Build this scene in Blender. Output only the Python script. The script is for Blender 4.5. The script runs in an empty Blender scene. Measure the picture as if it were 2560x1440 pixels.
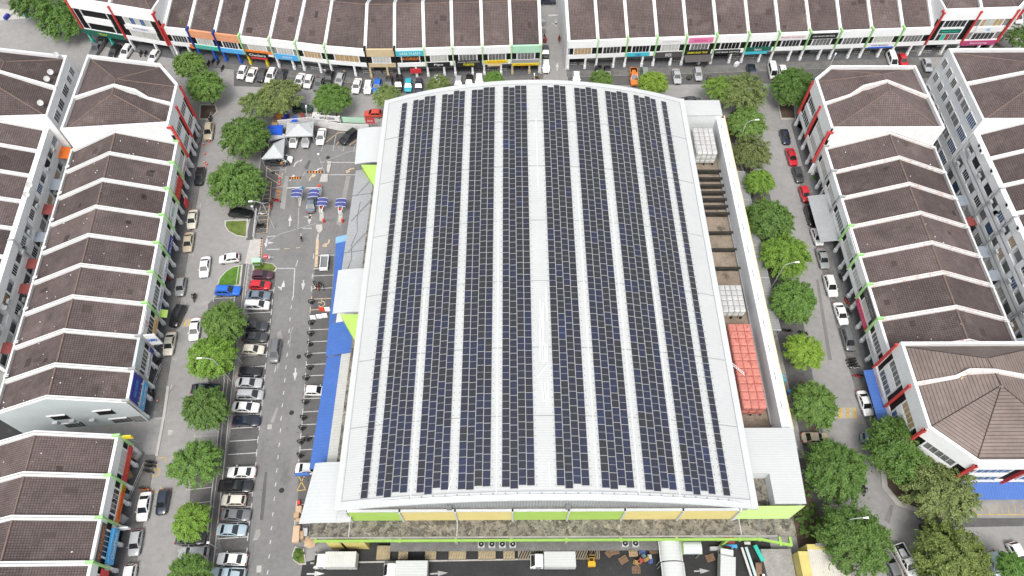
import bpy, math, random
import numpy as np
from mathutils import Vector, Matrix
random.seed(7); R = math.radians
SC = bpy.context.scene; COL = SC.collection

# ---------------------------------------------------------------- camera, light, exposure
FPX, CPX, CPY, CAMH, PITCH, YAW = 1775., 1280., 720., 112., R(58.6), R(0.25)
cam = bpy.data.cameras.new('camera'); camo = bpy.data.objects.new('camera', cam); COL.objects.link(camo)
cam.sensor_width = 36.; cam.lens = 36. * FPX / 2560.; cam.clip_start = 1.; cam.clip_end = 3000.
camo.location = (0, 0, CAMH); camo.rotation_euler = (R(90) - PITCH, 0, -YAW)
SC.camera = camo
SUN_EL, SUN_AZ = R(60), R(186)          # azimuth clockwise from +Y
W = bpy.data.worlds.new('World'); SC.world = W; W.use_nodes = True
wn, wl = W.node_tree.nodes, W.node_tree.links
sky = wn.new('ShaderNodeTexSky'); sky.sky_type = 'NISHITA'; sky.sun_disc = False
sky.sun_elevation = SUN_EL; sky.sun_rotation = SUN_AZ; sky.air_density = 1.6; sky.dust_density = 4.5; sky.ozone_density = 1.0
hs = wn.new('ShaderNodeHueSaturation'); hs.inputs['Saturation'].default_value = 0.28
wl.new(sky.outputs[0], hs.inputs['Color']); wl.new(hs.outputs[0], wn['Background'].inputs['Color'])
wn['Background'].inputs['Strength'].default_value = 0.15
sl = bpy.data.lights.new('sun', 'SUN'); sl.energy = 1.5; sl.angle = R(18); sl.color = (1, .965, .92)
so = bpy.data.objects.new('sun', sl); COL.objects.link(so)
so.location = (60, -60, 150); so.rotation_euler = (R(90) - SUN_EL, 0, R(180) - SUN_AZ)
SC.view_settings.view_transform = 'Standard'; SC.view_settings.look = 'None'
SC.view_settings.exposure = 0.54; SC.view_settings.gamma = 1.0; SC.view_settings.use_curve_mapping = False

def at(px, py, z=0.):
    """world x, y of the place seen at photo point (px, py) lying at height z"""
    u, v = (px - CPX) / FPX, (py - CPY) / FPX
    c, s = math.cos(PITCH), math.sin(PITCH)
    t = (z - CAMH) / (-s - v * c)
    x, y = u * t, (c - v * s) * t
    return (x * math.cos(YAW) + y * math.sin(YAW), -x * math.sin(YAW) + y * math.cos(YAW))
def at3(px, py, z=0.): return (*at(px, py, z), z)

# ---------------------------------------------------------------- materials
M = {}
def mat(name, col, rough=.8, var=.12, scale=.6, spec=.3, var2=.06, metal=0., coat=0., bump=0., objcol=False, emit=0.):
    m = bpy.data.materials.new(name); m.use_nodes = True; n, l = m.node_tree.nodes, m.node_tree.links
    b = n['Principled BSDF']; b.inputs['Roughness'].default_value = rough; b.inputs['Metallic'].default_value = metal
    b.inputs['Specular IOR Level'].default_value = spec; b.inputs['Coat Weight'].default_value = coat
    b.inputs['Coat Roughness'].default_value = .05
    if objcol:
        oi = n.new('ShaderNodeObjectInfo'); base = oi.outputs['Color']
    else:
        rgb = n.new('ShaderNodeRGB'); rgb.outputs[0].default_value = (*col, 1); base = rgb.outputs[0]
    m['_'] = 0
    if var > 0:
        g = n.new('ShaderNodeNewGeometry')
        f = None
        for sc, vv, dt in ((scale, var, 4), (scale * 9, var2, 2)):
            if vv <= 0: continue
            t = n.new('ShaderNodeTexNoise'); t.inputs['Scale'].default_value = sc; t.inputs['Detail'].default_value = dt
            t.inputs['Roughness'].default_value = .65
            l.new(g.outputs['Position'], t.inputs['Vector'])
            mr = n.new('ShaderNodeMapRange'); mr.inputs[1].default_value = .3; mr.inputs[2].default_value = .7
            mr.inputs[3].default_value = 1 - vv; mr.inputs[4].default_value = 1 + vv
            l.new(t.outputs['Fac'], mr.inputs[0])
            if f is None: f = mr.outputs[0]
            else:
                mu = n.new('ShaderNodeMath'); mu.operation = 'MULTIPLY'; l.new(f, mu.inputs[0]); l.new(mr.outputs[0], mu.inputs[1]); f = mu.outputs[0]
            if bump > 0 and sc != scale:
                bp = n.new('ShaderNodeBump'); bp.inputs['Strength'].default_value = bump; bp.inputs['Distance'].default_value = .05
                l.new(t.outputs['Fac'], bp.inputs['Height']); l.new(bp.outputs[0], b.inputs['Normal'])
        vm = n.new('ShaderNodeVectorMath'); vm.operation = 'SCALE'; l.new(base, vm.inputs[0]); l.new(f, vm.inputs['Scale'])
        base = vm.outputs[0]
    l.new(base, b.inputs['Base Color'])
    if emit:
        b.inputs['Emission Color'].default_value = (*col, 1); b.inputs['Emission Strength'].default_value = emit
    M[name] = m
    return m
def base_of(m):
    b = m.node_tree.nodes['Principled BSDF']; return b, b.inputs['Base Color'].links[0].from_socket
def overlay(m, col, lo, hi, scale, detail=6, rough=.7, amount=1., stretch=(1, 1, 1), distort=0., tex='noise'):
    """blend a stain of its own colour over the base where noise lies above lo..hi"""
    n, l = m.node_tree.nodes, m.node_tree.links; b, prev = base_of(m)
    g = n.new('ShaderNodeNewGeometry'); mp = n.new('ShaderNodeMapping'); mp.inputs['Scale'].default_value = stretch
    l.new(g.outputs['Position'], mp.inputs['Vector'])
    if tex == 'noise':
        t = n.new('ShaderNodeTexNoise'); t.inputs['Scale'].default_value = scale; t.inputs['Detail'].default_value = detail
        t.inputs['Roughness'].default_value = rough; t.inputs['Distortion'].default_value = distort; o = t.outputs['Fac']
    elif tex == 'voro':
        t = n.new('ShaderNodeTexVoronoi'); t.inputs['Scale'].default_value = scale; o = t.outputs['Distance']
    else:
        t = n.new('ShaderNodeTexVoronoi'); t.feature = 'DISTANCE_TO_EDGE'; t.inputs['Scale'].default_value = scale; o = t.outputs['Distance']
    l.new(mp.outputs[0], t.inputs['Vector'])
    mr = n.new('ShaderNodeMapRange'); mr.inputs[1].default_value = lo; mr.inputs[2].default_value = hi
    mr.inputs[3].default_value = 0; mr.inputs[4].default_value = amount; l.new(o, mr.inputs[0])
    mx = n.new('ShaderNodeMix'); mx.data_type = 'RGBA'
    l.new(mr.outputs[0], mx.inputs['Factor']); l.new(prev, mx.inputs['A']); mx.inputs['B'].default_value = (*col, 1)
    l.new(mx.outputs['Result'], b.inputs['Base Color'])
    return m
def ribs(m, axis, period, strength=.5, dist=.03, dark=.12):
    """corrugation: a bump along a world axis ('X','Y','Z') or along UV, with slightly darker valleys"""
    n, l = m.node_tree.nodes, m.node_tree.links; b, prev = base_of(m)
    w = n.new('ShaderNodeTexWave'); w.wave_type = 'BANDS'; w.bands_direction = axis; w.inputs['Scale'].default_value = .314159 / period * 1.0
    w.inputs['Distortion'].default_value = 0; w.inputs['Detail'].default_value = 0
    g = n.new('ShaderNodeNewGeometry'); l.new(g.outputs['Position'], w.inputs['Vector'])
    bp = n.new('ShaderNodeBump'); bp.inputs['Strength'].default_value = strength; bp.inputs['Distance'].default_value = dist
    l.new(w.outputs['Fac'], bp.inputs['Height']); l.new(bp.outputs[0], b.inputs['Normal'])
    mr = n.new('ShaderNodeMapRange'); mr.inputs[1].default_value = 0; mr.inputs[2].default_value = .35; mr.inputs[3].default_value = 1 - dark; mr.inputs[4].default_value = 1
    l.new(w.outputs['Fac'], mr.inputs[0])
    vm = n.new('ShaderNodeVectorMath'); vm.operation = 'SCALE'; l.new(prev, vm.inputs[0]); l.new(mr.outputs[0], vm.inputs['Scale'])
    l.new(vm.outputs[0], b.inputs['Base Color'])
    return m
def tiles(name, c1, c2, cm, bw, bh):
    """concrete roof tiles laid out in UV metres (u along the eave, v up the slope)"""
    m = mat(name, c1, .85, .1, .25, .2); n, l = m.node_tree.nodes, m.node_tree.links; b = n['Principled BSDF']
    uv = n.new('ShaderNodeUVMap'); t = n.new('ShaderNodeTexBrick'); l.new(uv.outputs[0], t.inputs['Vector'])
    t.inputs['Scale'].default_value = 1; t.inputs['Brick Width'].default_value = bw; t.inputs['Row Height'].default_value = bh
    t.inputs['Mortar Size'].default_value = .05; t.inputs['Mortar Smooth'].default_value = .3; t.offset = 0.0; t.inputs['Bias'].default_value = 0
    t.inputs['Color1'].default_value = (*c1, 1); t.inputs['Color2'].default_value = (*c2, 1); t.inputs['Mortar'].default_value = (*cm, 1)
    g = n.new('ShaderNodeNewGeometry'); f = None
    for sc, lo, hi in ((.11, .76, 1.22), (.8, .88, 1.12)):
        no = n.new('ShaderNodeTexNoise'); no.inputs['Scale'].default_value = sc; no.inputs['Detail'].default_value = 5; no.inputs['Roughness'].default_value = .7
        l.new(g.outputs['Position'], no.inputs['Vector'])
        mr = n.new('ShaderNodeMapRange'); mr.inputs[1].default_value = .3; mr.inputs[2].default_value = .7; mr.inputs[3].default_value = lo; mr.inputs[4].default_value = hi
        l.new(no.outputs['Fac'], mr.inputs[0])
        if f is None: f = mr.outputs[0]
        else:
            mu = n.new('ShaderNodeMath'); mu.operation = 'MULTIPLY'; l.new(f, mu.inputs[0]); l.new(mr.outputs[0], mu.inputs[1]); f = mu.outputs[0]
    oi = n.new('ShaderNodeObjectInfo'); mr = n.new('ShaderNodeMapRange'); mr.inputs[3].default_value = .8; mr.inputs[4].default_value = 1.2
    l.new(oi.outputs['Random'], mr.inputs[0]); mu = n.new('ShaderNodeMath'); mu.operation = 'MULTIPLY'; l.new(f, mu.inputs[0]); l.new(mr.outputs[0], mu.inputs[1])
    vm = n.new('ShaderNodeVectorMath'); vm.operation = 'SCALE'; l.new(t.outputs['Color'], vm.inputs[0]); l.new(mu.outputs[0], vm.inputs['Scale'])
    l.new(vm.outputs[0], b.inputs['Base Color'])
    bp = n.new('ShaderNodeBump'); bp.inputs['Strength'].default_value = .7; bp.inputs['Distance'].default_value = .04; bp.invert = True
    l.new(t.outputs['Fac'], bp.inputs['Height']); l.new(bp.outputs[0], b.inputs['Normal'])
    return m

BROWN1, BROWN2, BROWNM = (.105, .081, .077), (.132, .103, .097), (.057, .043, .042)
tiles('roof_tile', BROWN1, BROWN2, BROWNM, .34, .36)
overlay(M['roof_tile'], (.05, .041, .039), .54, .76, .13, amount=.65); overlay(M['roof_tile'], (.045, .038, .036), .58, .8, .5, amount=.5, stretch=(1, 1, .3))
overlay(M['roof_tile'], (.21, .17, .155), .53, .8, .17, amount=.6)
overlay(M['roof_tile'], (.45, .42, .4), .73, .76, 2.6, detail=2, amount=.8)
tiles('roof_tile_new', (.225, .182, .163), (.232, .188, .168), (.1, .078, .07), 60., .52)
mat('ridge_cap', (.16, .115, .1), .9, .2, 1.2)
mat('white_paint', (.73, .74, .745), .75, .05, .5, var2=.04); overlay(M['white_paint'], (.36, .35, .34), .62, .9, .8, amount=.5, stretch=(1, 1, .25))
mat('white_dirty', (.6, .6, .59), .85, .12, .7, var2=.1); overlay(M['white_dirty'], (.2, .19, .18), .56, .8, 1.1, amount=.75); overlay(M['white_dirty'], (.09, .085, .08), .66, .8, 3., amount=.6)
mat('party_white', (.64, .645, .64), .8, .06, .6, var2=.05); overlay(M['party_white'], (.3, .29, .28), .62, .85, .9, amount=.55)
mat('party_pink', (.66, .63, .61), .8, .06, .6, var2=.05); overlay(M['party_pink'], (.5, .17, .13), .55, .62, 1.3, amount=.6, stretch=(1, 1, 1)); overlay(M['party_pink'], (.3, .28, .27), .62, .85, .9, amount=.4)
mat('pale_blue_wall', (.45, .49, .495), .8, .05, .4, var2=.04); overlay(M['pale_blue_wall'], (.3, .32, .32), .62, .9, .5, amount=.5, stretch=(1, 1, .2))
mat('peach', (.6, .27, .15), .8, .08); mat('tan', (.5, .4, .25), .8, .06); mat('mint', (.36, .6, .44), .8, .06)
mat('green_fin', (.3, .52, .22), .7, .08); mat('pale_green_fin', (.42, .58, .34), .7, .08); mat('red_fin', (.5, .055, .05), .6, .12); mat('blue_fin', (.02, .05, .24), .6, .1); mat('grey_fin', (.3, .31, .31), .7, .1)
mat('void', (.006, .006, .007), .6, 0); mat('interior_grey', (.2, .2, .195), .8, .25, 1.); mat('arcade_floor', (.1, .102, .108), .6, .15, 1.)
mat('shutter', (.3, .31, .3), .5, .1, 2.); mat('shop_dark', (.04, .04, .045), .4, .5, 1.2)
mat('frame_white', (.62, .62, .62), .5, 0); mat('frame_dark', (.03, .03, .032), .5, 0)
mat('pane_pale', (.42, .43, .4), .3, .15, .8, .5); mat('pane_dark', (.03, .032, .035), .12, .3, .6, .5); mat('pane_tan', (.36, .25, .13), .3, .2, .8, .4); mat('pane_grey', (.13, .135, .135), .2, .4, .7, .5); mat('pane_blue', (.06, .11, .22), .2, .3, .8, .5); mat('pane_yellow', (.5, .4, .06), .35, .3, 1.)
mat('concrete', (.27, .26, .245), .9, .18, .5, var2=.15); overlay(M['concrete'], (.1, .095, .09), .55, .8, .8, amount=.7)
mat('concrete_light', (.4, .385, .36), .9, .12, .8, var2=.1); overlay(M['concrete_light'], (.2, .19, .18), .58, .85, .9, amount=.6)
mat('kerb', (.36, .35, .33), .9, .15, .6, var2=.12); overlay(M['kerb'], (.15, .145, .14), .55, .8, .7, amount=.7)
mat('moss_slab', (.2, .184, .152), .95, .15, .6, var2=.2, bump=.3)
overlay(M['moss_slab'], (.04, .037, .033), .47, .56, .9, detail=10, rough=.8, amount=.85, distort=.4); overlay(M['moss_slab'], (.1, .095, .085), .5, .7, .2, detail=4, amount=.7)
overlay(M['moss_slab'], (.4, .37, .3), .57, .64, 1.1, detail=8, amount=.6)
mat('bay_floor', (.24, .195, .15), .95, .2, .4, var2=.2); overlay(M['bay_floor'], (.07, .058, .048), .54, .66, .45, detail=8, amount=.8); overlay(M['bay_floor'], (.05, .045, .04), .64, .7, 1.7, amount=.7)
mat('bay_beam', (.035, .032, .028), .95, .4, 1.)
mat('asphalt', (.252, .246, .24), .9, .1, .12, .25, var2=.07, bump=.15)
overlay(M['asphalt'], (.17, .167, .163), .55, .8, .09, amount=.5); overlay(M['asphalt'], (.32, .315, .305), .58, .8, .35, amount=.5, stretch=(1, .25, 1)); overlay(M['asphalt'], (.05, .05, .05), .7, .73, .9, detail=3, amount=.6)
mat('asphalt_lot', (.172, .168, .165), .9, .12, .15, .25, var2=.08, bump=.15)
overlay(M['asphalt_lot'], (.24, .235, .23), .52, .8, .2, amount=.7, stretch=(1, .2, 1)); overlay(M['asphalt_lot'], (.075, .073, .071), .58, .75, .3, amount=.6, stretch=(1, .35, 1)); overlay(M['asphalt_lot'], (.03, .03, .03), .68, .72, 1.1, detail=3, amount=.7)
mat('asphalt_bay', (.1, .097, .095), .9, .15, .3, .25, var2=.1, bump=.15); overlay(M['asphalt_bay'], (.05, .049, .048), .54, .75, .5, amount=.7); overlay(M['asphalt_bay'], (.15, .145, .14), .6, .8, .6, amount=.5)
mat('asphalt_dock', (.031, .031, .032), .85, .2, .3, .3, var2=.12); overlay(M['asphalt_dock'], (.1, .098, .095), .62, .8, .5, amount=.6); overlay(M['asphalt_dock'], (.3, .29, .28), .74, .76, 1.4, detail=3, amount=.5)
mat('line_white', (.47, .46, .455), .8, .12, 1.5, var2=.2); mat('line_faded', (.36, .35, .34), .8, .15, 1.5, var2=.2); mat('line_yellow', (.46, .33, .1), .8, .15, 1.5, var2=.2); mat('line_peach', (.5, .38, .25), .8, .15, 1.5, var2=.2); mat('line_grey', (.34, .335, .33), .8, .15, 1., var2=.15); mat('line_red', (.5, .05, .05), .7, .1)
mat('grass', (.1, .14, .032), .95, .35, .8, var2=.3, bump=.5); overlay(M['grass'], (.2, .17, .08), .52, .72, .7, amount=.75)
mat('grass_green', (.075, .16, .02), .95, .3, .8, var2=.3, bump=.5); overlay(M['grass_green'], (.16, .16, .06), .6, .75, .8, amount=.5)
mat('soil', (.085, .06, .045), .95, .3, .7, var2=.25)
mat('white_roof', (.455, .467, .464), .45, .04, .15, .4, var2=.02); overlay(M['white_roof'], (.4, .42, .42), .58, .85, .12, amount=.35, stretch=(.35, 2.2, 1)); overlay(M['white_roof'], (.3, .3, .3), .68, .74, .3, amount=.4, stretch=(.3, 3., 1)); overlay(M['white_roof'], (.36, .37, .37), .6, .72, .9, amount=.35, stretch=(.15, 2.5, 1)); ribs(M['white_roof'], 'Y', .38, .35, .03, .1)
mat('canopy_white', (.47, .485, .485), .45, .03, .2, .4, var2=.02); ribs(M['canopy_white'], 'Y', .5, .3, .02, .05)
mat('canopy_white_x', (.48, .51, .52), .45, .03, .2, .4, var2=.02); ribs(M['canopy_white_x'], 'Y', .45, .5, .03, .1)
mat('flashing', (.48, .495, .495), .4, .03, .4, .4); mat('flash_dark', (.16, .165, .17), .5, .1)
mat('grey_metal', (.29, .3, .31), .5, .06, .25, .4); overlay(M['grey_metal'], (.36, .37, .37), .55, .8, .3, amount=.5, stretch=(1, 3, 1)); ribs(M['grey_metal'], 'Y', .5, .4, .03, .08)
mat('pale_metal', (.42, .42, .4), .6, .06, .3, .4); ribs(M['pale_metal'], 'Y', .5, .4, .03, .1)
mat('walk_metal', (.25, .255, .255), .55, .1, .3, .4); ribs(M['walk_metal'], 'Y', .5, .5, .03, .2); overlay(M['walk_metal'], (.4, .4, .4), .55, .8, .2, amount=.7)
mat('gable_metal', (.3, .32, .325), .5, .06, .3, .4); ribs(M['gable_metal'], 'X', .42, .8, .05, .3)
mat('blue_metal', (.05, .125, .38), .45, .06, .3, .4); ribs(M['blue_metal'], 'Y', .5, .4, .03, .1)
mat('blue_metal_x', (.05, .125, .38), .45, .06, .3, .4); ribs(M['blue_metal_x'], 'X', .4, .6, .03, .2)
mat('sky_blue_metal', (.2, .38, .62), .45, .06)
mat('lime', (.335, .505, .11), .75, .05, .3, var2=.03); mat('lime_light', (.4, .55, .2), .75, .05, .3, var2=.03); mat('lime_beam', (.26, .43, .09), .7, .08, .4); mat('butter', (.6, .515, .21), .75, .04, .3, var2=.03); mat('ochre', (.5, .42, .15), .8, .15, .5)
mat('yellow_stain', (.6, .5, .28), .85, .25, .5)
mat('wall_white', (.63, .65, .66), .7, .05, .3); overlay(M['wall_white'], (.35, .35, .34), .6, .85, .6, amount=.5, stretch=(1, 1, .3))
mat('panel_frame', (.36, .36, .36), .4, 0); 
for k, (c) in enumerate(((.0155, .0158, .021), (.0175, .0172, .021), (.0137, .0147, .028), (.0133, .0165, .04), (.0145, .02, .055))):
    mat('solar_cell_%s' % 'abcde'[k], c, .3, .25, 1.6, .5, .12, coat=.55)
mat('tank_white', (.42, .42, .415), .6, .1, .7); mat('tank_side', (.5, .5, .48), .6, .08, .7); mat('tank_red', (.47, .175, .14), .6, .1, .6); overlay(M['tank_red'], (.3, .06, .045), .56, .62, 1.6, detail=3, amount=.6); overlay(M['tank_red'], (.5, .26, .22), .55, .75, .5, amount=.6)
mat('tank_groove', (.12, .12, .12), .8, 0); mat('tank_groove_red', (.22, .06, .045), .8, 0)
mat('steel', (.35, .36, .37), .4, .1, 1., .5, metal=.3); mat('galv', (.42, .43, .44), .45, .1, 1.); mat('rail_white', (.74, .75, .75), .4, 0)
mat('black', (.012, .012, .013), .5, .2, 1.); mat('rubber', (.015, .015, .016), .8, 0)
mat('paint', (1, 1, 1), .3, 0, objcol=True, coat=.7, spec=.5); mat('paint_flat', (1, 1, 1), .6, .1, 1., objcol=True)
mat('car_glass', (.012, .014, .016), .06, 0, spec=.7, coat=.3); mat('rim', (.32, .32, .33), .35, 0, metal=.5); mat('headlight', (.6, .62, .64), .15, 0, spec=.6); mat('tail_red', (.35, .012, .012), .25, 0, spec=.5)
mat('foliage', (1, 1, 1), .55, .32, 1.1, .3, .3, objcol=True); b = M['foliage'].node_tree.nodes['Principled BSDF']
mat('bark', (.11, .085, .065), .95, .3, 2.)
mat('tent', (.4, .415, .425), .6, .04, .5); mat('gate_blue', (.06, .07, .22), .5, .05); mat('cone_red', (.55, .06, .03), .5, .1); mat('orange', (.6, .2, .02), .5, .1); mat('forklift_yellow', (.62, .33, .02), .45, .1)
mat('cloth_blue', (.015, .08, .45), .7, .2, 1.); mat('skin', (.3, .17, .11), .6, .1); mat('cloth', (1, 1, 1), .85, .15, 2., objcol=True)
mat('peach_box', (.5, .36, .25), .85, .12); mat('plate', (.23, .195, .14), .9, .2, 1.); mat('plate_stripe', (.36, .28, .15), .9, .2, 1.); mat('pale_turq', (.4, .52, .53), .6, .05); mat('pave', (.135, .132, .127), .9, .2, .5, var2=.2); overlay(M['pave'], (.06, .058, .055), .54, .75, .6, amount=.7); overlay(M['pave'], (.26, .25, .235), .6, .8, .8, amount=.6)
mat('wood', (.2, .125, .08), .85, .3, 2.); mat('cardboard', (.4, .28, .17), .85, .15, 1.5); mat('plastic', (1, 1, 1), .45, .1, 1., objcol=True)
mat('awning_red', (.22, .055, .05), .7, .15); mat('awning_grey', (.24, .27, .31), .6, .1); mat('awning_orange', (.6, .14, .02), .6, .1)
for nm, c in dict(black=(.015, .015, .016), green=(.01, .1, .07), teal=(.06, .42, .52), sky=(.08, .35, .68), blue=(.02, .1, .5), navy=(.02, .03, .28), yellow=(.66, .52, .03), pink=(.62, .17, .33), red=(.55, .04, .05), orange=(.66, .17, .02), white=(.66, .66, .66), grey=(.28, .285, .29), darkgrey=(.07, .065, .065), magenta=(.38, .05, .16), turq=(.03, .42, .33), cream=(.62, .5, .28), lemon=(.66, .6, .03), rose=(.5, .05, .1)).items():
    mat('sign_' + nm, c, .5, .04, 1., .4)

# ---------------------------------------------------------------- building helpers
class MB:
    def __init__(s): s.v = []; s.f = []; s.m = []; s.uv = []
    def face(s, pts, m=0, uv=None):
        i = len(s.v); s.v += [tuple(p) for p in pts]; s.f.append(tuple(range(i, i + len(pts)))); s.m.append(m); s.uv.append(uv)
    def hexa(s, p, m=0, mt=None, bottom=True):
        i = len(s.v); s.v += [tuple(q) for q in p]
        fs = [(4, 5, 6, 7), (0, 1, 5, 4), (1, 2, 6, 5), (2, 3, 7, 6), (3, 0, 4, 7)] + ([(3, 2, 1, 0)] if bottom else [])
        for k, f in enumerate(fs):
            s.f.append(tuple(i + j for j in f)); s.m.append(mt if (k == 0 and mt is not None) else m); s.uv.append(None)
    def box(s, x0, x1, y0, y1, z0, z1, m=0, mt=None):
        s.hexa([(x0, y0, z0), (x1, y0, z0), (x1, y1, z0), (x0, y1, z0), (x0, y0, z1), (x1, y0, z1), (x1, y1, z1), (x0, y1, z1)], m, mt)
    def obox(s, c, d, rot=0., m=0, mt=None):
        """box of size d, base centre c, turned by rot about z"""
        cx, cy, cz = c; hx, hy = d[0] / 2, d[1] / 2; co, si = math.cos(rot), math.sin(rot)
        q = [(cx + x * co - y * si, cy + x * si + y * co) for x, y in ((-hx, -hy), (hx, -hy), (hx, hy), (-hx, hy))]
        s.hexa([(x, y, cz) for x, y in q] + [(x, y, cz + d[2]) for x, y in q], m, mt)
    def prism(s, poly, z0, z1, m=0, mt=None):
        k = len(poly); a = sum(poly[i][0] * poly[(i + 1) % k][1] - poly[(i + 1) % k][0] * poly[i][1] for i in range(k))
        if a < 0: poly = poly[::-1]
        i = len(s.v); s.v += [(p[0], p[1], z0) for p in poly] + [(p[0], p[1], z1) for p in poly]
        s.f.append(tuple(range(i + k, i + 2 * k))); s.m.append(m if mt is None else mt); s.uv.append(None)
        for j in range(k):
            s.f.append((i + j, i + (j + 1) % k, i + k + (j + 1) % k, i + k + j)); s.m.append(m); s.uv.append(None)
    def tube(s, p0, p1, r0, r1=None, n=8, m=0, caps=True):
        r1 = r0 if r1 is None else r1; a, b = Vector(p0), Vector(p1); d = (b - a).normalized()
        u = d.orthogonal().normalized(); w = d.cross(u); i = len(s.v)
        for c, r in ((a, r0), (b, r1)):
            for k in range(n):
                t = 2 * math.pi * k / n; s.v.append(tuple(c + u * (r * math.cos(t)) + w * (r * math.sin(t))))
        for k in range(n):
            s.f.append((i + k, i + (k + 1) % n, i + n + (k + 1) % n, i + n + k)); s.m.append(m); s.uv.append(None)
        if caps:
            s.f.append(tuple(i + n + k for k in range(n))); s.m.append(m); s.uv.append(None)
            s.f.append(tuple(i + n - 1 - k for k in range(n))); s.m.append(m); s.uv.append(None)
    def path(s, pts, r, n=6, m=0):
        for a, b in zip(pts, pts[1:]): s.tube(a, b, r, r, n, m)
    def mesh(s, name, mats, smooth=False, org=(0, 0, 0)):
        me = bpy.data.meshes.new(name)
        me.from_pydata([(x - org[0], y - org[1], z - org[2]) for x, y, z in s.v], [], s.f)
        for q in mats: me.materials.append(M[q] if isinstance(q, str) else q)
        me.polygons.foreach_set('material_index', s.m)
        if smooth: me.polygons.foreach_set('use_smooth', [True] * len(s.f))
        if any(u is not None for u in s.uv):
            l = me.uv_layers.new(name='UVMap'); buf = []
            for f, u in zip(s.f, s.uv): buf += [c for q in (u or [(0, 0)] * len(f)) for c in q]
            l.data.foreach_set('uv', buf)
        me.update(); return me
    def build(s, name, mats, parent=None, smooth=False, kind=None, org=None):
        if not s.f: return None
        if org is None: org = tuple(world_loc(parent)) if parent else (0, 0, 0)
        return link(name, s.mesh(name, mats if isinstance(mats, (list, tuple)) else [mats], smooth, org), parent, kind)
def world_loc(o):
    v = Vector(o.location)
    while o.parent: o = o.parent; v = v + Vector(o.location)
    return v
def link(name, me, parent=None, kind=None, loc=None, rot=None):
    o = bpy.data.objects.new(name, me); COL.objects.link(o)
    if parent: o.parent = parent
    if kind: o['kind'] = kind
    if loc is not None: o.location = loc
    if rot is not None: o.rotation_euler = rot
    return o
def thing(name, label, cat, loc=(0, 0, 0), rotz=0., group=None):
    o = bpy.data.objects.new(name, None); COL.objects.link(o); o.empty_display_size = .3
    o.location = loc; o.rotation_euler = (0, 0, rotz); return tag(o, label, cat, group)
def tag(o, label, cat, group=None):
    o['label'] = label; o['category'] = cat
    if group: o['group'] = group
    return o
def kids(o, _c={}): return [c for c in o.children]
def dup(root, loc, rotz, label, group=None, color=None, scale=None, ch=None):
    r = root.copy(); COL.objects.link(r); r.location = loc; r.rotation_euler = (0, 0, rotz); r['label'] = label
    if group: r['group'] = group
    if scale: r.scale = scale
    for c0 in (ch if ch is not None else root.children):
        c = c0.copy(); COL.objects.link(c); c.parent = r
        if color: c.color = (*color, 1)
        for g0 in c0.children:
            g = g0.copy(); COL.objects.link(g); g.parent = c
            if color: g.color = (*color, 1)
    return r
ORD = 'first second third fourth fifth sixth seventh eighth ninth tenth eleventh twelfth thirteenth fourteenth fifteenth sixteenth'.split()

# lettering: all strings turned to meshes in one go
TEXTS = {}
def prepare_text(strings):
    obs = []
    for t in strings:
        cu = bpy.data.curves.new('lettering', 'FONT'); cu.body = t; cu.extrude = 0; cu.resolution_u = 2
        cu.offset = .012
        o = bpy.data.objects.new('lettering', cu); COL.objects.link(o); obs.append((t, o))
    bpy.context.view_layer.update(); dg = bpy.context.evaluated_depsgraph_get()
    for t, o in obs:
        me = o.evaluated_get(dg).to_mesh()
        v = np.array([tuple(x.co) for x in me.vertices]) if len(me.vertices) else np.zeros((0, 3)); f = [tuple(p.vertices) for p in me.polygons]
        TEXTS[t] = (v, f); o.evaluated_get(dg).to_mesh_clear()
    for t, o in obs:
        cu = o.data; bpy.data.objects.remove(o); bpy.data.curves.remove(cu)
def lettering(txt, c, right, up, w, h, m, parent):
    """letters filling w x h, centred at c, on the plane right/up, standing 2 cm proud"""
    v, f = TEXTS[txt]
    if not len(v): return None
    lo, hi = v.min(0), v.max(0); r, u = Vector(right).normalized(), Vector(up).normalized(); nrm = r.cross(u) * .03; c = Vector(c)
    mb = MB(); mb.v = [tuple(c + r * ((p[0] - (lo[0] + hi[0]) / 2) / (hi[0] - lo[0]) * w) + u * ((p[1] - (lo[1] + hi[1]) / 2) / max(.01, hi[1] - lo[1]) * h) + nrm) for p in v]
    mb.f = f; mb.m = [0] * len(f); mb.uv = [None] * len(f)
    return mb.build('lettering', m, parent)
for _l in ('line_white', 'line_faded', 'line_yellow', 'line_peach', 'line_grey'): overlay(M[_l], (.2, .195, .19), .52, .66, 2.2, detail=6, amount=.75)
for _l in ('blue_metal', 'blue_metal_x'): overlay(M[_l], (.1, .17, .4), .55, .8, .5, amount=.5); overlay(M[_l], (.03, .06, .2), .6, .8, .9, amount=.5, stretch=(2, .4, 1))
for _l in ('lime', 'lime_light', 'butter', 'lime_beam'): overlay(M[_l], (.2, .2, .12), .64, .85, .8, amount=.45, stretch=(1.5, 1, .25))
overlay(M['white_paint'], (.12, .115, .11), .7, .78, 1.6, amount=.4, stretch=(1.5, 1.5, .15))
overlay(M['party_white'], (.1, .1, .1), .68, .76, 2.2, amount=.45)
tiles('patch_pale', (.16, .13, .12), (.19, .155, .145), (.07, .055, .05), .34, .36); tiles('patch_mid', (.12, .09, .08), (.14, .105, .095), (.055, .042, .04), .34, .36)
overlay(M['asphalt_lot'], (.06, .058, .057), .6, .7, .16, detail=8, amount=.5, stretch=(3., .35, 1)); overlay(M['asphalt'], (.34, .335, .325), .62, .72, .22, detail=3, amount=.45)
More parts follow.
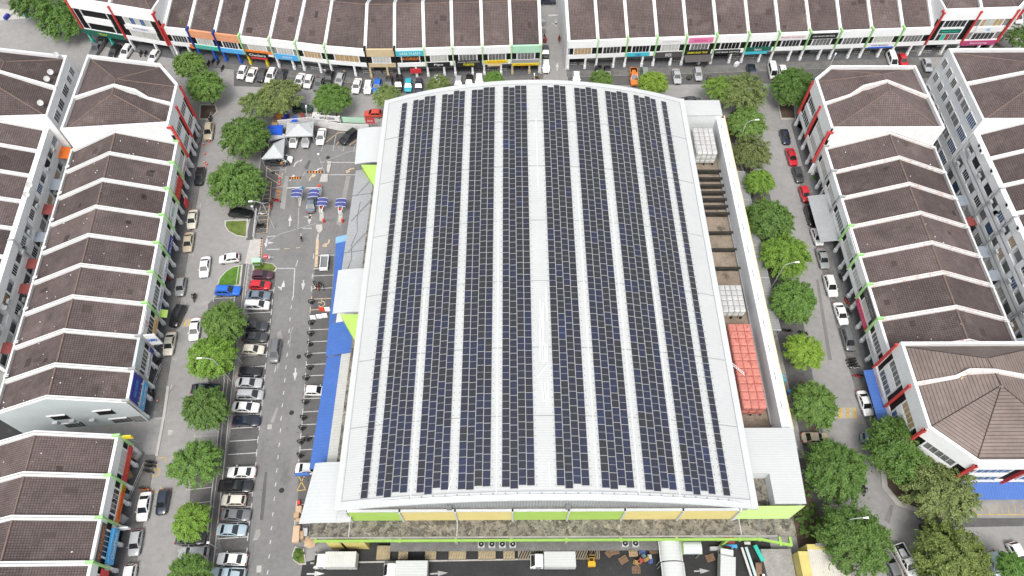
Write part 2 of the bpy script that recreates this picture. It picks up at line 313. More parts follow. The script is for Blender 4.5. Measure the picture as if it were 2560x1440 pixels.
# ---------------------------------------------------------------- ground, roads, kerbs, markings
mb = MB(); N = 24
for i in range(N):
    for j in range(N):
        x0, x1 = -420 + 840 * i / N, -420 + 840 * (i + 1) / N; y0, y1 = -120 + 720 * j / N, -120 + 720 * (j + 1) / N
        mb.face([(x0, y0, 0), (x1, y0, 0), (x1, y1, 0), (x0, y1, 0)])
mb.build('road_ground', 'asphalt', kind='structure')
def sheet(name, poly, m, z):
    mb = MB(); a = sum(poly[i][0] * poly[(i + 1) % len(poly)][1] - poly[(i + 1) % len(poly)][0] * poly[i][1] for i in range(len(poly)))
    if a < 0: poly = poly[::-1]
    mb.face([(x, y, z) for x, y in poly]); return mb.build(name, m, kind='structure')
def slab(name, poly, z, m, mt=None):
    mb = MB(); mb.prism(poly, -.02, z, 0, 1 if mt else None); return mb.build(name, [m] + ([mt] if mt else []), kind='structure')
def px(*pts): return [at(*p) for p in pts]

LOT = [(-51.5, 109), (-26, 109), (-25.5, 24.5), (-30.8, 22.5), (-31.8, 8), (-45.5, 8), (-46, 36), (-48.2, 72), (-49.8, 84), (-50.2, 98)]
sheet('car_park', LOT, 'asphalt_lot', .004)
sheet('parking_bays', px((566, 1440), (618, 1440), (640, 1150), (684, 760), (688, 690), (634, 690), (604, 900), (566, 1150), (540, 1300)), 'asphalt_bay', .008)
sheet('parking_bays', px((742, 1330), (748, 1160), (758, 1030), (774, 810), (790, 640), (835, 640), (820, 900), (800, 1100), (790, 1330)), 'asphalt_bay', .008)
sheet('parking_bays', px((636, 585), (668, 585), (700, 420), (660, 400), (640, 470)), 'asphalt_bay', .008)
sheet('parking_bays', px((690, 350), (940, 372), (960, 305), (690, 290)), 'asphalt_bay', .008)
for poly in (((548, 1092), (556, 1095), (566, 1030), (556, 920), (514, 920)), ((535, 1360), (555, 1120), (480, 1120), (470, 1360)), ((585, 700), (600, 760), (570, 900), (520, 900), (520, 760))):
    sheet('parking_bays', px(*poly), 'asphalt_bay', .006)
sheet('parking_bays', px((585, 215), (585, 172), (715, 190), (860, 205), (930, 200), (1060, 196), (1350, 196), (1350, 225), (930, 236), (760, 222)), 'asphalt_bay', .006)
sheet('parking_bays', px((1420, 215), (1420, 192), (2000, 172), (2330, 160), (2330, 195), (2000, 208)), 'asphalt_bay', .006)
sheet('parking_bays', px((2330, 1320), (2560, 1315), (2560, 1295), (2290, 1295)), 'asphalt_bay', .006)
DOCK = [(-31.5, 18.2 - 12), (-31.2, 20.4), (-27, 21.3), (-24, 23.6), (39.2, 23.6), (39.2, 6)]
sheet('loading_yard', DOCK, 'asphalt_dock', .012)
# alleys behind the terraces
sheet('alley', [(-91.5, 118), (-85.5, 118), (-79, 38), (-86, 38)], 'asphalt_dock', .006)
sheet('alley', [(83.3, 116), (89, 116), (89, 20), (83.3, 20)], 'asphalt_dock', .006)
# pavements (real steps) along each terrace
L1F = lambda y, off: (-65.1 + (92 - y) * .0975 + off * .995, y + off * .0975)
slab('pavement', [L1F(97, -.4), L1F(43.2, -.4), L1F(43.2, 2.3), L1F(97, 2.3)], .14, 'kerb', 'pave')
slab('pavement', [(-59.8, 37), (-57.6, 10), (-55.2, 10), (-57.4, 37)], .14, 'kerb', 'pave')
slab('pavement', [(-58.6, 49), (-57.9, 43.4), (-57.4, 36.8), (-57.0, 36.8), (-57.5, 44), (-58.1, 49)], .145, 'kerb', 'concrete_light')
slab('pavement', [(62, 97.5), (62, 34), (58.9, 34), (58.3, 60), (58.9, 97.5)], .14, 'kerb', 'pave')
slab('pavement', [(-77, 131.5), (-60, 128.8), (-40, 125.2), (-31.2, 124), (-12, 124.3), (7.6, 125), (7.6, 123.4), (-12, 122.4), (-31.4, 122.1), (-40.5, 123.0), (-60.5, 126.3), (-77.4, 129)], .14, 'kerb', 'pave')
slab('pavement', [(12.9, 126.2), (45, 127.8), (94, 130.6), (94.2, 127.9), (45.2, 125.2), (13, 124)], .14, 'kerb', 'pave')
slab('ramp', px((585, 172), (603, 162), (640, 170), (618, 180)), .1, 'concrete_light')
slab('ramp', px((1795, 165), (1832, 161), (1832, 180), (1797, 182)), .1, 'concrete_light')
# strip with a drain and low kerbs between the left street and the car park
STRIP = [(666, 330), (655, 470), (632, 560), (624, 600)]
STRIP2 = [(608, 660), (600, 720), (588, 830), (575, 930), (560, 1060), (550, 1160), (538, 1270), (527, 1370), (518, 1450)]
def band(name, pts, w, z, m, side=0):
    P = [at(*p) for p in pts]; q1 = []; q2 = []
    for i, p in enumerate(P):
        a, b = P[max(0, i - 1)], P[min(len(P) - 1, i + 1)]; d = Vector((b[0] - a[0], b[1] - a[1])).normalized(); nx, ny = d.y, -d.x
        q1.append((p[0] + nx * (side - w / 2), p[1] + ny * (side - w / 2))); q2.append((p[0] + nx * (side + w / 2), p[1] + ny * (side + w / 2)))
    mb = MB()
    for i in range(len(P) - 1):
        a, b, c, d = q1[i], q1[i + 1], q2[i + 1], q2[i]
        mb.hexa([(*a, -.02), (*d, -.02), (*c, -.02), (*b, -.02), (*a, z), (*d, z), (*c, z), (*b, z)] if 1 else [], 0)
    return mb.build(name, m, kind='structure')
for s in (STRIP, STRIP2):
    band('drain_strip', s, 1.5, .06, 'asphalt_bay'); band('kerb', s, .16, .2, 'kerb', .72); band('kerb', s, .16, .2, 'kerb', -.72)
slab('entrance_apron', px((626, 598), (657, 598), (652, 660), (612, 660)), .05, 'concrete_light')
# islands
def island(poly, m, name='planting_island'):
    P = px(*poly); c = (sum(p[0] for p in P) / len(P), sum(p[1] for p in P) / len(P)); slab('kerb', P, .15, 'kerb', 'concrete_light')
    q = [(c[0] + (x - c[0]) * .86, c[1] + (y - c[1]) * .86) for x, y in P]; sheet(name, q, m, .17)
island([(562, 552), (622, 549), (619, 596), (590, 590), (570, 578), (562, 565)], 'grass')
island([(540, 722), (548, 698), (565, 678), (585, 666), (608, 662), (602, 716)], 'grass_green')
island([(632, 660), (660, 656), (684, 660), (695, 672), (688, 680), (632, 680)], 'grass')
island([(730, 1388), (738, 1366), (760, 1372), (766, 1412), (748, 1412), (735, 1402)], 'grass')
island([(2190, 1080), (2205, 1220), (2240, 1262), (2300, 1285), (2320, 1250), (2420, 1230), (2400, 1180), (2330, 1110)], 'soil')
island([(1945, 265), (1958, 240), (1985, 250), (1990, 300), (1952, 300)], 'soil')
island([(500, 262), (540, 262), (545, 280), (525, 300), (498, 300)], 'soil')
sheet('parking_bays', [(46, 108), (52, 108), (52.5, 60), (51, 36), (48.5, 22), (43.5, 22), (44, 36), (46, 60)], 'asphalt_bay', .007)
sheet('planting_strip', [(43.4, 35), (45.8, 35), (48, 26), (47.5, 22), (43.4, 22)], 'soil', .03)
for k_ in range(9): sheet('planting_pit', [(49.2, 104 - k_ * 8), (50.6, 104 - k_ * 8), (50.6, 105.4 - k_ * 8), (49.2, 105.4 - k_ * 8)], 'soil', .03)
slab('walkway', [(44.8, 104), (47.2, 104), (47.4, 36), (44.8, 36)], .1, 'concrete')
sheet('planting_strip', [(-53, 112), (-40, 112), (-26, 111), (-26, 108.6), (-40, 109.6), (-53, 109.8)], 'concrete', .03)
slab('yard', px((-60, 20), (60, 25), (85, 45), (0, 52), (-60, 52)), .12, 'kerb', 'concrete_light')
sheet('front_path', [(44, 22), (50, 22), (49, 10), (44, 10)], 'concrete', .02)

# --- painted markings: every line and arrow a sheet 4 mm above the road
def line(p, q, w=.13, m='line_white', z=.018, name='painted_line', world=False):
    a, b = (p, q) if world else (at(*p), at(*q)); d = Vector((b[0] - a[0], b[1] - a[1]))
    if d.length < .01: return
    d.normalize(); n = (-d.y * w / 2, d.x * w / 2); mb = MB()
    mb.face([(a[0] - n[0], a[1] - n[1], z), (b[0] - n[0], b[1] - n[1], z), (b[0] + n[0], b[1] + n[1], z), (a[0] + n[0], a[1] + n[1], z)][::1])
    mb.build(name, m, kind='structure')
def tline(tx, ty, dx, L=4.7, m='line_white', tw=1.2, ang=0.):
    """a bay line with its T end at photo point tx,ty, running L metres to the left or right"""
    a = at(tx, ty); b = (a[0] + dx * L * math.cos(ang), a[1] + dx * L * math.sin(ang))
    line(a, b, m=m, world=True); line((a[0] + .02, a[1] - tw / 2), (a[0] - .05, a[1] + tw / 2), m=m, world=True, z=.022)
for tx, ty in ((685, 725), (681, 755), (679, 780), (676, 805), (673, 832), (670, 859), (667, 886), (664, 915), (662, 945), (659, 972), (656, 1007), (652, 1035), (649, 1067), (645, 1099), (642, 1132), (639, 1165), (636, 1199), (632, 1232), (629, 1267), (624, 1304), (620, 1342), (617, 1380), (612, 1416)):
    tline(tx, ty, -1, 4.6, ang=.06)
for tx, ty in ((784, 640), (781, 690), (779, 722), (774, 825), (771, 855), (769, 884), (766, 912), (764, 940), (762, 969), (760, 997), (757, 1030), (755, 1062), (752, 1092), (750, 1125), (747, 1157), (741, 1262), (737, 1310)):
    tline(tx, ty, 1, 4.2, ang=.05)
for tx, ty in ((779, 748), (776, 775)): tline(tx, ty, 1, 4.0, 'line_peach', ang=.05)
for x, y in ((752, 588), (743, 655), (741, 660), (731, 745), (728, 767), (725, 798), (723, 826), (721, 855), (718, 886), (715, 917), (712, 950), (709, 981), (706, 1012), (703, 1045), (701, 1075), (698, 1111), (695, 1142), (692, 1175), (689, 1210), (686, 1246), (682, 1285), (679, 1319), (676, 1354), (673, 1390), (669, 1430)):
    line((x + 1, y - 4), (x - 1, y + 6), .15)
line((688, 885 + 18), (690, 905 - 15), .14); line((690, 915), (687, 930), .14)
# street-side bays along the left terrace, and across the street
for x0, y0, x1, y1, m in ((478, 520, 502, 515, 'w'), (475, 570, 493, 575, 'w'), (458, 637, 484, 637, 'w'), (455, 695, 473, 692, 'w'), (437, 763, 464, 759, 'w'), (427, 830, 453, 825, 'w'), (415, 898, 441, 899, 'w'), (398, 972, 429, 968, 'w'), (388, 1047, 415, 1044, 'w'), (334, 1321, 367, 1318, 'w'), (324, 1415, 351, 1413, 'w')):
    line((x0, y0), (x1, y1), m='line_faded'); line((x1, y1 - 7), (x1 - 2, y1 + 7), m='line_faded', z=.022)
for x0, y0, x1, y1 in ((487, 1091, 548, 1089), (467, 1225, 532, 1218), (463, 1262, 528, 1253), (447, 1370, 520, 1366), (442, 1408, 512, 1400), (535, 746, 592, 744), (508, 942, 570, 938)):
    line((x0, y0), (x1, y1), m='line_faded'); line((x0, y0 - 7), (x0 - 2, y0 + 9), m='line_faded', z=.022)
line((348, 1105), (300, 1090), m='line_faded')
# motorcycle bays by the left fence
a0, a1 = at(679, 455), at(667, 582); line((679, 455), (667, 582), .14, 'line_peach')
for k in range(13):
    t = k / 12; a = (a0[0] + (a1[0] - a0[0]) * t, a0[1] + (a1[1] - a0[1]) * t); line(a, (a[0] - 2.3, a[1] - .15), .1, 'line_peach', world=True)
for p, q, m in (((667, 419), (707, 445), 'line_peach'), ((665, 440), (698, 460), 'line_peach'), ((672, 428), (715, 424), 'line_faded'), ((705, 441), (706, 433), 'line_peach'), ((680, 470), (712, 465), 'line_faded'), ((715, 418), (714, 432), 'line_faded'),
                ((803, 378), (811, 352), 'line_faded'), ((832, 377), (840, 338), 'line_faded'), ((858, 378), (862, 352), 'line_faded'), ((884, 378), (888, 360), 'line_faded'), ((812, 358), (846, 331), 'line_peach'), ((840, 362), (858, 345), 'line_peach'), ((872, 364), (900, 345), 'line_peach'), ((846, 331), (866, 332), 'line_peach'),
                ((828, 406), (892, 406), 'line_white'), ((822, 437), (892, 437), 'line_white'), ((800, 406), (812, 405), 'line_white'), ((757, 571), (779, 571), 'line_white'), ((667, 592), (688, 590), 'line_white'),
                ((690, 671), (737, 671), 'line_white'), ((737, 671), (733, 745), 'line_white'), ((667, 624), (699, 623), 'line_white'), ((711, 622), (724, 622), 'line_peach'), ((740, 620), (750, 619), 'line_peach'), ((784, 672), (812, 671), 'line_white'), ((747, 520), (745, 570), 'line_faded'), ((762, 430), (758, 440), 'line_faded')):
    line(p, q, .16 if m == 'line_white' else .13, m)
line((794, 596), (790, 668), .55, 'line_peach', name='painted_island')
def arrow(p, q, m='line_white', w=.22, head=.75, hl=1.5, name='road_arrow', world=False, shaft=True):
    a, b = (p, q) if world else (at(*p), at(*q)); a, b = Vector((*a, .02)), Vector((*b, .02)); d = (b - a).normalized(); n = Vector((-d.y, d.x, 0)); c = b - d * hl; mb = MB()
    if shaft: mb.face([a - n * w / 2, c - n * w / 2, c + n * w / 2, a + n * w / 2][::-1])
    mb.face([c - n * head / 2, b, c + n * head / 2][::-1]); 
    mb.f = [tuple(f) for f in mb.f]; mb.build(name, m, kind='structure')
def curve_arrow(pts, m='line_white', w=.3):
    P = [Vector((*at(*p), .02)) for p in pts]; mb = MB()
    for i in range(len(P) - 2):
        d = (P[i + 1] - P[i]).normalized(); n = Vector((-d.y, d.x, 0)) * w / 2; d2 = (P[i + 2] - P[i + 1]).normalized(); n2 = Vector((-d2.y, d2.x, 0)) * w / 2
        if i == 0: n1 = n
        mb.face([P[i] - n1, P[i + 1] - n2, P[i + 1] + n2, P[i] + n1]); n1 = n2
    d = (P[-1] - P[-2]).normalized(); n = Vector((-d.y, d.x, 0)) * .55; mb.face([P[-2] - n, P[-1], P[-2] + n])
    mb.build('road_arrow', m, kind='structure')
arrow((724, 566), (726, 537)); arrow((775, 547), (777, 533), 'line_peach', hl=1.2); arrow((774, 548), (773, 561), hl=1.2); arrow((772, 543), (758, 540), 'line_grey', hl=1.6)
curve_arrow([(735, 417), (738, 409), (744, 404), (752, 401), (757, 403), (756, 400)][:4] + [(755, 402)]); curve_arrow([(725, 453), (727, 444), (732, 440), (738, 440)]); curve_arrow([(773, 452), (776, 444), (781, 440), (791, 437)], 'line_peach')
curve_arrow([(806, 420), (797, 422), (791, 427), (785, 434)]); curve_arrow([(886, 421), (877, 422), (870, 427), (866, 434)], 'line_peach'); curve_arrow([(823, 599), (822, 606), (816, 612), (804, 616)], 'line_peach')
arrow((668, 607), (667, 594), hl=1.1); arrow((668, 607), (685, 607), hl=1.3); arrow((666, 607), (664, 620), hl=1.1); arrow((684, 643), (656, 643))
arrow((707, 722), (710, 700)); arrow((705, 722), (693, 716), hl=1.2); arrow((759, 700), (757, 726)); arrow((739, 920), (737, 952)); arrow((767, 1435), (812, 1434)); arrow((1075, 1435), (1120, 1432), 'line_grey'); arrow((1735, 1428), (1775, 1427), 'line_grey')
arrow((1393, 178), (1393, 156)); arrow((1390, 66), (1390, 50)); arrow((1388, 60), (1377, 60)); line((1371, 39), (1407, 37), .5)
# yellow boxes, the disabled bays, the humps
for p, q in (((745, 1187), (763, 1222)), ((743, 1226), (762, 1188)), ((745, 1187), (762, 1188)), ((743, 1227), (765, 1224)), ((430, 1142), (454, 1142)), ((454, 1142), (452, 1156)), ((395, 1145), (416, 1144)), ((416, 1144), (413, 1157)), ((352, 1231), (400, 1230)), ((400, 1230), (402, 1216)), ((382, 1221), (380, 1233)), ((360, 1203), (372, 1185)), ((357, 1216), (370, 1213)), ((372, 1185), (369, 1214)), ((362, 1225), (355, 1232)), ((2145, 1058), (2180, 1056)), ((2177, 1056), (2190, 1068)), ((2176, 1070), (2189, 1058)), ((2342, 1286), (2560, 1287))):
    line(p, q, .14, 'line_yellow')
for k in range(14):
    x = 2342 + k * 16.5; line((x, 1286), (x - 10 + k * .5, 1262), .1, 'line_yellow')
for p, q in (((2242, 1382), (2258, 1440)), ((2231, 1382), (2243, 1381)), ((2528, 1380), (2534, 1440)), ((2058, 1264), (2112, 1265))): line(p, q, .13, 'line_peach')
def ring(c, r0, r1, a0, a1, m, z=.02):
    mb = MB(); k = 14
    for i in range(k):
        t, u = a0 + (a1 - a0) * i / k, a0 + (a1 - a0) * (i + 1) / k
        mb.face([(c[0] + r0 * math.cos(t), c[1] + r0 * math.sin(t), z), (c[0] + r1 * math.cos(t), c[1] + r1 * math.sin(t), z), (c[0] + r1 * math.cos(u), c[1] + r1 * math.sin(u), z), (c[0] + r0 * math.cos(u), c[1] + r0 * math.sin(u), z)])
    return mb
for cx, cy, m, s in ((390, 1181, 'line_yellow', 1.), (804, 760, 'line_peach', .9)):
    c = at(cx, cy); mb = ring(c, .55 * s, .72 * s, -2.6, 1.9, m)
    for a, b in (((-.1, .1), (-.1, 1.0)), ((-.1, .35), (-.75, .35)), ((-.1, 1.1), (-.1, 1.35))):
        x0, y0, x1, y1 = c[0] + a[0] * s, c[1] + a[1] * s, c[0] + b[0] * s, c[1] + b[1] * s
        w = .09 * s; nx, ny = (w, 0) if x0 == x1 else (0, w); mb.face([(x0 - nx, y0 - ny, .02), (x1 - nx, y1 - ny, .02), (x1 + nx, y1 + ny, .02), (x0 + nx, y0 + ny, .02)])
    mb.build('wheelchair_symbol', m, kind='structure')
def hump(poly, n, ma, mb_, label):
    P = [at(*p) for p in poly]; h = thing('speed_hump', label, 'speed hump', (*P[0], 0), 0, 'speed humps'); b = MB(); s = MB()
    for i in range(n):
        t0, t1 = i / n, (i + 1) / n; L = lambda a, c, t: (a[0] + (c[0] - a[0]) * t, a[1] + (c[1] - a[1]) * t)
        q = [L(P[0], P[1], t0), L(P[0], P[1], t1), L(P[3], P[2], t1), L(P[3], P[2], t0)]; d = [(q[0][0] + q[3][0]) / 2, (q[0][1] + q[3][1]) / 2]; e = [(q[1][0] + q[2][0]) / 2, (q[1][1] + q[2][1]) / 2]
        t = b if i % 2 == 0 else s
        t.face([(*q[3], .02), (*q[2], .02), (*e, .09), (*d, .09)]); t.face([(*d, .09), (*e, .09), (*q[1], .02), (*q[0], .02)])
    b.build('stripe', ma, h); s.build('stripe', mb_, h)
hump([(465, 798), (486, 796), (482, 815), (457, 817)], 4, 'line_yellow', 'line_faded', 'faded yellow and white speed hump on the left street by a white sedan')
hump([(2090, 1019), (2140, 1019), (2142, 1046), (2086, 1046)], 6, 'line_faded', 'line_yellow', 'faded yellow and white speed hump on the right street near the blue striped white car')
hump([(724, 443), (752, 441), (752, 447), (724, 449)], 9, 'black', 'orange', 'black and yellow rubber road hump below the left curved arrow')
hump([(768, 428), (807, 427), (807, 432), (768, 433)], 11, 'black', 'orange', 'black and yellow rubber road hump above the yellow curved arrow')
hump([(652, 595), (648, 645), (653, 645), (657, 595)], 15, 'black', 'orange', 'long black and yellow rubber hump across the car park entrance apron')
for x, y, ml in ((747, 892, 'in the lane beside the blue awning bays'), (729, 1032, 'in the lane level with the black saloon'), (704, 1226, 'in the lane level with the black pickup'), (820, 394, 'above the gate lanes'), (683, 432, 'by the top yellow motorcycle bay')):
    c = at(x, y); mb = MB(); mb.tube((*c, .0), (*c, .03), .42, n=14); tag(mb.build('manhole_cover', 'asphalt_dock'), 'round dark manhole cover ' + ml, 'manhole cover', 'round manhole covers in the car park')

for poly, m in (([(632, 1352), (640, 1325), (650, 1322), (652, 1335), (643, 1350)], 'concrete'), ([(669, 1061), (680, 1061), (679, 1073), (668, 1073)], 'kerb'), ([(642, 1414), (654, 1414), (653, 1431), (641, 1431)], 'kerb'), ([(688, 880), (694, 830), (702, 825), (708, 850), (702, 900), (694, 930)], 'asphalt'), ([(655, 1235), (662, 1180), (668, 1180), (664, 1240), (658, 1300), (650, 1300)], 'asphalt_bay'), ([(676, 1055), (690, 1020), (696, 1018), (690, 1040), (683, 1058)], 'asphalt'), ([(420, 1075), (432, 1075), (431, 1088), (419, 1088)], 'kerb'), ([(760, 420), (772, 400), (778, 402), (768, 425)], 'asphalt_bay'), ([(840, 560), (866, 440), (876, 440), (852, 566)], 'asphalt'), ([(700, 520), (712, 440), (722, 440), (712, 525)], 'asphalt'), ([(2210, 1300), (2225, 1262), (2234, 1262), (2224, 1310)], 'asphalt_lot'), ([(2070, 900), (2040, 700), (2046, 698), (2080, 900)], 'asphalt_lot')):
    sheet('road_patch', px(*poly), m, .0125)
for q in ([(395, 905), (430, 890), (432, 888)], [(393, 1003), (420, 985), (440, 962)], [(660, 610), (700, 585), (795, 557)], [(724, 870), (727, 830), (733, 818)], [(815, 402), (870, 380), (930, 372)]):
    for a_, b_ in zip(q, q[1:]): line(a_, b_, .1, 'line_grey' if q[0][0] > 640 else 'asphalt_bay', .0165, 'road_crack')
# ---------------------------------------------------------------- the big flat-arched store with solar panels
MK = thing('supermarket', 'huge white arched roof store building covered in rows of dark solar panels', 'building', (5, 66, 0))
XC, XH, RISE, ZE, YA, YB = 4.95, 29.87, 5.3, 10., 25.5, 106.3
RAD = (XH * XH + RISE * RISE) / (2 * RISE)
def zr(x): return ZE + RISE - (RAD - math.sqrt(RAD * RAD - (x - XC) ** 2))
XS = [XC - XH + 2 * XH * i / 60 for i in range(61)]
mb = MB()
for a, b in zip(XS, XS[1:]):
    for y0, y1 in zip((YA, 53, 80), (53, 80, YB)):
        mb.face([(a, y0, zr(a)), (b, y0, zr(b)), (b, y1, zr(b)), (a, y1, zr(a))])
    mb.face([(a, YA, zr(a) - .5), (b, YA, zr(b) - .5), (b, YA, zr(b)), (a, YA, zr(a))], 1)
    mb.face([(b, YB, zr(b) - .5), (a, YB, zr(a) - .5), (a, YB, zr(a)), (b, YB, zr(b))], 1)
    mb.face([(a, YB, zr(a) - .5), (b, YB, zr(b) - .5), (b, YA, zr(b) - .5), (a, YA, zr(a) - .5)], 1)
for x, s in ((XS[0], 1), (XS[-1], -1)): mb.face([(x, YA, ZE - .5), (x, YA, ZE), (x, YB, ZE), (x, YB, ZE - .5)][::s], 1)
mb.build('roof', ['white_roof', 'flashing'], MK)
# seams, edge flashings and gutters on the roof
for y, w in ((37.5, .06), (48.5, .06), (60.4, .06), (72.5, .06), (84.5, .06), (95.5, .06)):
    mb = MB()
    for a, b in zip(XS[1:-1], XS[2:-1]): mb.hexa([(a, y - w, zr(a) - .02), (b, y - w, zr(b) - .02), (b, y + w, zr(b) - .02), (a, y + w, zr(a) - .02), (a, y - w, zr(a) + .04), (b, y - w, zr(b) + .04), (b, y + w, zr(b) + .04), (a, y + w, zr(a) + .04)])
    mb.build('roof_seam', 'grey_metal', MK)
for y0, y1 in ((YA - .06, YA + 1.15), (YB - 1., YB + .06)):
    mb = MB()
    for a, b in zip(XS, XS[1:]):
        p = [(a, y0, zr(a) - .25), (b, y0, zr(b) - .25), (b, y1, zr(b) - .1), (a, y1, zr(a) - .1), (a, y0, zr(a) + .05), (b, y0, zr(b) + .05), (b, y1, zr(b) + .05), (a, y1, zr(a) + .05)]; mb.hexa(p, 0)
    mb.build('edge_flashing', 'flashing', MK)
for x0, x1 in ((XS[0] - .08, XS[0] + .85), (XS[-1] - .85, XS[-1] + .08)):
    mb = MB(); mb.box(x0, x1, YA, YB, ZE - .35, zr(min(max(x0, XS[0]), XS[-1]) + (.45 if x0 < 0 else 0)) + .09); mb.build('edge_flashing', 'flashing', MK)
for x in (XS[0] + .9, XS[-1] - .9):
    mb = MB(); mb.box(x - .03, x + .03, YA + 1.2, YB - 1, zr(x) + .0, zr(x) + .07); mb.build('flashing_joint', 'grey_metal', MK)
for y in (YA + 1.2, YB - 1.05):
    mb = MB()
    for a, b in zip(XS[1:-1], XS[2:-1]): mb.hexa([(a, y - .03, zr(a)), (b, y - .03, zr(b)), (b, y + .03, zr(b)), (a, y + .03, zr(a)), (a, y - .03, zr(a) + .07), (b, y - .03, zr(b) + .07), (b, y + .03, zr(b) + .07), (a, y + .03, zr(a) + .07)])
    mb.build('flashing_joint', 'grey_metal', MK)
# water pipe with brackets running along the front edge
mb = MB(); pts = [(x, 26.15, zr(x) + .22) for x in XS[1:-1] if -18 < x < 31]; mb.path(pts, .07, 6); mb.path([(31, 26.15, zr(31) + .2), (32.4, 26.0, zr(32.4) + .2), (32.4, 25.2, zr(32.4) - .4)], .07); mb.build('roof_pipe', 'rail_white', MK)
mb = MB()
for k in range(28):
    x = -14 + k * 1.65; mb.box(x - .09, x + .09, 26.3, 26.5, zr(x), zr(x) + .16)
mb.build('pipe_brackets', 'grey_metal', MK, kind='stuff')
for x, y0, y1 in ((-13.9, 26.4, 60), (-2, 26.4, 75), (10.95 + .85, 27, 80), (16.95 + .6, 26.4, 78), (23.3, 26.4, 70), (4.9, 80, 96)):
    mb = MB(); mb.box(x - .05, x + .05, y0, y1, zr(x) + .02, zr(x) + .1); mb.build('cable_tray', 'rail_white', MK)
# --- solar panels: 34 columns; the nearest 300 singly, the rest as one part
PW, PL = 1.1, 2.24
def panel_geo(mb, T, cell):
    w, l = PW / 2, PL / 2; q = lambda x, y, z: T(x, y, z)
    mb.hexa([q(-w, -l, -.04), q(w, -l, -.04), q(w, l, -.04), q(-w, l, -.04), q(-w, -l, 0), q(w, -l, 0), q(w, l, 0), q(-w, l, 0)], 0, bottom=False)
    for y0, y1 in ((-l + .03, -.022), (.022, l - .03)): mb.face([q(-w + .032, y0, .006), q(w - .032, y0, .006), q(w - .032, y1, .006), q(-w + .032, y1, .006)], cell)
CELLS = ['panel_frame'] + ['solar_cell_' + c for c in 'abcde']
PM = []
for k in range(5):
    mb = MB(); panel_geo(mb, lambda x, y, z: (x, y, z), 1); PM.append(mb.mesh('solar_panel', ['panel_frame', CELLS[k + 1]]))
cols = []
rng = random.Random(3)
for x0, n in ((-21.25, 1), (-18.95, 4), (-13.15, 4), (-7.35, 4), (-1.28, 4), (6.22, 4), (12.4, 4), (18.45, 4), (24.15, 4), (29.8, 1)):
    for j in range(n): cols.append((x0 + .56 + j * 1.14, (0, -.55, .5, .15)[j] if n == 4 else 0.))
placed = []
for ci, (x, off) in enumerate(cols):
    edge = (abs(x - XC) / XH) ** 2; y = 27.3 - .6 * edge + off * .55 + rng.uniform(-.12, .12) + PL / 2; top = 104.4 - .3 * edge + off * .3
    while y + PL / 2 < top + .9:
        placed.append((y, x)); y += PL + .035
placed.sort(); rest = MB()
for i, (y, x) in enumerate(placed):
    th = math.asin((x - XC) / RAD); z = zr(x) + .13
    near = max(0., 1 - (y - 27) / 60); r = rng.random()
    k = 0 if r < .45 - .42 * near else 1 if r < .78 - .72 * near else 2 if r < .97 - .42 * near else 3 if r < .994 - .02 * near else 4  # nearer panels get bluer cells: the view-angle sky reflection put into colour
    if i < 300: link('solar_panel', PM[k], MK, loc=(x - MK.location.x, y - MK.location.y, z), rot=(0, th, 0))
    else:
        c, s = math.cos(th), math.sin(th)
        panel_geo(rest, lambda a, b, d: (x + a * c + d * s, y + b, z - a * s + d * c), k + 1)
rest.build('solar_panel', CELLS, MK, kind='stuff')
mb = MB()
for x0, w in ((-21.25, 1.1), (-18.95, 4.6), (-13.15, 4.6), (-7.35, 4.6), (-1.28, 4.6), (6.22, 4.6), (12.4, 4.6), (18.45, 4.6), (24.15, 4.6), (29.8, 1.1)):
    for s in (-.18, w + .18):
        for k in range(66):
            x, y = x0 + s, 27.5 + k * 1.165; mb.box(x - .05, x + .05, y - .045, y + .045, zr(x), zr(x) + .12)
mb.build('panel_clamps', 'flash_dark', MK, kind='stuff')
# loose white rails left lying on the bare strip in the middle
for i, (px_, py_, L, a) in enumerate(sorted(((1352, 785, 5, 3), (1358, 800, 6, -1), (1350, 830, 4.5, 1), (1357, 835, 4.5, -2), (1350, 880, 3.2, 1), (1356, 882, 3.4, 0), (1362, 882, 3.2, -1), (1368, 884, 3.0, -2), (1357, 928, 2.8, -38), (1356, 980, 3.2, 6), (1364, 985, 3.6, 3), (1370, 980, 3.4, 1), (1366, 760, 6, 0), (1373, 1185, 3.4, 2), (1128, 1195, 3.4, -14)), key=lambda q: q[1] * 10 + q[0])):
    x, y = at(px_, py_, 15.2); mb = MB(); mb.obox((x, y, zr(x) + .05), (.16, L, .1), R(a)); mb.obox((x, y, zr(x) + .15), (.05, L * .97, .03), R(a), 0)
    tag(mb.build('metal_rail', 'rail_white'), 'loose white rail on the bare middle roof strip, %s counting from the far end' % ORD[i] if px_ > 1200 else 'single white rail lying askew between two panel strips near the front of the roof', 'rail', 'loose rails on the big white roof')
# --- walls of the store
mb = MB(); mb.box(-24.4, 34.2, 26.6, 105.8, 0, 9.4); mb.box(-23.5, 33.6, 25.95, 26.6, 5.4, 9.4); mb.build('wall', 'wall_white', MK)
mb = MB()
for a, b in zip(XS[2:-2], XS[3:-2]): mb.face([(a, 25.85, 10.2), (b, 25.85, 10.2), (b, 25.85, zr(b) - .4), (a, 25.85, zr(a) - .4)])
mb.build('gable_cladding', 'gable_metal', MK)
mb = MB(); mb.box(-23.2, 33.4, 25.3, 26.7, 10.05, 10.2); mb.build('gable_ledge', 'concrete', MK)
xs = [-23.2, -15.7, -7.9, .2, 8.1, 16.0, 24.2, 32.2]; cs = ['lime', 'butter', 'butter', 'lime', 'lime', 'butter', 'butter']
for a, b, c in zip(xs, xs[1:], cs):
    mb = MB(); mb.box(a + .12, b - .12, 25.2, 25.45, 5.45, 10.5); mb.build('wall_panel', c, MK)
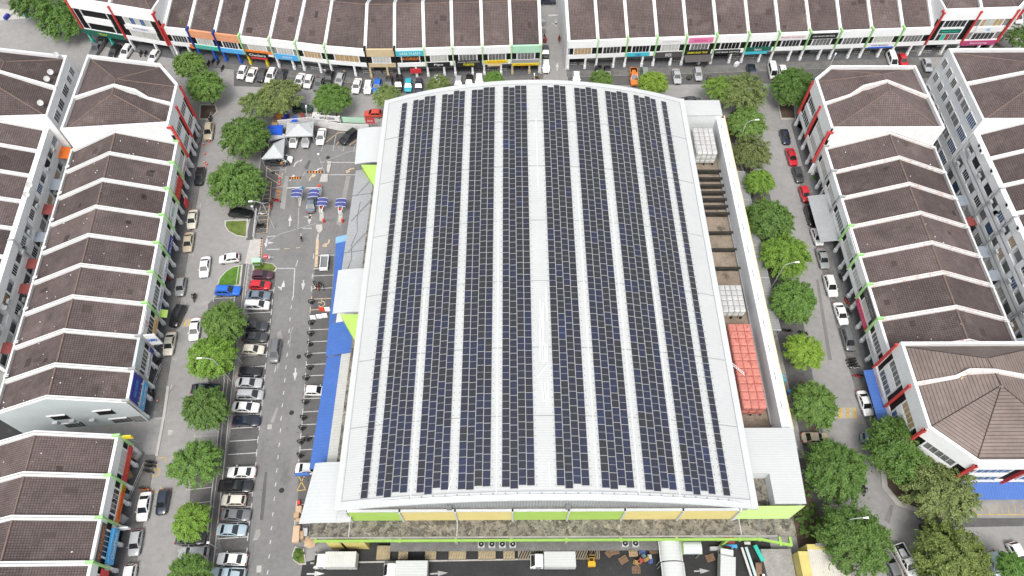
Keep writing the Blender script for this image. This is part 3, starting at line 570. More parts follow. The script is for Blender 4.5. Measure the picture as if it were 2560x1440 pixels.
for x in xs:
    mb = MB(); mb.box(x - .12, x + .12, 24.95, 25.5, 5.45, 10.62); mb.build('pilaster', 'flashing', MK)
mb = MB(); mb.box(xs[0], xs[-1], 25.12, 25.5, 10.5, 10.62); mb.build('coping', 'flashing', MK)
for k in (1200, 1420):
    x, y = at(k if k != 1200 else 1124, 1262, 11.5); mb = MB(); mb.box(x - .35, x + .35, 25.2, 25.8, 11.2, 11.9); mb.build('floodlight', 'flash_dark', MK)
# mossy canopy slab over the loading yard, with its lime edge beam
mb = MB(); mb.box(-29.4, 41.4, 22.75, 25.6, 5.1, 5.4); mb.build('canopy_slab', 'moss_slab', MK)
mb = MB(); mb.box(-29.2, 38.6, 22.66, 22.9, 5.38, 5.5); mb.build('slab_upstand', 'concrete', MK)
for x in (-23.6, -7.9, 33.4, 36.3, 38.5): 
    mb = MB(); mb.box(x - .05, x + .05, 22.9, 25.5, 5.4, 5.44); mb.build('slab_joint', 'flash_dark' if x > 34 else 'flashing', MK)
mb = MB(); mb.box(-28.6, 36.2, 22.3, 22.62, 4.6, 5.02); mb.build('edge_beam', 'lime_beam', MK)
mb = MB(); mb.hexa([(36.2, 22.3, 4.6), (40.6, 21.4, 4.6), (40.6, 21.75, 4.6), (36.2, 22.62, 4.6), (36.2, 22.3, 5.02), (40.6, 21.4, 5.02), (40.6, 21.75, 5.02), (36.2, 22.62, 5.02)]); mb.build('edge_beam', 'lime_beam', MK)
for x in (-28.4, -16.2, -8.1, 0, 8, 15.9, 24., 33.2, 36.1, 39, 40.5):
    mb = MB(); mb.box(x - .18, x + .18, 22.2 if x < 38 else 21.5, 22.75, 4.65, 5.06); mb.build('bracket', 'lime_beam', MK)
for x in (-24.8, -8, 8, 24, 31.5):
    mb = MB(); mb.box(x - .2, x + .2, 22.3, 22.6, 0, 4.6); mb.build('column', 'lime_beam' if x > 30 else 'concrete', MK)
mb = MB(); mb.box(-24, 38, 24.4, 24.8, 0, 5.1); mb.build('dock_wall', 'lime', MK)
mb = MB(); mb.box(-27, -21.4, 22.3, 24.4, 0, 4.2); mb.build('dock_room', 'ochre', MK)
mb = MB(); mb.box(-17.8, 22.5, 21.35, 24.4, 2.9, 3.1); mb.build('equipment_ledge', 'pave', MK)
# striped dock plates on the yard floor
for x0, x1, x2 in ((940, 974, 0), (995, 1019, 0), (1062, 1090, 1), (1121, 1165, 1), (1195, 1239, 1), (1258, 1287, 1), (1295, 1372, 2), (1420, 1500, 2)):
    a, b = at(x0, 1399, .9)[0], at(x1, 1399, .9)[0]; y0, y1 = 20.65, 22.6
    mb = MB(); mb.box(a, b, y0, y1, 0, .9); n = max(3, int((b - a) / .36)); 
    for k in range(n):
        u = a + (b - a) * k / n; w = (b - a) / n * .5
        for j in range(4 if x2 < 2 else 1):
            d = (y1 - y0) / (4 if x2 < 2 else 1); s = .25 if x2 < 2 else .9
            v0 = y0 + j * d; sh = (.3 if j % 2 and x2 == 1 else 0)
            q = [min(max(u + sh * w + e, a), b) for e in (0, w, w + s, s)]
            if q[1] - q[0] < .02: continue
            mb.face([(q[0], v0 + .03, .906), (q[1], v0 + .03, .906), (q[2], v0 + d - .03, .906), (q[3], v0 + d - .03, .906)], 1)
    mb.build('dock_plate', ['plate', 'plate_stripe'] if x2 < 2 else ['plate', 'black'], MK)
mb = MB(); mb.hexa([(-30, 20.2, 0), (12.6, 20.75, 0), (12.6, 20.95, 0), (-30, 20.4, 0), (-30, 20.2, .16), (12.6, 20.75, .16), (12.6, 20.95, .16), (-30, 20.4, .16)]); mb.build('kerb', 'kerb', None, kind='structure')
# outdoor units with round fans standing on the ledge
def ac_big(px_, py_, i):
    x, y = at(px_, py_, 3.9); t = thing('condenser_unit', 'fan condenser on the ledge under the lime beam, %s from the left' % ORD[i], 'condenser', (x, y, 3.1), 0, 'fan condensers on the ledge above the loading yard')
    mb = MB(); mb.box(x - .48, x + .48, y - .42, y + .42, 3.1, 3.95); mb.build('casing', 'galv', t)
    mb = MB(); mb.tube((x, y, 3.95), (x, y, 3.97), .39, n=18, m=0); mb.tube((x, y, 3.97), (x, y, 4.0), .1, n=10, m=1); mb.build('fan', ['black', 'galv'], t)
    mb = MB(); mb.tube((x, y, 3.97), (x, y, 4.01), .4, .42, 18); mb.f = mb.f[:-2]; mb.m = mb.m[:-2]; mb.uv = mb.uv[:-2]; mb.build('fan_ring', 'steel', t)
for i, p in enumerate(((1203, 1360), (1230, 1360), (1256, 1360), (1282, 1360), (1563, 1358), (1589, 1358))): ac_big(*p, i)
# barrel canopies over the yard
def barrel(x0, x1, y0, y1, z0, rise, axis, m, label, frame):
    t = thing('barrel_canopy', label, 'canopy', ((x0 + x1) / 2, (y0 + y1) / 2, 0), 0, 'barrel canopies over the loading yard'); mb = MB(); n = 12
    for i in range(n):
        a, b = math.pi * i / n, math.pi * (i + 1) / n
        if axis == 'y':
            xm, xr = (x0 + x1) / 2, (x1 - x0) / 2; A, B = (xm - xr * math.cos(a), z0 + rise * math.sin(a)), (xm - xr * math.cos(b), z0 + rise * math.sin(b))
            mb.face([(A[0], y0, A[1]), (B[0], y0, B[1]), (B[0], y1, B[1]), (A[0], y1, A[1])]); mb.face([(A[0], y1, A[1] - .05), (B[0], y1, B[1] - .05), (B[0], y0, B[1] - .05), (A[0], y0, A[1] - .05)])
        else:
            ym, yr = (y0 + y1) / 2, (y1 - y0) / 2; A, B = (ym - yr * math.cos(a), z0 + rise * math.sin(a)), (ym - yr * math.cos(b), z0 + rise * math.sin(b))
            mb.face([(x0, A[0], A[1]), (x1, A[0], A[1]), (x1, B[0], B[1]), (x0, B[0], B[1])]); mb.face([(x0, B[0], B[1] - .05), (x1, B[0], B[1] - .05), (x1, A[0], A[1] - .05), (x0, A[0], A[1] - .05)])
    mb.build('canopy_sheet', m, t, smooth=True)
    for x in (x0, x1): 
        mb = MB(); mb.box(x - .12, x + .12, y0, y1, z0 - .15, z0 + .05); mb.build('gutter', frame, t)
        for y in (y0 + .2, y1 - .2): 
            mb = MB(); mb.tube((x, y, 0), (x, y, z0 - .1), .07); mb.build('post', 'steel', t)
xa, ya = at(1648, 1350, 4.2); xb, _ = at(1700, 1350, 4.2)
barrel(xa, xb, 19.6, 22.4, 3.9, 1.0, 'y', 'canopy_white', 'near end of the long ribbed pale barrel canopy running out from the lime beam', 'flashing')
barrel(xa + .1, xb + .15, 10, 19.5, 3.7, .95, 'y', 'canopy_white', 'lower half of the long pale barrel canopy, cut by the bottom edge of the photo', 'flashing')
barrel(xb + .3, at(1752, 1360, 4.2)[0], 20.6, 22.4, 3.9, .7, 'x', 'canopy_white_x', 'short ribbed white barrel canopy beside the long one under the lime beam', 'lime_beam')
# --- left side: canopies, lean-to roofs, gutter
def canopy(y0, y1, xo_n, xo_s, zi, zo, sag, lab):
    mb = MB(); n = 8
    for i in range(n):
        t0, t1 = i / n, (i + 1) / n
        P = lambda t, y, xo, dz=0: (-24.9 + (xo + 24.9) * t, y, zi + (zo - zi) * t + sag * 4 * t * (1 - t) - dz)
        A, B, C, D = P(t0, y0, xo_s), P(t0, y1, xo_n), P(t1, y1, xo_n), P(t1, y0, xo_s)
        mb.face([A, B, C, D]); A2, B2, C2, D2 = [(p[0], p[1], p[2] - .14) for p in (A, B, C, D)]; mb.face([D2, C2, B2, A2]); mb.face([A, D, D2, A2]); mb.face([C, B, B2, C2])
    mb.face([D, C, C2, D2]); mb.build('side_canopy', 'canopy_white', MK)
canopy(91.5, 100.6, -30.2, -29.8, 8.6, 8.0, .25, ''); canopy(58.6, 67.2, -30.0, -29.9, 8.6, 8.0, .25, ''); canopy(24.2, 33.0, -29.2, -30.3, 8.6, 8.0, .2, '')
mb = MB(); mb.hexa([(-24.95, 24.2, 8.4), (-22.9, 24.35, 8.2), (-22.9, 26.6, 8.2), (-24.95, 26.6, 8.4), (-24.95, 24.2, 8.55), (-22.9, 24.35, 8.35), (-22.9, 26.6, 8.35), (-24.95, 26.6, 8.55)]); mb.build('side_canopy', 'canopy_white', MK)
for ya_, yb_ in ((86.5, 91.4), (53.6, 58.5)):
    mb = MB(); A, B, C = (-28.6, yb_, 7.9), (-25.3, yb_, 7.9), (-25.6, ya_, 6.9); mb.face([A, C, B]); mb.face([A, B, (-25.3, yb_, 5), (-28.6, yb_, 5)]); mb.face([A, (-28.6, yb_, 5), (-25.6, ya_, 5), C]); mb.build('canopy_cheek', 'lime', MK)
mb = MB(); mb.box(-26.3, -25.2, 33.2, 58.4, 6.0, 6.9); mb.box(-26.2, -25.2, 67.3, 91.4, 6.0, 6.9); mb.build('gutter', 'moss_slab', MK)
mb = MB(); mb.hexa([(-30.1, 67.2, 5.4), (-26.3, 67.2, 6.2), (-26.3, 92, 6.2), (-30.1, 92, 5.4), (-30.1, 67.2, 5.55), (-26.3, 67.2, 6.35), (-26.3, 92, 6.35), (-30.1, 92, 5.55)]); mb.build('lean_to_roof', 'grey_metal', MK)
mb = MB()
for y in (72.5, 85.6): mb.hexa([(-30.1, y, 5.5), (-26.3, y, 6.3), (-26.3, y + .1, 6.3), (-30.1, y + .1, 5.5), (-30.1, y, 5.62), (-26.3, y, 6.42), (-26.3, y + .1, 6.42), (-30.1, y + .1, 5.62)])
mb.build('lean_to_seam', 'flash_dark', MK)
for x0, y0, x1, y1 in ((-29.6, 79.6, -26.4, 83.4), (-29.4, 72.6, -26.4, 76.2), (-29.2, 85.7, -26.3, 89.2)):
    mb = MB(); mb.tube((x0, y0, 5.75), (x1, y1, 6.75), .05, n=5); mb.build('stay_rod', 'flash_dark', MK)
mb = MB(); mb.path([(-28.3, 84, 6.0), (-28.5, 80, 6.0), (-28.1, 77, 6.0), (-28.9, 74, 5.9), (-28.5, 71, 6.0), (-29.2, 67.8, 5.8)], .04, 5); mb.build('cable', 'flash_dark', MK)
mb = MB(); mb.hexa([(-28.2, 33.3, 5.2), (-26.3, 33.3, 5.8), (-26.3, 55, 5.8), (-28.2, 55, 5.2), (-28.2, 33.3, 5.3), (-26.3, 33.3, 5.9), (-26.3, 55, 5.9), (-28.2, 55, 5.3)]); mb.build('lean_to_roof', 'pale_metal', MK)
mb = MB(); mb.box(-28.1, -26.0, 26, 58.5, 0, 4.8); mb.box(-30.0, -26.0, 58.5, 92, 0, 4.8); mb.build('side_wall', 'wall_white', MK)
# blue awning over the shopfront; pale end sheet
mb = MB(); mb.hexa([(-31.0, 33.2, 4.3), (-28.2, 33.2, 5.1), (-28.2, 52.2, 5.1), (-30.6 - .2, 52.2, 4.3), (-31.0, 33.2, 4.38), (-28.2, 33.2, 5.2), (-28.2, 52.2, 5.2), (-30.8, 52.2, 4.38)]); mb.build('awning', 'blue_metal', MK)
mb = MB(); mb.hexa([(-31.0, 52.3, 4.45), (-26.4, 52.3, 6.0), (-26.4, 58.5, 6.0), (-31.2, 58.5, 4.45), (-31.0, 52.3, 4.55), (-26.4, 52.3, 6.1), (-26.4, 58.5, 6.1), (-31.2, 58.5, 4.55)]); mb.build('awning', 'blue_metal', MK)
mb = MB(); mb.hexa([(-31.6, 66.5, 4.3), (-30.15, 66.5, 5.2), (-30.15, 75.4, 5.2), (-32.2, 75.4, 4.3), (-31.6, 66.5, 4.38), (-30.15, 66.5, 5.28), (-30.15, 75.4, 5.28), (-32.2, 75.4, 4.38)]); mb.build('awning', 'blue_metal', MK)
mb = MB(); mb.hexa([(-31.3, 58.6, 4.3), (-30.15, 58.6, 5.0), (-30.15, 66.4, 5.0), (-31.6, 66.4, 4.3), (-31.3, 58.6, 4.38), (-30.15, 58.6, 5.08), (-30.15, 66.4, 5.08), (-31.6, 66.4, 4.38)]); mb.build('awning', 'blue_metal', MK)
mb = MB(); mb.hexa([(-32.3, 75.5, 4.3), (-30.15, 75.5, 5.1), (-30.15, 77, 5.0), (-32.4, 77, 4.2), (-32.3, 75.5, 4.36), (-30.15, 75.5, 5.16), (-30.15, 77, 5.06), (-32.4, 77, 4.26)]); mb.build('awning', 'sky_blue_metal', MK)
# --- right side: roof-top boxes, service bays, parapet wall
mb = MB(); mb.box(35.0, 42.4, 103.2, 107.2, 0, 8.8); mb.build('annex_box', 'wall_white', MK)
mb = MB(); mb.box(34.95, 42.5, 103.1, 107.3, 8.8, 9.0); mb.build('annex_roof', 'white_roof', MK)
mb = MB(); mb.box(34.2, 41.9, 39, 103.2, 0, 3.9); mb.build('bay_base', 'concrete', MK)
mb = MB(); mb.box(34.3, 41.5, 39, 103, 3.9, 3.96); mb.build('bay_floor', 'bay_floor', MK)
mb = MB(); mb.box(41.5, 43.1, 38, 103.2, 0, 8.0); mb.box(41.5, 43.1, 38, 103.2, 8.0, 8.05); mb.build('parapet_wall', 'wall_white', MK)
mb = MB(); mb.box(43.1, 43.32, 38, 104, 7.3, 8.0); mb.build('wall_coping', 'yellow_stain', MK)
for k in range(13):
    mb = MB(); y = 100 - k * 4.9; mb.box(42.1, 42.22, y, y + 1.4, 8.05, 8.07); mb.build('coping_slot', 'flash_dark', MK)
for i, y in enumerate((92.3, 90.4, 88.6, 86.9, 85.2, 83.5, 81.8, 77.5, 73.7, 69.6)):
    mb = MB(); mb.box(34.4, 41.5, y - .22, y + .22, 3.96, 4.9 if i < 7 else 4.7); mb.build('bay_beam', 'bay_beam' if i < 7 else 'bay_beam', MK)
mb = MB(); mb.box(41.2, 41.45, 40, 92, 4.0, 4.5); mb.build('bay_pipe', 'steel', MK)
# south-east box with the lime sloping wall
mb = MB(); mb.prism([(34.9, 30.9), (37.9, 30.9), (37.9, 26.5), (42.4, 26.5), (42.9, 37.9), (34.9, 37.9)], 8.6, 8.85); mb.build('annex_roof', 'white_roof', MK)
mb = MB(); mb.prism([(35.2, 30.9), (38, 30.9), (38, 26.7), (42.2, 26.7), (42.7, 37.7), (35.2, 37.7)], 0, 8.6); mb.build('annex_box', 'wall_white', MK)
mb = MB(); mb.box(34.3, 38, 26.6, 30.9, 0, 6.4); mb.build('annex_pit', 'moss_slab', MK)
mb = MB(); A, B, C, D = (33.0, 26.3, 8.4), (42.4, 26.35, 8.4), (40.7, 25.2, 5.45), (32.6, 25.2, 5.45); mb.face([D, C, B, A]); mb.face([C, (40.7, 26.4, 5.45), B]); mb.build('sloping_wall', 'lime_light', MK)
mb = MB(); mb.hexa([(32.3, 25.0, 5.5), (32.7, 25.0, 5.5), (33.5, 26.2, 8.5), (33.1, 26.2, 8.5), (32.3, 25.0, 5.7), (32.7, 25.0, 5.7), (33.5, 26.2, 8.7), (33.1, 26.2, 8.7)]); mb.build('downpipe', 'flashing', MK)
# bottom right outbuildings
mb = MB(); a = at(1945, 1440, 3.2); b = at(2060, 1360, 3.2); mb.box(41.8, 43.2, 8, 21, 0, 3.6); mb.build('boundary_wall', 'ochre', MK)
OB = thing('outbuilding', 'low outbuilding with a cream ribbed metal roof stained brown, by the yellow wall', 'shed', (46, 15, 0))
mb = MB(); mb.box(43.4, 48.6, 6, 21.2, 0, 3.0); mb.build('wall', 'ochre', OB)
mat('cream_roof', (.5, .48, .42), .6, .05, .5); overlay(M['cream_roof'], (.12, .06, .05), .62, .66, .7, amount=.9, stretch=(3.5, .4, 1)); ribs(M['cream_roof'], 'X', .3, .4, .03, .12)
mb = MB(); mb.hexa([(43.3, 6, 3.0), (48.8, 6, 3.0), (48.8, 21.3, 3.3), (43.3, 21.3, 3.3), (43.3, 6, 3.1), (48.8, 6, 3.1), (48.8, 21.3, 3.4), (43.3, 21.3, 3.4)]); mb.build('roof', 'cream_roof', OB)
mb = MB(); mb.box(43.3, 49.2, 21.3, 22.0, 0, 3.5); mb.build('back_wall', 'ochre', OB); mb = MB(); mb.box(44.6, 49.0, 21.7, 22.1, 3.5, 3.75); mb.build('gutter', 'concrete', OB)
PT = thing('yard_platform', 'grey concrete platform strewn with planks beside the yellow wall', 'platform', (39.8, 14, 0)); mb = MB(); mb.prism([(37.2, 21.8), (41.7, 21.8), (41.7, 6), (38.4, 6)], 0, 1.2); mb.build('slab', 'concrete', PT)
# covered walkways outside the right wall
for i, (y0, y1) in enumerate(((57.5, 93.5), (36.6, 57.2))):
    t = thing('covered_walkway', ('upper' if i == 0 else 'lower') + ' grey sheet metal walkway roof outside the white wall, beside the trees', 'walkway roof', (46, (y0 + y1) / 2, 0), 0, 'walkway roofs along the right wall')
    x0, x1 = (43.5, 46.9) if i == 0 else (43.5, 45.3); z = 3.1; mb = MB(); mb.hexa([(x0, y0, z + .35), (x1, y0, z), (x1, y1, z), (x0, y1, z + .35), (x0, y0, z + .42), (x1, y0, z + .07), (x1, y1, z + .07), (x0, y1, z + .42)]); mb.build('roof_sheet', 'walk_metal', t)
    n = int((y1 - y0) / 3.5)
    for k in range(n + 1):
        y = y0 + .2 + (y1 - y0 - .4) * k / n; mb = MB(); mb.tube((x1 - .15, y, 0), (x1 - .15, y, z), .06); mb.build('post', 'steel', t)
        mb = MB(); mb.hexa([(x0, y - .05, z + .42), (x1, y - .05, z + .08), (x1, y + .05, z + .08), (x0, y + .05, z + .42), (x0, y - .05, z + .47), (x1, y - .05, z + .13), (x1, y + .05, z + .13), (x0, y + .05, z + .47)]); mb.build('sheet_joint', 'galv', t)
# --- sectional water tanks: each pillow panel a piece
def tank(label, x0, x1, y0, y1, z0, z1, nx, ny, nz, m, ms, mg, group):
    t = thing('water_tank', label, 'water tank', ((x0 + x1) / 2, (y0 + y1) / 2, z0), 0, group); mb = MB(); mb.box(x0 + .04, x1 - .04, y0 + .04, y1 - .04, z0, z1 - .04); mb.build('tank_core', mg, t)
    def pillow(ax, w, h):
        b = MB(); f = .06; o = min(w, h) * .2
        P = lambda u, v, d: (u, v, d) if ax == 'z' else (u, -d, v) if ax == 'y' else (-d, u, v)
        q = lambda i, d: [P(-w / 2 + i, -h / 2 + i, d), P(w / 2 - i, -h / 2 + i, d), P(w / 2 - i, h / 2 - i, d), P(-w / 2 + i, h / 2 - i, d)]
        A, B, C = q(.03, 0), q(.05, .05), q(o, .05 + .1)
        flip = ax == 'x'
        for i in range(4):
            j = (i + 1) % 4
            for s, e in ((A, B), (B, C)): b.face([s[i], s[j], e[j], e[i]][::-1 if flip else 1])
        b.face(C[::-1 if flip else 1]); return b.mesh('tank_panel', [m if ax == 'z' else ms])
    w, h, d = (x1 - x0) / nx, (y1 - y0) / ny, (z1 - z0) / nz; mt, my, mx = pillow('z', w, h), pillow('y', w, d), pillow('x', h, d)
    L = Vector(t.location)
    for i in range(nx):
        for j in range(ny): link('tank_panel', mt, t, loc=Vector((x0 + w * (i + .5), y0 + h * (j + .5), z1 - .04)) - L)
        for k in range(nz): link('tank_panel', my, t, loc=Vector((x0 + w * (i + .5), y0 + .04, z0 + d * (k + .5))) - L)
    for j in range(ny):
        for k in range(nz): link('tank_panel', mx, t, loc=Vector((x0 + .04, y0 + h * (j + .5), z0 + d * (k + .5))) - L)
    for x in np.linspace(x0 + .3, x1 - .3, 3):
        b = MB(); b.box(x - .15, x + .15, y0 - .15, y1 + .15, 3.96, z0); b.build('skid', 'bay_beam', t)
    return t
tank('square white sectional water tank at the far end of the service bays', 36.6, 40.6, 94.6, 101.2, 4.4, 7.4, 4, 6, 3, 'tank_white', 'tank_side', 'tank_groove', 'sectional water tanks')
tank('low grey white sectional water tank just above the red tank', 36.3, 40.2, 59.6, 64.8, 4.7, 6.6, 4, 5, 2, 'tank_white', 'tank_side', 'tank_groove', 'sectional water tanks')
tr = tank('long salmon red sectional water tank in the nearest service bay', 36.6, 40.3, 41.9, 56.9, 4.3, 7.0, 3, 11, 2, 'tank_red', 'tank_red', 'tank_groove_red', 'sectional water tanks')
ld = thing('ladder', 'white aluminium ladder leaning from the roof edge over the red tank', 'ladder', (36.2, 48, 7)); 
for s in (-.2, .2):
    mb = MB(); mb.tube((34.7, 48.3 + s, 10.1), (37.6, 47.5 + s, 7.3), .04, n=5); mb.build('rail', 'rail_white', ld)
for k in range(8):
    f = (k + .5) / 8; mb = MB(); x, y, z = 34.7 + 2.9 * f, 48.3 - .8 * f, 10.1 - 2.8 * f; mb.tube((x, y - .2, z), (x, y + .2, z), .03, n=5); mb.build('rung', 'rail_white', ld)
# ---------------------------------------------------------------- terraces of shophouses
V2 = lambda p: Vector((p[0], p[1]))
SIGN_STR = ['TYRE SHOP', 'Checkers', 'manis', 'KLINIK PERGIGIAN', 'Pipo', 'hoco.', 'DAMAI RASA THAI', 'CAP BAGS SERVICE', 'MAGISTICS TECHNOLOGY', 'LG', 'FIAMMA', 'OneMed', 'VV GRANEVO', 'Samsung', 'WEL', 'KOREA', 'STUDIO', 'CHESS SPORT', 'WOK', 'TM CENTRE', 'SAN YUAN', 'SALON', 'PANAS', 'MEDIC', 'HONG LEONG', 'AUTO PARTS', 'PUSAT', 'BENGKEL', 'T.I.M.E', 'BRIDAL', 'SAINS TUISYEN']
prepare_text(SIGN_STR)
class Frame:
    """plan of one shop: a metres along the front from the left, d metres inwards, z up"""
    def __init__(s, FL, FR, nL, nR):
        s.FL, s.FR, s.nL, s.nR = V2(FL), V2(FR), V2(nL), V2(nR); s.W = (s.FR - s.FL).length
        e = (s.FR - s.FL).normalized(); s.right = Vector((e.x, e.y, 0)); s.out = Vector((e.y, -e.x, 0))
    def P(s, a, d, z):
        L, Rr = s.FL + s.nL * d, s.FR + s.nR * d; p = L + (Rr - L) * (a / s.W); return (p.x, p.y, z)
    def box(s, mb, a0, a1, d0, d1, z0, z1, m=0, mt=None):
        mb.hexa([s.P(a0, d0, z0), s.P(a1, d0, z0), s.P(a1, d1, z0), s.P(a0, d1, z0), s.P(a0, d0, z1), s.P(a1, d0, z1), s.P(a1, d1, z1), s.P(a0, d1, z1)], m, mt)
PANEK = ['pane_pale', 'pane_grey', 'pane_dark', 'pane_tan', 'pane_blue', 'pane_yellow']
rs = random.Random(11)
def window(fr, t, a0, a1, z0, z1, d, n, pane, frame='frame_white', rows=1):
    w = thing_part('window', t); mb = MB(); f = .07
    fr.box(mb, a0, a1, d - .06, d + .08, z0, z0 + f); fr.box(mb, a0, a1, d - .06, d + .08, z1 - f, z1)
    for k in range(n + 1):
        a = a0 + (a1 - a0 - f) * k / n; fr.box(mb, a, a + f, d - .06, d + .08, z0 + f, z1 - f)
    if rows > 1: fr.box(mb, a0 + f, a1 - f, d - .05, d + .07, (z0 + z1) / 2 - .03, (z0 + z1) / 2 + .03)
    mb.v = [tuple(Vector(q) - world_loc(t)) for q in mb.v]
    w = link('window', mb.mesh('window', [frame]), t)
    for k in range(n):
        b = MB(); u0 = a0 + (a1 - a0 - f) * k / n + f; u1 = a0 + (a1 - a0 - f) * (k + 1) / n
        fr.box(b, u0, u1, d + .0, d + .04, z0 + f, z1 - f)
        pm = pane if isinstance(pane, str) else pane[k % len(pane)]
        b.build('pane', pm, w)
    return w
def thing_part(n, t): return None
def sign(fr, t, a0, a1, z0, z1, d, m, txt=None, tm='sign_white', th=.12, frac=(.75, .5), off=.5):
    mb = MB(); fr.box(mb, a0, a1, d - th, d, z0, z1); s = mb.build('sign_board', m, t)
    if txt:
        W_, H_ = a1 - a0, z1 - z0; c = Vector(fr.P(a0 + W_ * off, d - th, (z0 + z1) / 2)); lettering(txt, c, fr.right, (0, 0, 1), W_ * frac[0], H_ * frac[1], tm, s)
    return s
def facade(fr, t, st=2, fin='green_fin', par='white_paint', win='pane_pale', signs=(), cols=True, lastfin=False, colmat='white_paint', span='white_paint', flank='void', colpos=.6, dado=None, topz=None):
    W_ = fr.W; H = 3.6 * (st - 2); mb = MB()
    fr.box(mb, 0, W_, -.5, 2.6, 0, .15, 2); fr.box(mb, 0, W_, 2.6, 2.8, .15, 3.1, 3)
    fr.box(mb, 0, W_, .02, 2.75, 3.1, 4.15, 0)
    for k in range(st - 1):
        z = 4.15 + 3.6 * k; fr.box(mb, 0, W_, .2, .8, z, z + 1.9, 1)
        if k < st - 2: fr.box(mb, .17 * W_, W_ * .83, .0, .5, z + 1.9, z + 3.6, 0)
        if k < st - 2: fr.box(mb, 0, W_, .2, .8, z + 1.9, z + 3.6, 1 if flank == 'void' else 0)
    mb.build('wall', [span, flank, 'arcade_floor', 'shutter'], t)
    mb = MB(); fr.box(mb, 0, W_, -.03, .42, 6.05 + H, topz or 7.9 + H, 0); mb.build('parapet', par, t)
    for k in range(st - 1):
        z = 4.15 + 3.6 * k; wm = win[k] if isinstance(win, (list, tuple)) else win
        for a in (.19, .81): mb = MB(); fr.box(mb, W_ * a - .08, W_ * a + .08, -.0, .3, z, z + 1.9); mb.build('window_post', 'white_paint', t)
        if isinstance(wm, tuple) or wm: window(fr, t, W_ * .205, W_ * .795, z + .02, z + 1.86, .08, 5 if W_ > 5.5 else 4, wm)
    if cols:
        for a in (.0, colpos):
            mb = MB(); fr.box(mb, W_ * a + .02, W_ * a + .42, .05, .5, .15, 3.1); fr.box(mb, W_ * a - .05, W_ * a + .49, -.02, .57, .15, .95); mb.build('column', colmat, t)
    # shop front: shutter slats and a dark doorway
    mb = MB(); fr.box(mb, W_ * .08, W_ * (.4 + .4 * rs.random()), 2.52, 2.6, .2, 2.8); mb.build('shopfront', rs.choice(['shop_dark', 'shop_dark', 'interior_grey', 'shutter']), t)
    if fin:
        for a in ([0, W_] if lastfin else [0]):
            mb = MB(); fr.box(mb, a - .13, a + .13, -.38, .1, 3.4, 8.35 + H); fr.box(mb, a - .2, a + .2, -.42, .75, 7.95 + H, 8.4 + H); mb.build('fin', fin, t)
    for s in signs: sign(fr, t, *s)
def gable_roof(fr, t, D, dr, ze=7.35, zt=11.6, tile='roof_tile', a0=.18, a1=None):
    W_ = fr.W; a1 = W_ if a1 is None else a1; mb = MB(); n = 3
    for d0, z0, d1, z1 in ((.42, ze, dr, zt), (D - .3, ze, dr, zt)):
        Ls = math.hypot(d1 - d0, z1 - z0)
        q = [fr.P(a0, d0, z0), fr.P(a1, d0, z0), fr.P(a1, d1, z1), fr.P(a0, d1, z1)]; uv = [(a0, 0), (a1, 0), (a1, Ls), (a0, Ls)]
        if d0 > d1: q, uv = q[::-1], uv[::-1]
        mb.face(q, 0, uv)
    r = mb.build('roof', tile, t); mb = MB(); fr.box(mb, a0, a1, dr - .12, dr + .12, zt - .05, zt + .09); mb.build('ridge_cap', 'ridge_cap', r)
def party(fr, t, a, D, dr, mt='party_white', full=False, ze=7.35, zt=11.6, w=.33, up=.42):
    mb = MB(); st = [(.2, ze + up), (dr, zt + up), (D - .1, ze + up)]; zb = lambda z: 0 if full else z - 1.2
    for (d0, z0), (d1, z1) in zip(st, st[1:]):
        mb.hexa([fr.P(a - w, d0, zb(z0)), fr.P(a + w, d0, zb(z0)), fr.P(a + w, d1, zb(z1)), fr.P(a - w, d1, zb(z1)), fr.P(a - w, d0, z0), fr.P(a + w, d0, z0), fr.P(a + w, d1, z1), fr.P(a - w, d1, z1)])
    mb.build('party_wall', mt, t)
    # flashing groove down the middle of the coping
    mb = MB(); k = .04
    for (d0, z0), (d1, z1) in zip(st, st[1:]):
        mb.hexa([fr.P(a - k, d0 + .1, z0), fr.P(a + k, d0 + .1, z0), fr.P(a + k, d1, z1), fr.P(a - k, d1, z1), fr.P(a - k, d0 + .1, z0 + .05), fr.P(a + k, d0 + .1, z0 + .05), fr.P(a + k, d1, z1 + .05), fr.P(a - k, d1, z1 + .05)])
    mb.build('coping_joint', 'concrete', t)
def back_wall(fr, t, D, H=7.6):
    mb = MB(); fr.box(mb, 0, fr.W, D - .3, D, 0, H + .35, 0); mb.build('rear_wall', 'white_dirty', t)
def bits(fr, t, D, dr, n):
    """pale scraps and patch tiles lying on the roof"""
    mb = MB()
    for _ in range(n):
        a, d = rs.uniform(.6, fr.W - .6), rs.uniform(1, D - 1); z = 7.4 + 4.2 * (d - .4) / (dr - .4) if d < dr else 7.4 + 4.2 * (D - .3 - d) / (D - .3 - dr); s = rs.uniform(.07, .16)
        x, y, _ = fr.P(a, d, 0); mb.obox((x, y, z), (s * 1.4, s, .1), rs.random() * 3)
    if n: mb.build('roof_scraps', 'frame_white', t, kind='stuff')
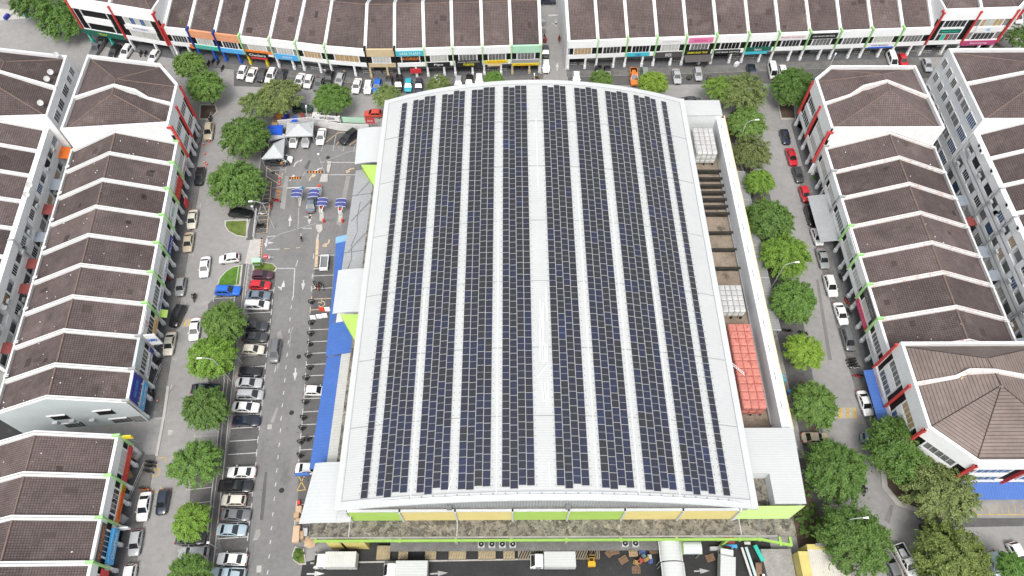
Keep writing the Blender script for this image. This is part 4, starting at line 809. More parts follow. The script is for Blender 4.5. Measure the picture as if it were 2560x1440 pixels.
def patches(fr, t, D, dr, n):
    """relaid tiles of another batch, small vents and overflow pipes"""
    for _ in range(n):
        w, l = rs.choice([(.7, .72), (1.05, .72), (1.4, 1.1), (.7, 1.45)]); a, d = rs.uniform(.6, fr.W - 2), rs.uniform(1, dr - 2.5); back = rs.random() < .4; zz = lambda q: 7.37 + 4.23 * (q - .42) / (dr - .42); k = .035
        if back: d2 = D - .3 - d * (D - .3 - dr) / dr; zb = lambda q: 7.37 + 4.23 * (D - .3 - q) / (D - .3 - dr); q = [fr.P(a, d2, zb(d2) + k), fr.P(a, d2 - l, zb(d2 - l) + k), fr.P(a + w, d2 - l, zb(d2 - l) + k), fr.P(a + w, d2, zb(d2) + k)]; q = q[::-1]
        else: q = [fr.P(a, d, zz(d) + k), fr.P(a + w, d, zz(d) + k), fr.P(a + w, d + l, zz(d + l) + k), fr.P(a, d + l, zz(d + l) + k)]
        mb = MB(); mb.hexa([(x, y, z - k) for x, y, z in q] + q); mb.build('roof_patch', rs.choice(['patch_pale', 'patch_mid', 'patch_pale']), t)
    for s in (.55, .85):
        mb = MB(); zb = 7.8; mb.path([fr.P(s, D - .2, zb - .3), fr.P(s, D - .2, zb + .5), fr.P(s, D - 1.1, zb + .75)], .07, 6); mb.build('overflow_pipe', 'rail_white', t)
def shop_row(pts, nrm, D, dr, label, group, cfgs, where, pm='party_white', ends=(False, False), finlast=True, nscr=0, back=True, tiles_=None):
    """pts: front corners left to right as seen from the street; nrm: inward normals at each"""
    for i in range(len(pts) - 1):
        c = dict(cfgs.get(i, {})); fr = Frame(pts[i], pts[i + 1], nrm[i], nrm[i + 1]); mid = (V2(pts[i]) + V2(pts[i + 1])) / 2
        lab = c.pop('label', None); look = c.pop('look', ''); rt = c.pop('tile', 'roof_tile'); pmm = c.pop('party', pm); lab = lab or label.format(n=where(i), look=(' ' + look if look else ''))
        t = thing('shophouse', lab, 'shophouse', (mid.x, mid.y, 0), 0, group)
        extra = c.pop('extra', None)
        facade(fr, t, lastfin=(finlast and i == len(pts) - 2), **c)
        gable_roof(fr, t, D, dr, tile=rt); 
        if back: back_wall(fr, t, D)
        party(fr, t, 0, D, dr, pmm, full=(i == 0 and ends[0]))
        if i == len(pts) - 2: party(fr, t, fr.W, D, dr, pmm, full=ends[1])
        patches(fr, t, D, dr, rs.randint(1, 3))
        if nscr: bits(fr, t, D, dr, rs.randint(nscr - 2, nscr + 3))
        if extra: extra(fr, t)

# ---- left terrace (front faces the left street, i.e. +x); seen from the street left..right = south..north
dL = Vector((.0975, -.9952)); inL = (-.9952, -.0975)
L1 = lambda y: (-65.1 + (92 - y) * .098 + .35, y)
ys = [97.6, 92, 85.6, 79.4, 73.2, 67.0, 60.8, 54.5, 48.5, 43.1]
pts = [L1(y) for y in ys[::-1]]                # south to north: left to right when facing -x?
# facing the building from the street (looking -x) left is south, so this order is left to right
def aw(m, z=3.3, out=1.6, a0=.05, a1=.95):
    def f(fr, t):
        mb = MB(); W_ = fr.W; mb.hexa([fr.P(W_ * a0, -out, z - .55), fr.P(W_ * a1, -out, z - .55), fr.P(W_ * a1, .0, z), fr.P(W_ * a0, .0, z), fr.P(W_ * a0, -out, z - .5), fr.P(W_ * a1, -out, z - .5), fr.P(W_ * a1, .0, z + .06), fr.P(W_ * a0, .0, z + .06)]); mb.build('awning', m, t)
    return f
def blade(a, z0, z1, m, txt=None, out=1.3, tm='sign_blue'):
    def f(fr, t):
        mb = MB(); fr.box(mb, a - .1, a + .1, -out - .1, -.1, z0, z1); s = mb.build('blade_sign', m, t)
        if txt: lettering(txt, fr.P(a - .1, -out / 2 - .1, (z0 + z1) / 2), (0, 0, 1), fr.out, (z1 - z0) * .8, out * .5, tm, s) if 0 else lettering(txt, Vector(fr.P(a, -out / 2 - .1, (z0 + z1) / 2)) - fr.right * .11, fr.out, (0, 0, 1), out * .85, (z1 - z0) * .3, tm, s)
    return f
def several(*fs):
    def f(fr, t):
        for g in fs: g(fr, t)
    return f
S = lambda a0, a1, z0, z1, m, txt=None, tm='sign_white', d=.0, frac=(.75, .5), th=.12: (a0, a1, z0, z1, d, m, txt, tm, th, frac)
L1cfg = {0: dict(look='with blue picture boards', signs=[S(.3, 5.1, 5.0, 7.7, 'sign_navy', 'SAINS TUISYEN', 'sign_sky', frac=(.6, .3)), S(.2, 5.1, 2.6, 4.0, 'sign_sky', 'TM CENTRE', 'sign_white')], fin='grey_fin', win='pane_dark'),
    1: dict(look='with a grey fin and white board', signs=[S(.3, 5.6, 3.0, 4.0, 'sign_white', 'AUTO PARTS', 'sign_navy'), S(5.0, 5.9, 2.8, 4.1, 'sign_navy')], fin='grey_fin', win='pane_dark', par='pale_blue_wall', span='pale_blue_wall'),
    2: dict(look='with a red round logo and cream board', signs=[S(.2, 5.9, 3.1, 4.4, 'sign_cream', 'HONG LEONG', 'sign_orange'), S(.4, 5.4, 6.2, 7.6, 'sign_white', 'LG', 'sign_magenta', frac=(.2, .6))], fin='grey_fin', win='pane_dark', extra=blade(.1, 4.6, 8.0, 'sign_white', 'FIAMMA', 2.2)),
    3: dict(look='with a lime awning', signs=[S(.2, 5.9, 3.1, 4.3, 'sign_white', 'CHESS SPORT', 'sign_navy')], win='pane_grey', extra=aw('lime', 3.1, 1.2, .0, .25)),
    4: dict(look='with a small blue board', signs=[S(1.2, 5.2, 3.2, 4.2, 'sign_white', 'PUSAT', 'sign_blue')], win='pane_pale'),
    5: dict(look='with navy and white boards', signs=[S(.3, 4.6, 3.0, 4.2, 'sign_navy', 'SALON', 'sign_white')], win='pane_pale'),
    6: dict(look='with a green window sign', signs=[S(1.4, 4.6, 4.4, 5.8, 'sign_white', 'MEDIC', 'sign_turq', -.02)], win='pane_pale'),
    7: dict(look='with red and orange banners', signs=[S(.3, 5.9, 3.2, 5.2, 'sign_red', 'WOK', 'sign_orange'), S(.2, 2.0, 1.2, 3.0, 'sign_red', None, 'sign_red', -.9)], win='pane_pale'),
    8: dict(look='with red posts below', signs=[S(.4, 5.0, 3.2, 4.2, 'sign_white', 'BRIDAL', 'sign_red')], win='pane_pale')}
shop_row(pts, [inL] * len(pts), 20.4, 10.2, '{n} left terrace shophouse{look}', 'shophouses of the left terrace', L1cfg,
         lambda i: ORD[i] + ' from the blue gable,', ends=(True, False), nscr=5)
# pale blue south gable of that terrace: windows, hoods and a corner opening
g = [o for o in COL.objects if o.name == 'shophouse'][0]
gp = V2(pts[0]); e = Vector((-inL[0], -inL[1])); FL, FR = gp + V2(inL) * 20.3, gp
gf = Frame((FL.x + dL.x * .37, FL.y + dL.y * .37), (FR.x + dL.x * .37, FR.y + dL.y * .37), (-dL.x, -dL.y), (-dL.x, -dL.y))
mb = MB(); mb.face([gf.P(0, 0, 0), gf.P(20.3, 0, 0), gf.P(20.3, 0, 7.7), gf.P(10.1, 0, 11.9), gf.P(0, 0, 7.7)]); mb.build('gable_wall', 'pale_blue_wall', g)
for a, z, dk in ((7.2, 4.6, 1), (14.4, 4.9, 1), (7.6, 1.2, 0), (15.2, 1.3, 0)):
    if dk: mb = MB(); gf.box(mb, a, a + 2.6, -.06, .02, z - .5, z + 1.2); mb.build('window_opening', 'void', g)
    else: window(gf, g, a, a + 2.8, z - .4, z + 1.2, -.05, 4, 'pane_grey', 'frame_dark')
    mb = MB(); gf.box(mb, a - .3, a + 2.6, -.2, .0, z + 1.25, z + 1.4); mb.build('window_hood', 'frame_white', g)
mb = MB(); gf.box(mb, 18.1, 20.0, -.03, .02, .2, 2.6); mb.build('corner_opening', 'interior_grey', g)
for a, z in ((6.6, 3.2), (9.2, 3.2), (12.2, 2.8)):
    mb = MB(); gf.box(mb, a, a + .8, -.5, 0, z, z + .5); mb.build('condenser', 'galv', g)

# ---- bottom-left terrace
BLn = (-.9963, -.0855); BLx = lambda y: (-60.2 + (37.4 - y) * .0855 + .35, y)
ys = [37.4, 31.3, 25.2, 19.1, 13., 7.]
shop_row([BLx(y) for y in ys[::-1]], [BLn] * 6, 20.4, 10.2, '{n} bottom left terrace shophouse{look}', 'shophouses of the bottom left terrace',
    {4: dict(look='with a red food board', fin='green_fin', win='pane_pale', signs=[S(.2, 5.9, 3.0, 4.3, 'sign_red', 'WOK', 'sign_orange', frac=(.6, .6))], extra=blade(6.15, 6.5, 7.6, 'sign_yellow', None, 1.6)),
     3: dict(look='with an orange board', fin='green_fin', win='pane_dark', signs=[S(.2, 5.9, 2.9, 4.0, 'sign_orange', 'BENGKEL', 'sign_red'), S(4.8, 5.9, 2.95, 4.02, 'sign_yellow')]),
     2: dict(look='with black and blue boards', fin='green_fin', win='pane_dark', signs=[S(.2, 5.6, 6.1, 7.4, 'sign_darkgrey', 'VV GRANEVO', 'sign_orange', frac=(.85, .6)), S(.5, 5.4, 3.0, 4.6, 'sign_sky', 'OneMed', 'sign_white', frac=(.75, .5), th=.5)], extra=blade(5.7, 2.2, 3.3, 'sign_white', None, 1.6)),
     1: dict(look='with a red hanging sign', fin='grey_fin', win='pane_dark', signs=[S(2.5, 5.8, 3.0, 5.2, 'sign_red')]), 0: dict(fin='grey_fin')}, lambda i: ORD[4 - i] + ' from the side lane,', ends=(False, True), nscr=4)

# ---- right terrace (front faces -x); left to right = north to south
ys = [95.6, 89.3, 83.0, 76.4, 70.0, 63.9, 57.2, 51.0]
R1cfg = {0: dict(look='with yellow panes', win=('pane_pale', 'pane_yellow', 'pane_yellow', 'pane_pale', 'pane_grey'), fin='grey_fin', signs=[]),
    1: dict(look='with a round red crest', fin='grey_fin', win='pane_pale', extra=aw('grey_metal', 3.4, 3.4, .3, 1.0)), 2: dict(look='over a long grey sheet awning', fin='grey_fin', win='pane_grey', extra=aw('grey_metal', 3.4, 3.4, 0, 1.0)),
    3: dict(look='with a small board on its parapet', signs=[S(.3, 5.8, 6.2, 7.5, 'sign_white', 'T.I.M.E', 'sign_turq', frac=(.5, .3))], win='pane_pale'),
    4: dict(look='with plain white parapet', win='pane_pale'), 5: dict(look='with dark board and pink shutters', signs=[S(.3, 6.3, 6.1, 7.6, 'sign_darkgrey', 'SAN YUAN', 'sign_grey'), S(.3, 6.3, 2.8, 4.0, 'sign_rose', 'PANAS', 'sign_pink')], win='pane_pale'),
    6: dict(look='with a long white board', signs=[S(.3, 6.0, 2.7, 4.1, 'sign_white', 'MEDIC', 'sign_grey', frac=(.6, .3))], win='pane_grey')}
shop_row([(61.55, y) for y in ys], [(1, 0)] * 8, 21.6, 11.0, '{n} right terrace shophouse{look}', 'shophouses of the right terrace', R1cfg, lambda i: ORD[i] + ' from the far block,', pm='party_pink', finlast=False, nscr=2)

# ---- far row left of the alley to the left (we see its rear) and far right
def rear_unit(fr, t, H, st, D, dr, zt, seed):
    r = random.Random(seed); mb = MB(); W_ = fr.W
    fr.box(mb, 0, W_, .9, 1.1, 0, H - 1.4, 1); fr.box(mb, 0, W_, 0, 1.0, H - 1.5, H + .35, 0)
    for k in range(st):
        z = 3.6 * k; fr.box(mb, 0, W_, 0, .9, z + 2.6, z + 3.75, 0) if z + 3.75 < H - 1.3 else None
        fr.box(mb, 0, .35, 0, .9, z, z + 2.7, 0); fr.box(mb, W_ * .46, W_ * .62, 0, .9, z, z + 2.7, 0); fr.box(mb, W_ * .62, W_, 0, .9, z, z + .95, 0)
        if r.random() < .6: fr.box(mb, .35, W_ * .46, 0, .2, z, z + .9, 0)
        if k or 1:
            window(fr, t, W_ * .63, W_ * .97, z + 1., z + 2.6, .15, 4, r.choice(['pane_grey', 'pane_dark', 'pane_blue', 'pane_tan', 'pane_pale']), r.choice(['frame_white', 'frame_white', 'frame_dark']))
    mb.build('wall', ['white_paint', 'interior_grey'], t)
    gable_roof(fr, t, D, dr, ze=H - .3, zt=zt)
    for k in range(r.randint(1, 3)):
        z = 3.6 * r.randint(0, st - 1) + 1.2; a = r.uniform(.4, W_ - 1.2); mb = MB(); fr.box(mb, a, a + .85, -.45, 0, z, z + .6); mb.build('condenser', 'galv', t)
    if r.random() < .6:
        mb = MB(); a = r.uniform(.3, 2.5); w = r.uniform(2, 3.4); mb.hexa([fr.P(a, -1.8, 2.6), fr.P(a + w, -1.8, 2.6), fr.P(a + w, 0, 3.1), fr.P(a, 0, 3.1), fr.P(a, -1.8, 2.68), fr.P(a + w, -1.8, 2.68), fr.P(a + w, 0, 3.18), fr.P(a, 0, 3.18)]); mb.build('awning', r.choice(['awning_red', 'awning_red', 'awning_grey', 'awning_grey']) if seed != 47 else 'awning_orange', t)
    if r.random() < .5:
        a = r.uniform(1, W_ - 1); mb = MB()
        for kk in range(3):
            q = [fr.P(a, -.15 - .0 * kk, 2.5), fr.P(a, -.15, H + .5)]
        mb.path([fr.P(a, -.25, 2.), fr.P(a, -.25, H + .9), fr.P(a, .6, H + .9)], .16, 8); mb.build('duct', 'steel', t)
def rear_row(pts, nin, H, st, D, dr, zt, label, group, where, seed):
    for i in range(len(pts) - 1):
        fr = Frame(pts[i], pts[i + 1], nin, nin); mid = (V2(pts[i]) + V2(pts[i + 1])) / 2
        t = thing('shophouse', label.format(n=where(i)), 'shophouse', (mid.x, mid.y, 0), 0, group)
        rear_unit(fr, t, H, st, D, dr, zt, seed + i); party(fr, t, 0, D, dr, 'party_white', ze=H - .3, zt=zt)
        if i == len(pts) - 2: party(fr, t, fr.W, D, dr, 'party_white', ze=H - .3, zt=zt)
l0n = Vector((-.9948, -.1015)); L0 = lambda y: (-91.2 + (95.7 - y) * .1045, y)
ys = [101.2, 95.3, 89.1, 82.9, 76.7, 70.5, 64.3, 58.1, 51.9]
rear_row([L0(y) for y in ys[::-1]], l0n, 7.6, 2, 20, 10, 11.6, '{n} white backed shophouse beyond the left rear alley', 'shophouses with rear walls on the left alley', lambda i: ORD[7 - i] + ' from the far block,', 40)
ys = [95.6, 89.2, 82.7, 76.4, 70.9, 64.5, 58.1, 51.7, 45.3, 39]
rear_row([(88.7, y) for y in ys], (1, 0), 11.3, 3, 20, 10, 15.2, '{n} three storey white backed shophouse beyond the right rear alley', 'shophouses with rear walls on the right alley', lambda i: ORD[i] + ' from the far block,', 70)

# ---- top terraces
TL = [(-76.7, 132.0), (-71.1, 131.1), (-65.1, 129.95), (-59.3, 128.9), (-52.6, 127.8), (-46.7, 126.8), (-40.2, 125.6), (-31.3, 124.5), (-24.9, 124.5), (-18.5, 124.75), (-12.4, 125.05), (-5.9, 125.2), (.4, 125.5), (6.8, 125.7)]
TL = [(x, y - .55) for x, y in TL]
nr = []
for i in range(len(TL)):
    a, b = TL[max(0, i - 1)], TL[min(len(TL) - 1, i + 1)]; e = Vector((b[0] - a[0], b[1] - a[1])).normalized(); nr.append((-e.y, e.x))
for i in range(7): nr[i] = (.175, .985)
nr[6] = (.13, .99); nr[7] = (.02, 1.0)
TLcfg = {0: dict(look='with a photo hung in its window', fin='red_fin', win=('pane_dark', 'pane_pale'), signs=[S(4.6, 5.7, 2.9, 4.1, 'sign_orange')]),
    1: dict(look='with a peach parapet and teal board', par='peach', fin='blue_fin', win='pane_pale', signs=[S(.3, 5.7, 3.1, 4.1, 'sign_turq', 'PUSAT', 'sign_grey')], colmat='sign_blue'),
    2: dict(look='with a peach parapet and blue board', par='peach', fin='blue_fin', win=('pane_dark', 'pane_pale'), signs=[S(.2, 5.7, 3.0, 4.1, 'sign_sky')], colmat='sign_blue'),
    3: dict(look='with a black and orange board', fin='green_fin', win='pane_pale', flank='interior_grey', signs=[S(.2, 6.6, 3.9, 4.5, 'sign_orange'), S(.3, 5.4, 2.7, 4.0, 'sign_black', 'Checkers', 'sign_white', -.1), S(1.2, 5., 2.3, 2.75, 'sign_red', None, 'sign_white', -.12)], colmat='sign_yellow'),
    4: dict(look='with a sky blue picture board', fin='pale_green_fin', win=('pane_pale', 'pane_grey'), flank='interior_grey', signs=[S(.3, 5.8, 2.9, 4.3, 'sign_sky', 'TM CENTRE', 'sign_white', frac=(.4, .35))]),
    5: dict(look='with tan blinds', fin='pale_green_fin', win='pane_tan'), 6: dict(look='the widest one, with tan blinds', fin='pale_green_fin', win='pane_tan'),
    7: dict(look='with a tan front', par='tan', span='tan', fin='black', win='pane_pale', colmat='tan'),
    8: dict(look='with a cyan parapet board', fin='black', win=None, signs=[S(.2, 6.2, 6.2, 7.5, 'sign_teal', 'SAN YUAN', 'sign_white'), S(.9, 5.6, 4.5, 5.9, 'sign_black', 'KOREA', 'sign_orange', .3, frac=(.8, .5)), S(2.8, 5.2, 1.6, 2.8, 'sign_red', None, 'sign_red', -.3)]),
    9: dict(look='with a black board in white script', fin='pale_green_fin', win='pane_pale', signs=[S(.3, 5.3, 2.9, 4.1, 'sign_black', 'Pipo', 'sign_white', frac=(.4, .6))]),
    10: dict(look='with a tall black dental clinic board', fin='pale_green_fin', win='pane_grey', signs=[S(.4, 6.3, 2.6, 4.4, 'sign_black', 'manis', 'sign_lemon', frac=(.4, .5)), S(.9, 5.8, 4.0, 4.3, 'sign_black', 'KLINIK PERGIGIAN', 'sign_white', -.1, frac=(.95, .8))]),
    11: dict(look='with a yellow board', fin='pale_green_fin', win='pane_grey', signs=[S(.3, 5.5, 3.5, 4.3, 'sign_yellow', 'SALON', 'sign_orange'), S(1., 4, 2.7, 3.4, 'sign_cream')]),
    12: dict(look='with a mint parapet', par='mint', fin='pale_green_fin', win='pane_grey', signs=[S(.2, 6.2, 3.1, 4.2, 'sign_grey'), S(.2, 6.2, 2.7, 3.3, 'sign_yellow', 'STUDIO', 'sign_orange', -.1)], colmat='cream' if 0 else 'tan')}
shop_row(TL, nr, 20.5, 10.2, '{n} top left terrace shophouse{look}', 'shophouses of the top left terrace', TLcfg, lambda i: ORD[12 - i] + ' from the side lane,', ends=(False, True))
TR = [(13.0, 127.0), (19.4, 127.3), (25.9, 127.7), (32.4, 128.0), (38.9, 128.3), (45.6, 128.65), (52.7, 129.0), (59.4, 129.4), (66.3, 129.75), (73.2, 130.1), (80.2, 130.5), (87.2, 130.85), (93.9, 131.2)]
TR = [(x, y - .6) for x, y in TR]
TRcfg = {0: dict(look='with cream and orange blinds', fin=None, win=('pane_tan', 'pane_tan', 'pane_tan', 'pane_tan', 'awning_orange'), party='party_white'), 1: dict(look='with curtained windows', fin='pale_green_fin', win=('pane_dark', 'pane_tan', 'pane_tan', 'pane_yellow', 'pane_dark')),
    2: dict(look='with a light blue board', fin='green_fin', win='void', party='party_pink', signs=[S(.2, 5.4, 3.2, 4.2, 'sign_teal', 'WEL', 'sign_navy', frac=(.25, .5))]), 3: dict(look='with a dark grey board', fin='green_fin', win='pane_pale', signs=[S(.2, 6.3, 2.5, 4.1, 'sign_darkgrey', 'WOK', 'sign_white', frac=(.25, .6)), S(.5, 6.2, 6.3, 7.6, 'sign_white', 'MAGISTICS TECHNOLOGY', 'sign_grey', frac=(.7, .2))]),
    4: dict(look='with a pink parapet board', fin='green_fin', win='pane_grey', signs=[S(.6, 6.0, 6.3, 7.7, 'sign_pink', 'BRIDAL', 'sign_magenta', frac=(.55, .4)), S(.2, 6.2, 3.0, 4.4, 'sign_black', 'DAMAI RASA THAI', 'sign_lemon', frac=(.75, .4))], extra=aw('sign_darkgrey', 3.0, 1.8)),
    5: dict(look='with a black shop board', fin='green_fin', win='void', signs=[S(.3, 6.2, 3.0, 4.1, 'sign_black', 'CAP BAGS SERVICE', 'sign_white', frac=(.9, .35))], colmat='sign_white'), 6: dict(look='with a dark green board', fin='green_fin', win='void', party='party_pink', signs=[S(.2, 6.1, 3.4, 4.5, 'sign_green', 'hoco.', 'sign_white', frac=(.3, .65)), S(.3, 5.4, 2.6, 3.4, 'sign_teal')], colmat='sign_white'),
    7: dict(look='with a white and red lettered parapet', fin='green_fin', win='pane_dark', signs=[S(.4, 6.3, 6.3, 7.5, 'sign_white', 'MAGISTICS TECHNOLOGY', 'sign_rose', frac=(.9, .35))]), 8: dict(look='with a black parapet board', fin='green_fin', win='pane_grey', party='party_pink', signs=[S(.2, 6.4, 6.2, 7.6, 'sign_black', 'CAP BAGS SERVICE', 'sign_white', frac=(.8, .25))]),
    9: dict(look='with plain front', fin='green_fin', win='pane_grey'), 10: dict(look='with a white and blue board', fin='green_fin', win='pane_pale', party='party_pink', signs=[S(.2, 6.6, 3.1, 4.3, 'sign_white', 'KLINIK PERGIGIAN', 'sign_navy', frac=(.6, .3)), S(1, 6.6, 3.0, 3.3, 'sign_blue', None, 'sign_white', -.1)]), 11: dict(look='beside the tall red finned block', fin='green_fin', win='pane_grey')}
shop_row(TR, [(-.052, .9986)] * 13, 20.5, 10.2, '{n} top right terrace shophouse{look}', 'shophouses of the top right terrace', TRcfg, lambda i: ORD[i] + ' from the side lane,', ends=(True, False), finlast=False)

# ---- three-storey corner blocks with hipped roofs
def block(label, out, H, ridge, zt, faces, fac, tile='roof_tile', party_=None, pmat='party_white', group=None, plain='white_paint', rim=.45, dish=()):
    """out: outline, counter-clockwise from above. faces: roof facets as index lists (0.. outline, 100.. ridge)"""
    c = sum((V2(p) for p in out), Vector((0, 0))) / len(out); t = thing('corner_block', label, 'building', (c.x, c.y, 0), 0, group)
    n = len(out); ins = []
    for i in range(n):
        p, a, b = V2(out[i]), V2(out[i - 1]), V2(out[(i + 1) % n]); d1, d2 = (p - a).normalized(), (b - p).normalized(); n1, n2 = Vector((-d1.y, d1.x)), Vector((-d2.y, d2.x)); m = (n1 + n2).normalized(); k = rim / max(.4, m.dot(n1)); ins.append(p + m * k)
    zr_ = H - .75
    for i in range(n):
        j = (i + 1) % n; mb = MB(); a, b, c1, d = out[i], out[j], ins[j], ins[i]
        z0 = 0 if i not in fac else H - 1.85
        mb.hexa([(*a, z0), (*b, z0), (*c1, z0), (*d, z0), (*a, H), (*b, H), (*c1, H), (*d, H)]); mb.build('parapet' if i in fac else 'wall', (fac[i].get('par', 'white_paint') if i in fac else plain), t)
    for i in range(n):
        j = (i + 1) % n; mb = MB(); sh = lambda p_, q_, f: (p_[0] + (q_[0] - p_[0]) * f, p_[1] + (q_[1] - p_[1]) * f); a, b, c1, d = out[i], out[j], ins[j], ins[i]
        if i not in fac: mb.hexa([(*sh(a, d, .1), H), (*sh(b, c1, .1), H), (*sh(b, c1, .92), H), (*sh(a, d, .92), H), (*sh(a, d, .1), H + .03), (*sh(b, c1, .1), H + .03), (*sh(b, c1, .92), H + .03), (*sh(a, d, .92), H + .03)]); mb.build('coping', 'white_dirty', t)
    mb = MB(); pt = lambda k: (*ridge[k - 100], zt) if k >= 100 else (ins[k].x, ins[k].y, zr_)
    for f in faces:
        q = [Vector(pt(k)) for k in f]; e = (q[1] - q[0]).normalized(); nn = (q[1] - q[0]).cross(q[-1] - q[0]).normalized(); u = nn.cross(e); mb.face(q, 0, [((p - q[0]).dot(e), (p - q[0]).dot(u)) for p in q])
    r = mb.build('roof', tile, t)
    ed = set()
    for f in faces:
        for a, b in zip(f, f[1:] + f[:1]):
            if a >= 100 or b >= 100: ed.add((min(a, b), max(a, b)))
    for a, b in ed:
        mb = MB(); A, B = Vector(pt(a)), Vector(pt(b)); mb.tube(A, A + (B - A) * .97 if a < 100 else B, .12 if tile == 'roof_tile' else .08, None, 6); mb.build('ridge_cap', 'ridge_cap' if tile == 'roof_tile' else 'roof_tile', r)
    for i, c_ in fac.items():
        c_ = dict(c_); c_.pop('par', None); j = (i + 1) % n; k = c_.pop('units', 1); A, B = V2(out[i]), V2(out[j]); e = (B - A).normalized(); nin = (-e.y, e.x); cf = c_.pop('each', [{}] * k)
        for q in range(k):
            fr = Frame(A + (B - A) * q / k, A + (B - A) * (q + 1) / k, nin, nin); kw = dict(c_); kw.update(cf[q]); facade(fr, t, st=3, lastfin=(q == k - 1), topz=H - .02, **kw)
    if party_:
        w = .28
        for A, B in zip(party_, party_[1:]):
            A, B = Vector(A), Vector(B); d = (B - A); s = Vector((-d.y, d.x, 0)).normalized() * w; mb = MB()
            mb.hexa([A - s - Vector((0, 0, .7)), A + s - Vector((0, 0, .7)), B + s - Vector((0, 0, .7)), B - s - Vector((0, 0, .7)), A - s + Vector((0, 0, .35)), A + s + Vector((0, 0, .35)), B + s + Vector((0, 0, .35)), B - s + Vector((0, 0, .35))][::1]); mb.build('party_wall', pmat, t)
    return t
mid = lambda a, b, f=.5: (a[0] + (b[0] - a[0]) * f, a[1] + (b[1] - a[1]) * f)
def dormer(t, p, rot, w=3.2, l=3.6, z0=11.9, zt=13.9, tile='roof_tile', cm='party_white'):
    """small gabled roof rising where the party wall steps"""
    c, s = math.cos(rot), math.sin(rot); T = lambda x, y, z: (p[0] + x * c - y * s, p[1] + x * s + y * c, z); mb = MB()
    mb.face([T(-l, -w / 2, z0), T(0, -w / 2, z0), T(0, 0, zt), T(-l, 0, zt)], 0, [(0, 0), (l, 0), (l, 2), (0, 2)]); mb.face([T(0, w / 2, z0), T(-l, w / 2, z0), T(-l, 0, zt), T(0, 0, zt)], 0, [(0, 0), (l, 0), (l, 2), (0, 2)])
    mb.build('dormer_roof', tile, t); mb = MB()
    for y in (-w / 2, w / 2):
        mb.hexa([T(0, y - .1 if y < 0 else 0 - .1, z0 if y < 0 else zt - .1), T(.2, y - .1 if y < 0 else -.1, z0 if y < 0 else zt - .1), T(.2, .1 if y < 0 else y + .1, zt - .1 if y < 0 else z0), T(0, .1 if y < 0 else y + .1, zt - .1 if y < 0 else z0), T(0, y - .1 if y < 0 else -.1, (z0 if y < 0 else zt) + .2), T(.2, y - .1 if y < 0 else -.1, (z0 if y < 0 else zt) + .2), T(.2, .1 if y < 0 else y + .1, (zt if y < 0 else z0) + .2), T(0, .1 if y < 0 else y + .1, (zt if y < 0 else z0) + .2)])
    mb.build('verge', cm, t)
# right terrace, far end
A, B, C, D, E = (65.1, 113.0), (82.2, 112.9), (82.6, 95.7), (61.0, 95.7), (61.0, 109.2)
rp = [(72.9, 107.6), (73.2, 103.2)]
bt = block('three storey hipped corner block at the far end of the right terrace', [A, E, D, C, B], 12.9, rp, 15.4, [[0, 1, 100], [1, 2, 101, 100], [2, 3, 101], [3, 4, 100, 101], [4, 0, 100]],
      {1: dict(units=2, fin='red_fin', each=[dict(win='pane_dark', signs=[S(1.2, 5.4, 6.3, 7.5, 'sign_white')]), dict(win='pane_pale')]), 0: dict(fin='red_fin', win='pane_grey')}, party_=[(*mid(E, D), 12.3), (66.2, 103.6, 13.4), (68.4, 104.4, 15.0), (73.05, 105.4, 15.45), (*mid(C, B), 12.3)], pmat='party_pink')
dormer(bt, (67.2, 103.9), math.pi)
# left terrace, far end
A, B, C, D, E = (-86.4, 116.9), (-70.9, 114.2), (-65.9, 108.3), (-65.4 + .35, 97.6), (-85.2, 96.0)
rp = [(-76.6, 106.9), (-76.1, 102.8)]
bt = block('three storey hipped corner block at the far end of the left terrace', [A, E, D, C, B], 12.9, rp, 15.4, [[0, 1, 101, 100], [1, 2, 101], [2, 3, 100, 101], [3, 4, 100], [4, 0, 100]],
      {2: dict(units=2, fin='red_fin', each=[dict(win='pane_grey'), dict(win='pane_grey')]), 3: dict(fin='red_fin', win='pane_grey')}, party_=[(*mid(E, A, .62 - .2), 12.3), (-76.3, 104.9, 15.45), (-72., 103.9, 15.0), (-70.2, 103.5, 13.4), (*mid(D, C, .5), 12.3)])
dormer(bt, (-71.2, 103.7), -.1)
# left alley row, far end (rear wall seen)
A, E, D, C = (-110, 121.5), (-113, 100.5), (-90.3, 101.3), (-92.0, 118.6)
block('hipped block with dishes at the far end of the left rear row', [A, E, D, C], 11.2, [(-101.5, 113.5), (-101, 107)], 14.0, [[0, 1, 101, 100], [1, 2, 101], [2, 3, 100, 101], [3, 0, 100]], {}, party_=[(*mid(D, C, .45), 11), (-101.2, 110.4, 14.1)])
t = bpy.data.objects['corner_block.002']
fr = Frame((-90.28, 101.3), (-91.98, 118.6), (-.995, -.1), (-.995, -.1))
for k in range(3):
    for a, w, n, p in ((1.0, 2.6, 3, 'pane_grey'), (4.4, 2.4, 3, 'pane_dark'), (8.2, 2.8, 4, 'pane_dark'), (12.2, 1.4, 2, 'pane_grey'), (14.5, 1.6, 2, 'pane_grey')): window(fr, t, a, a + w, .8 + 3.5 * k, 2.6 + 3.5 * k, -.06, n, p)
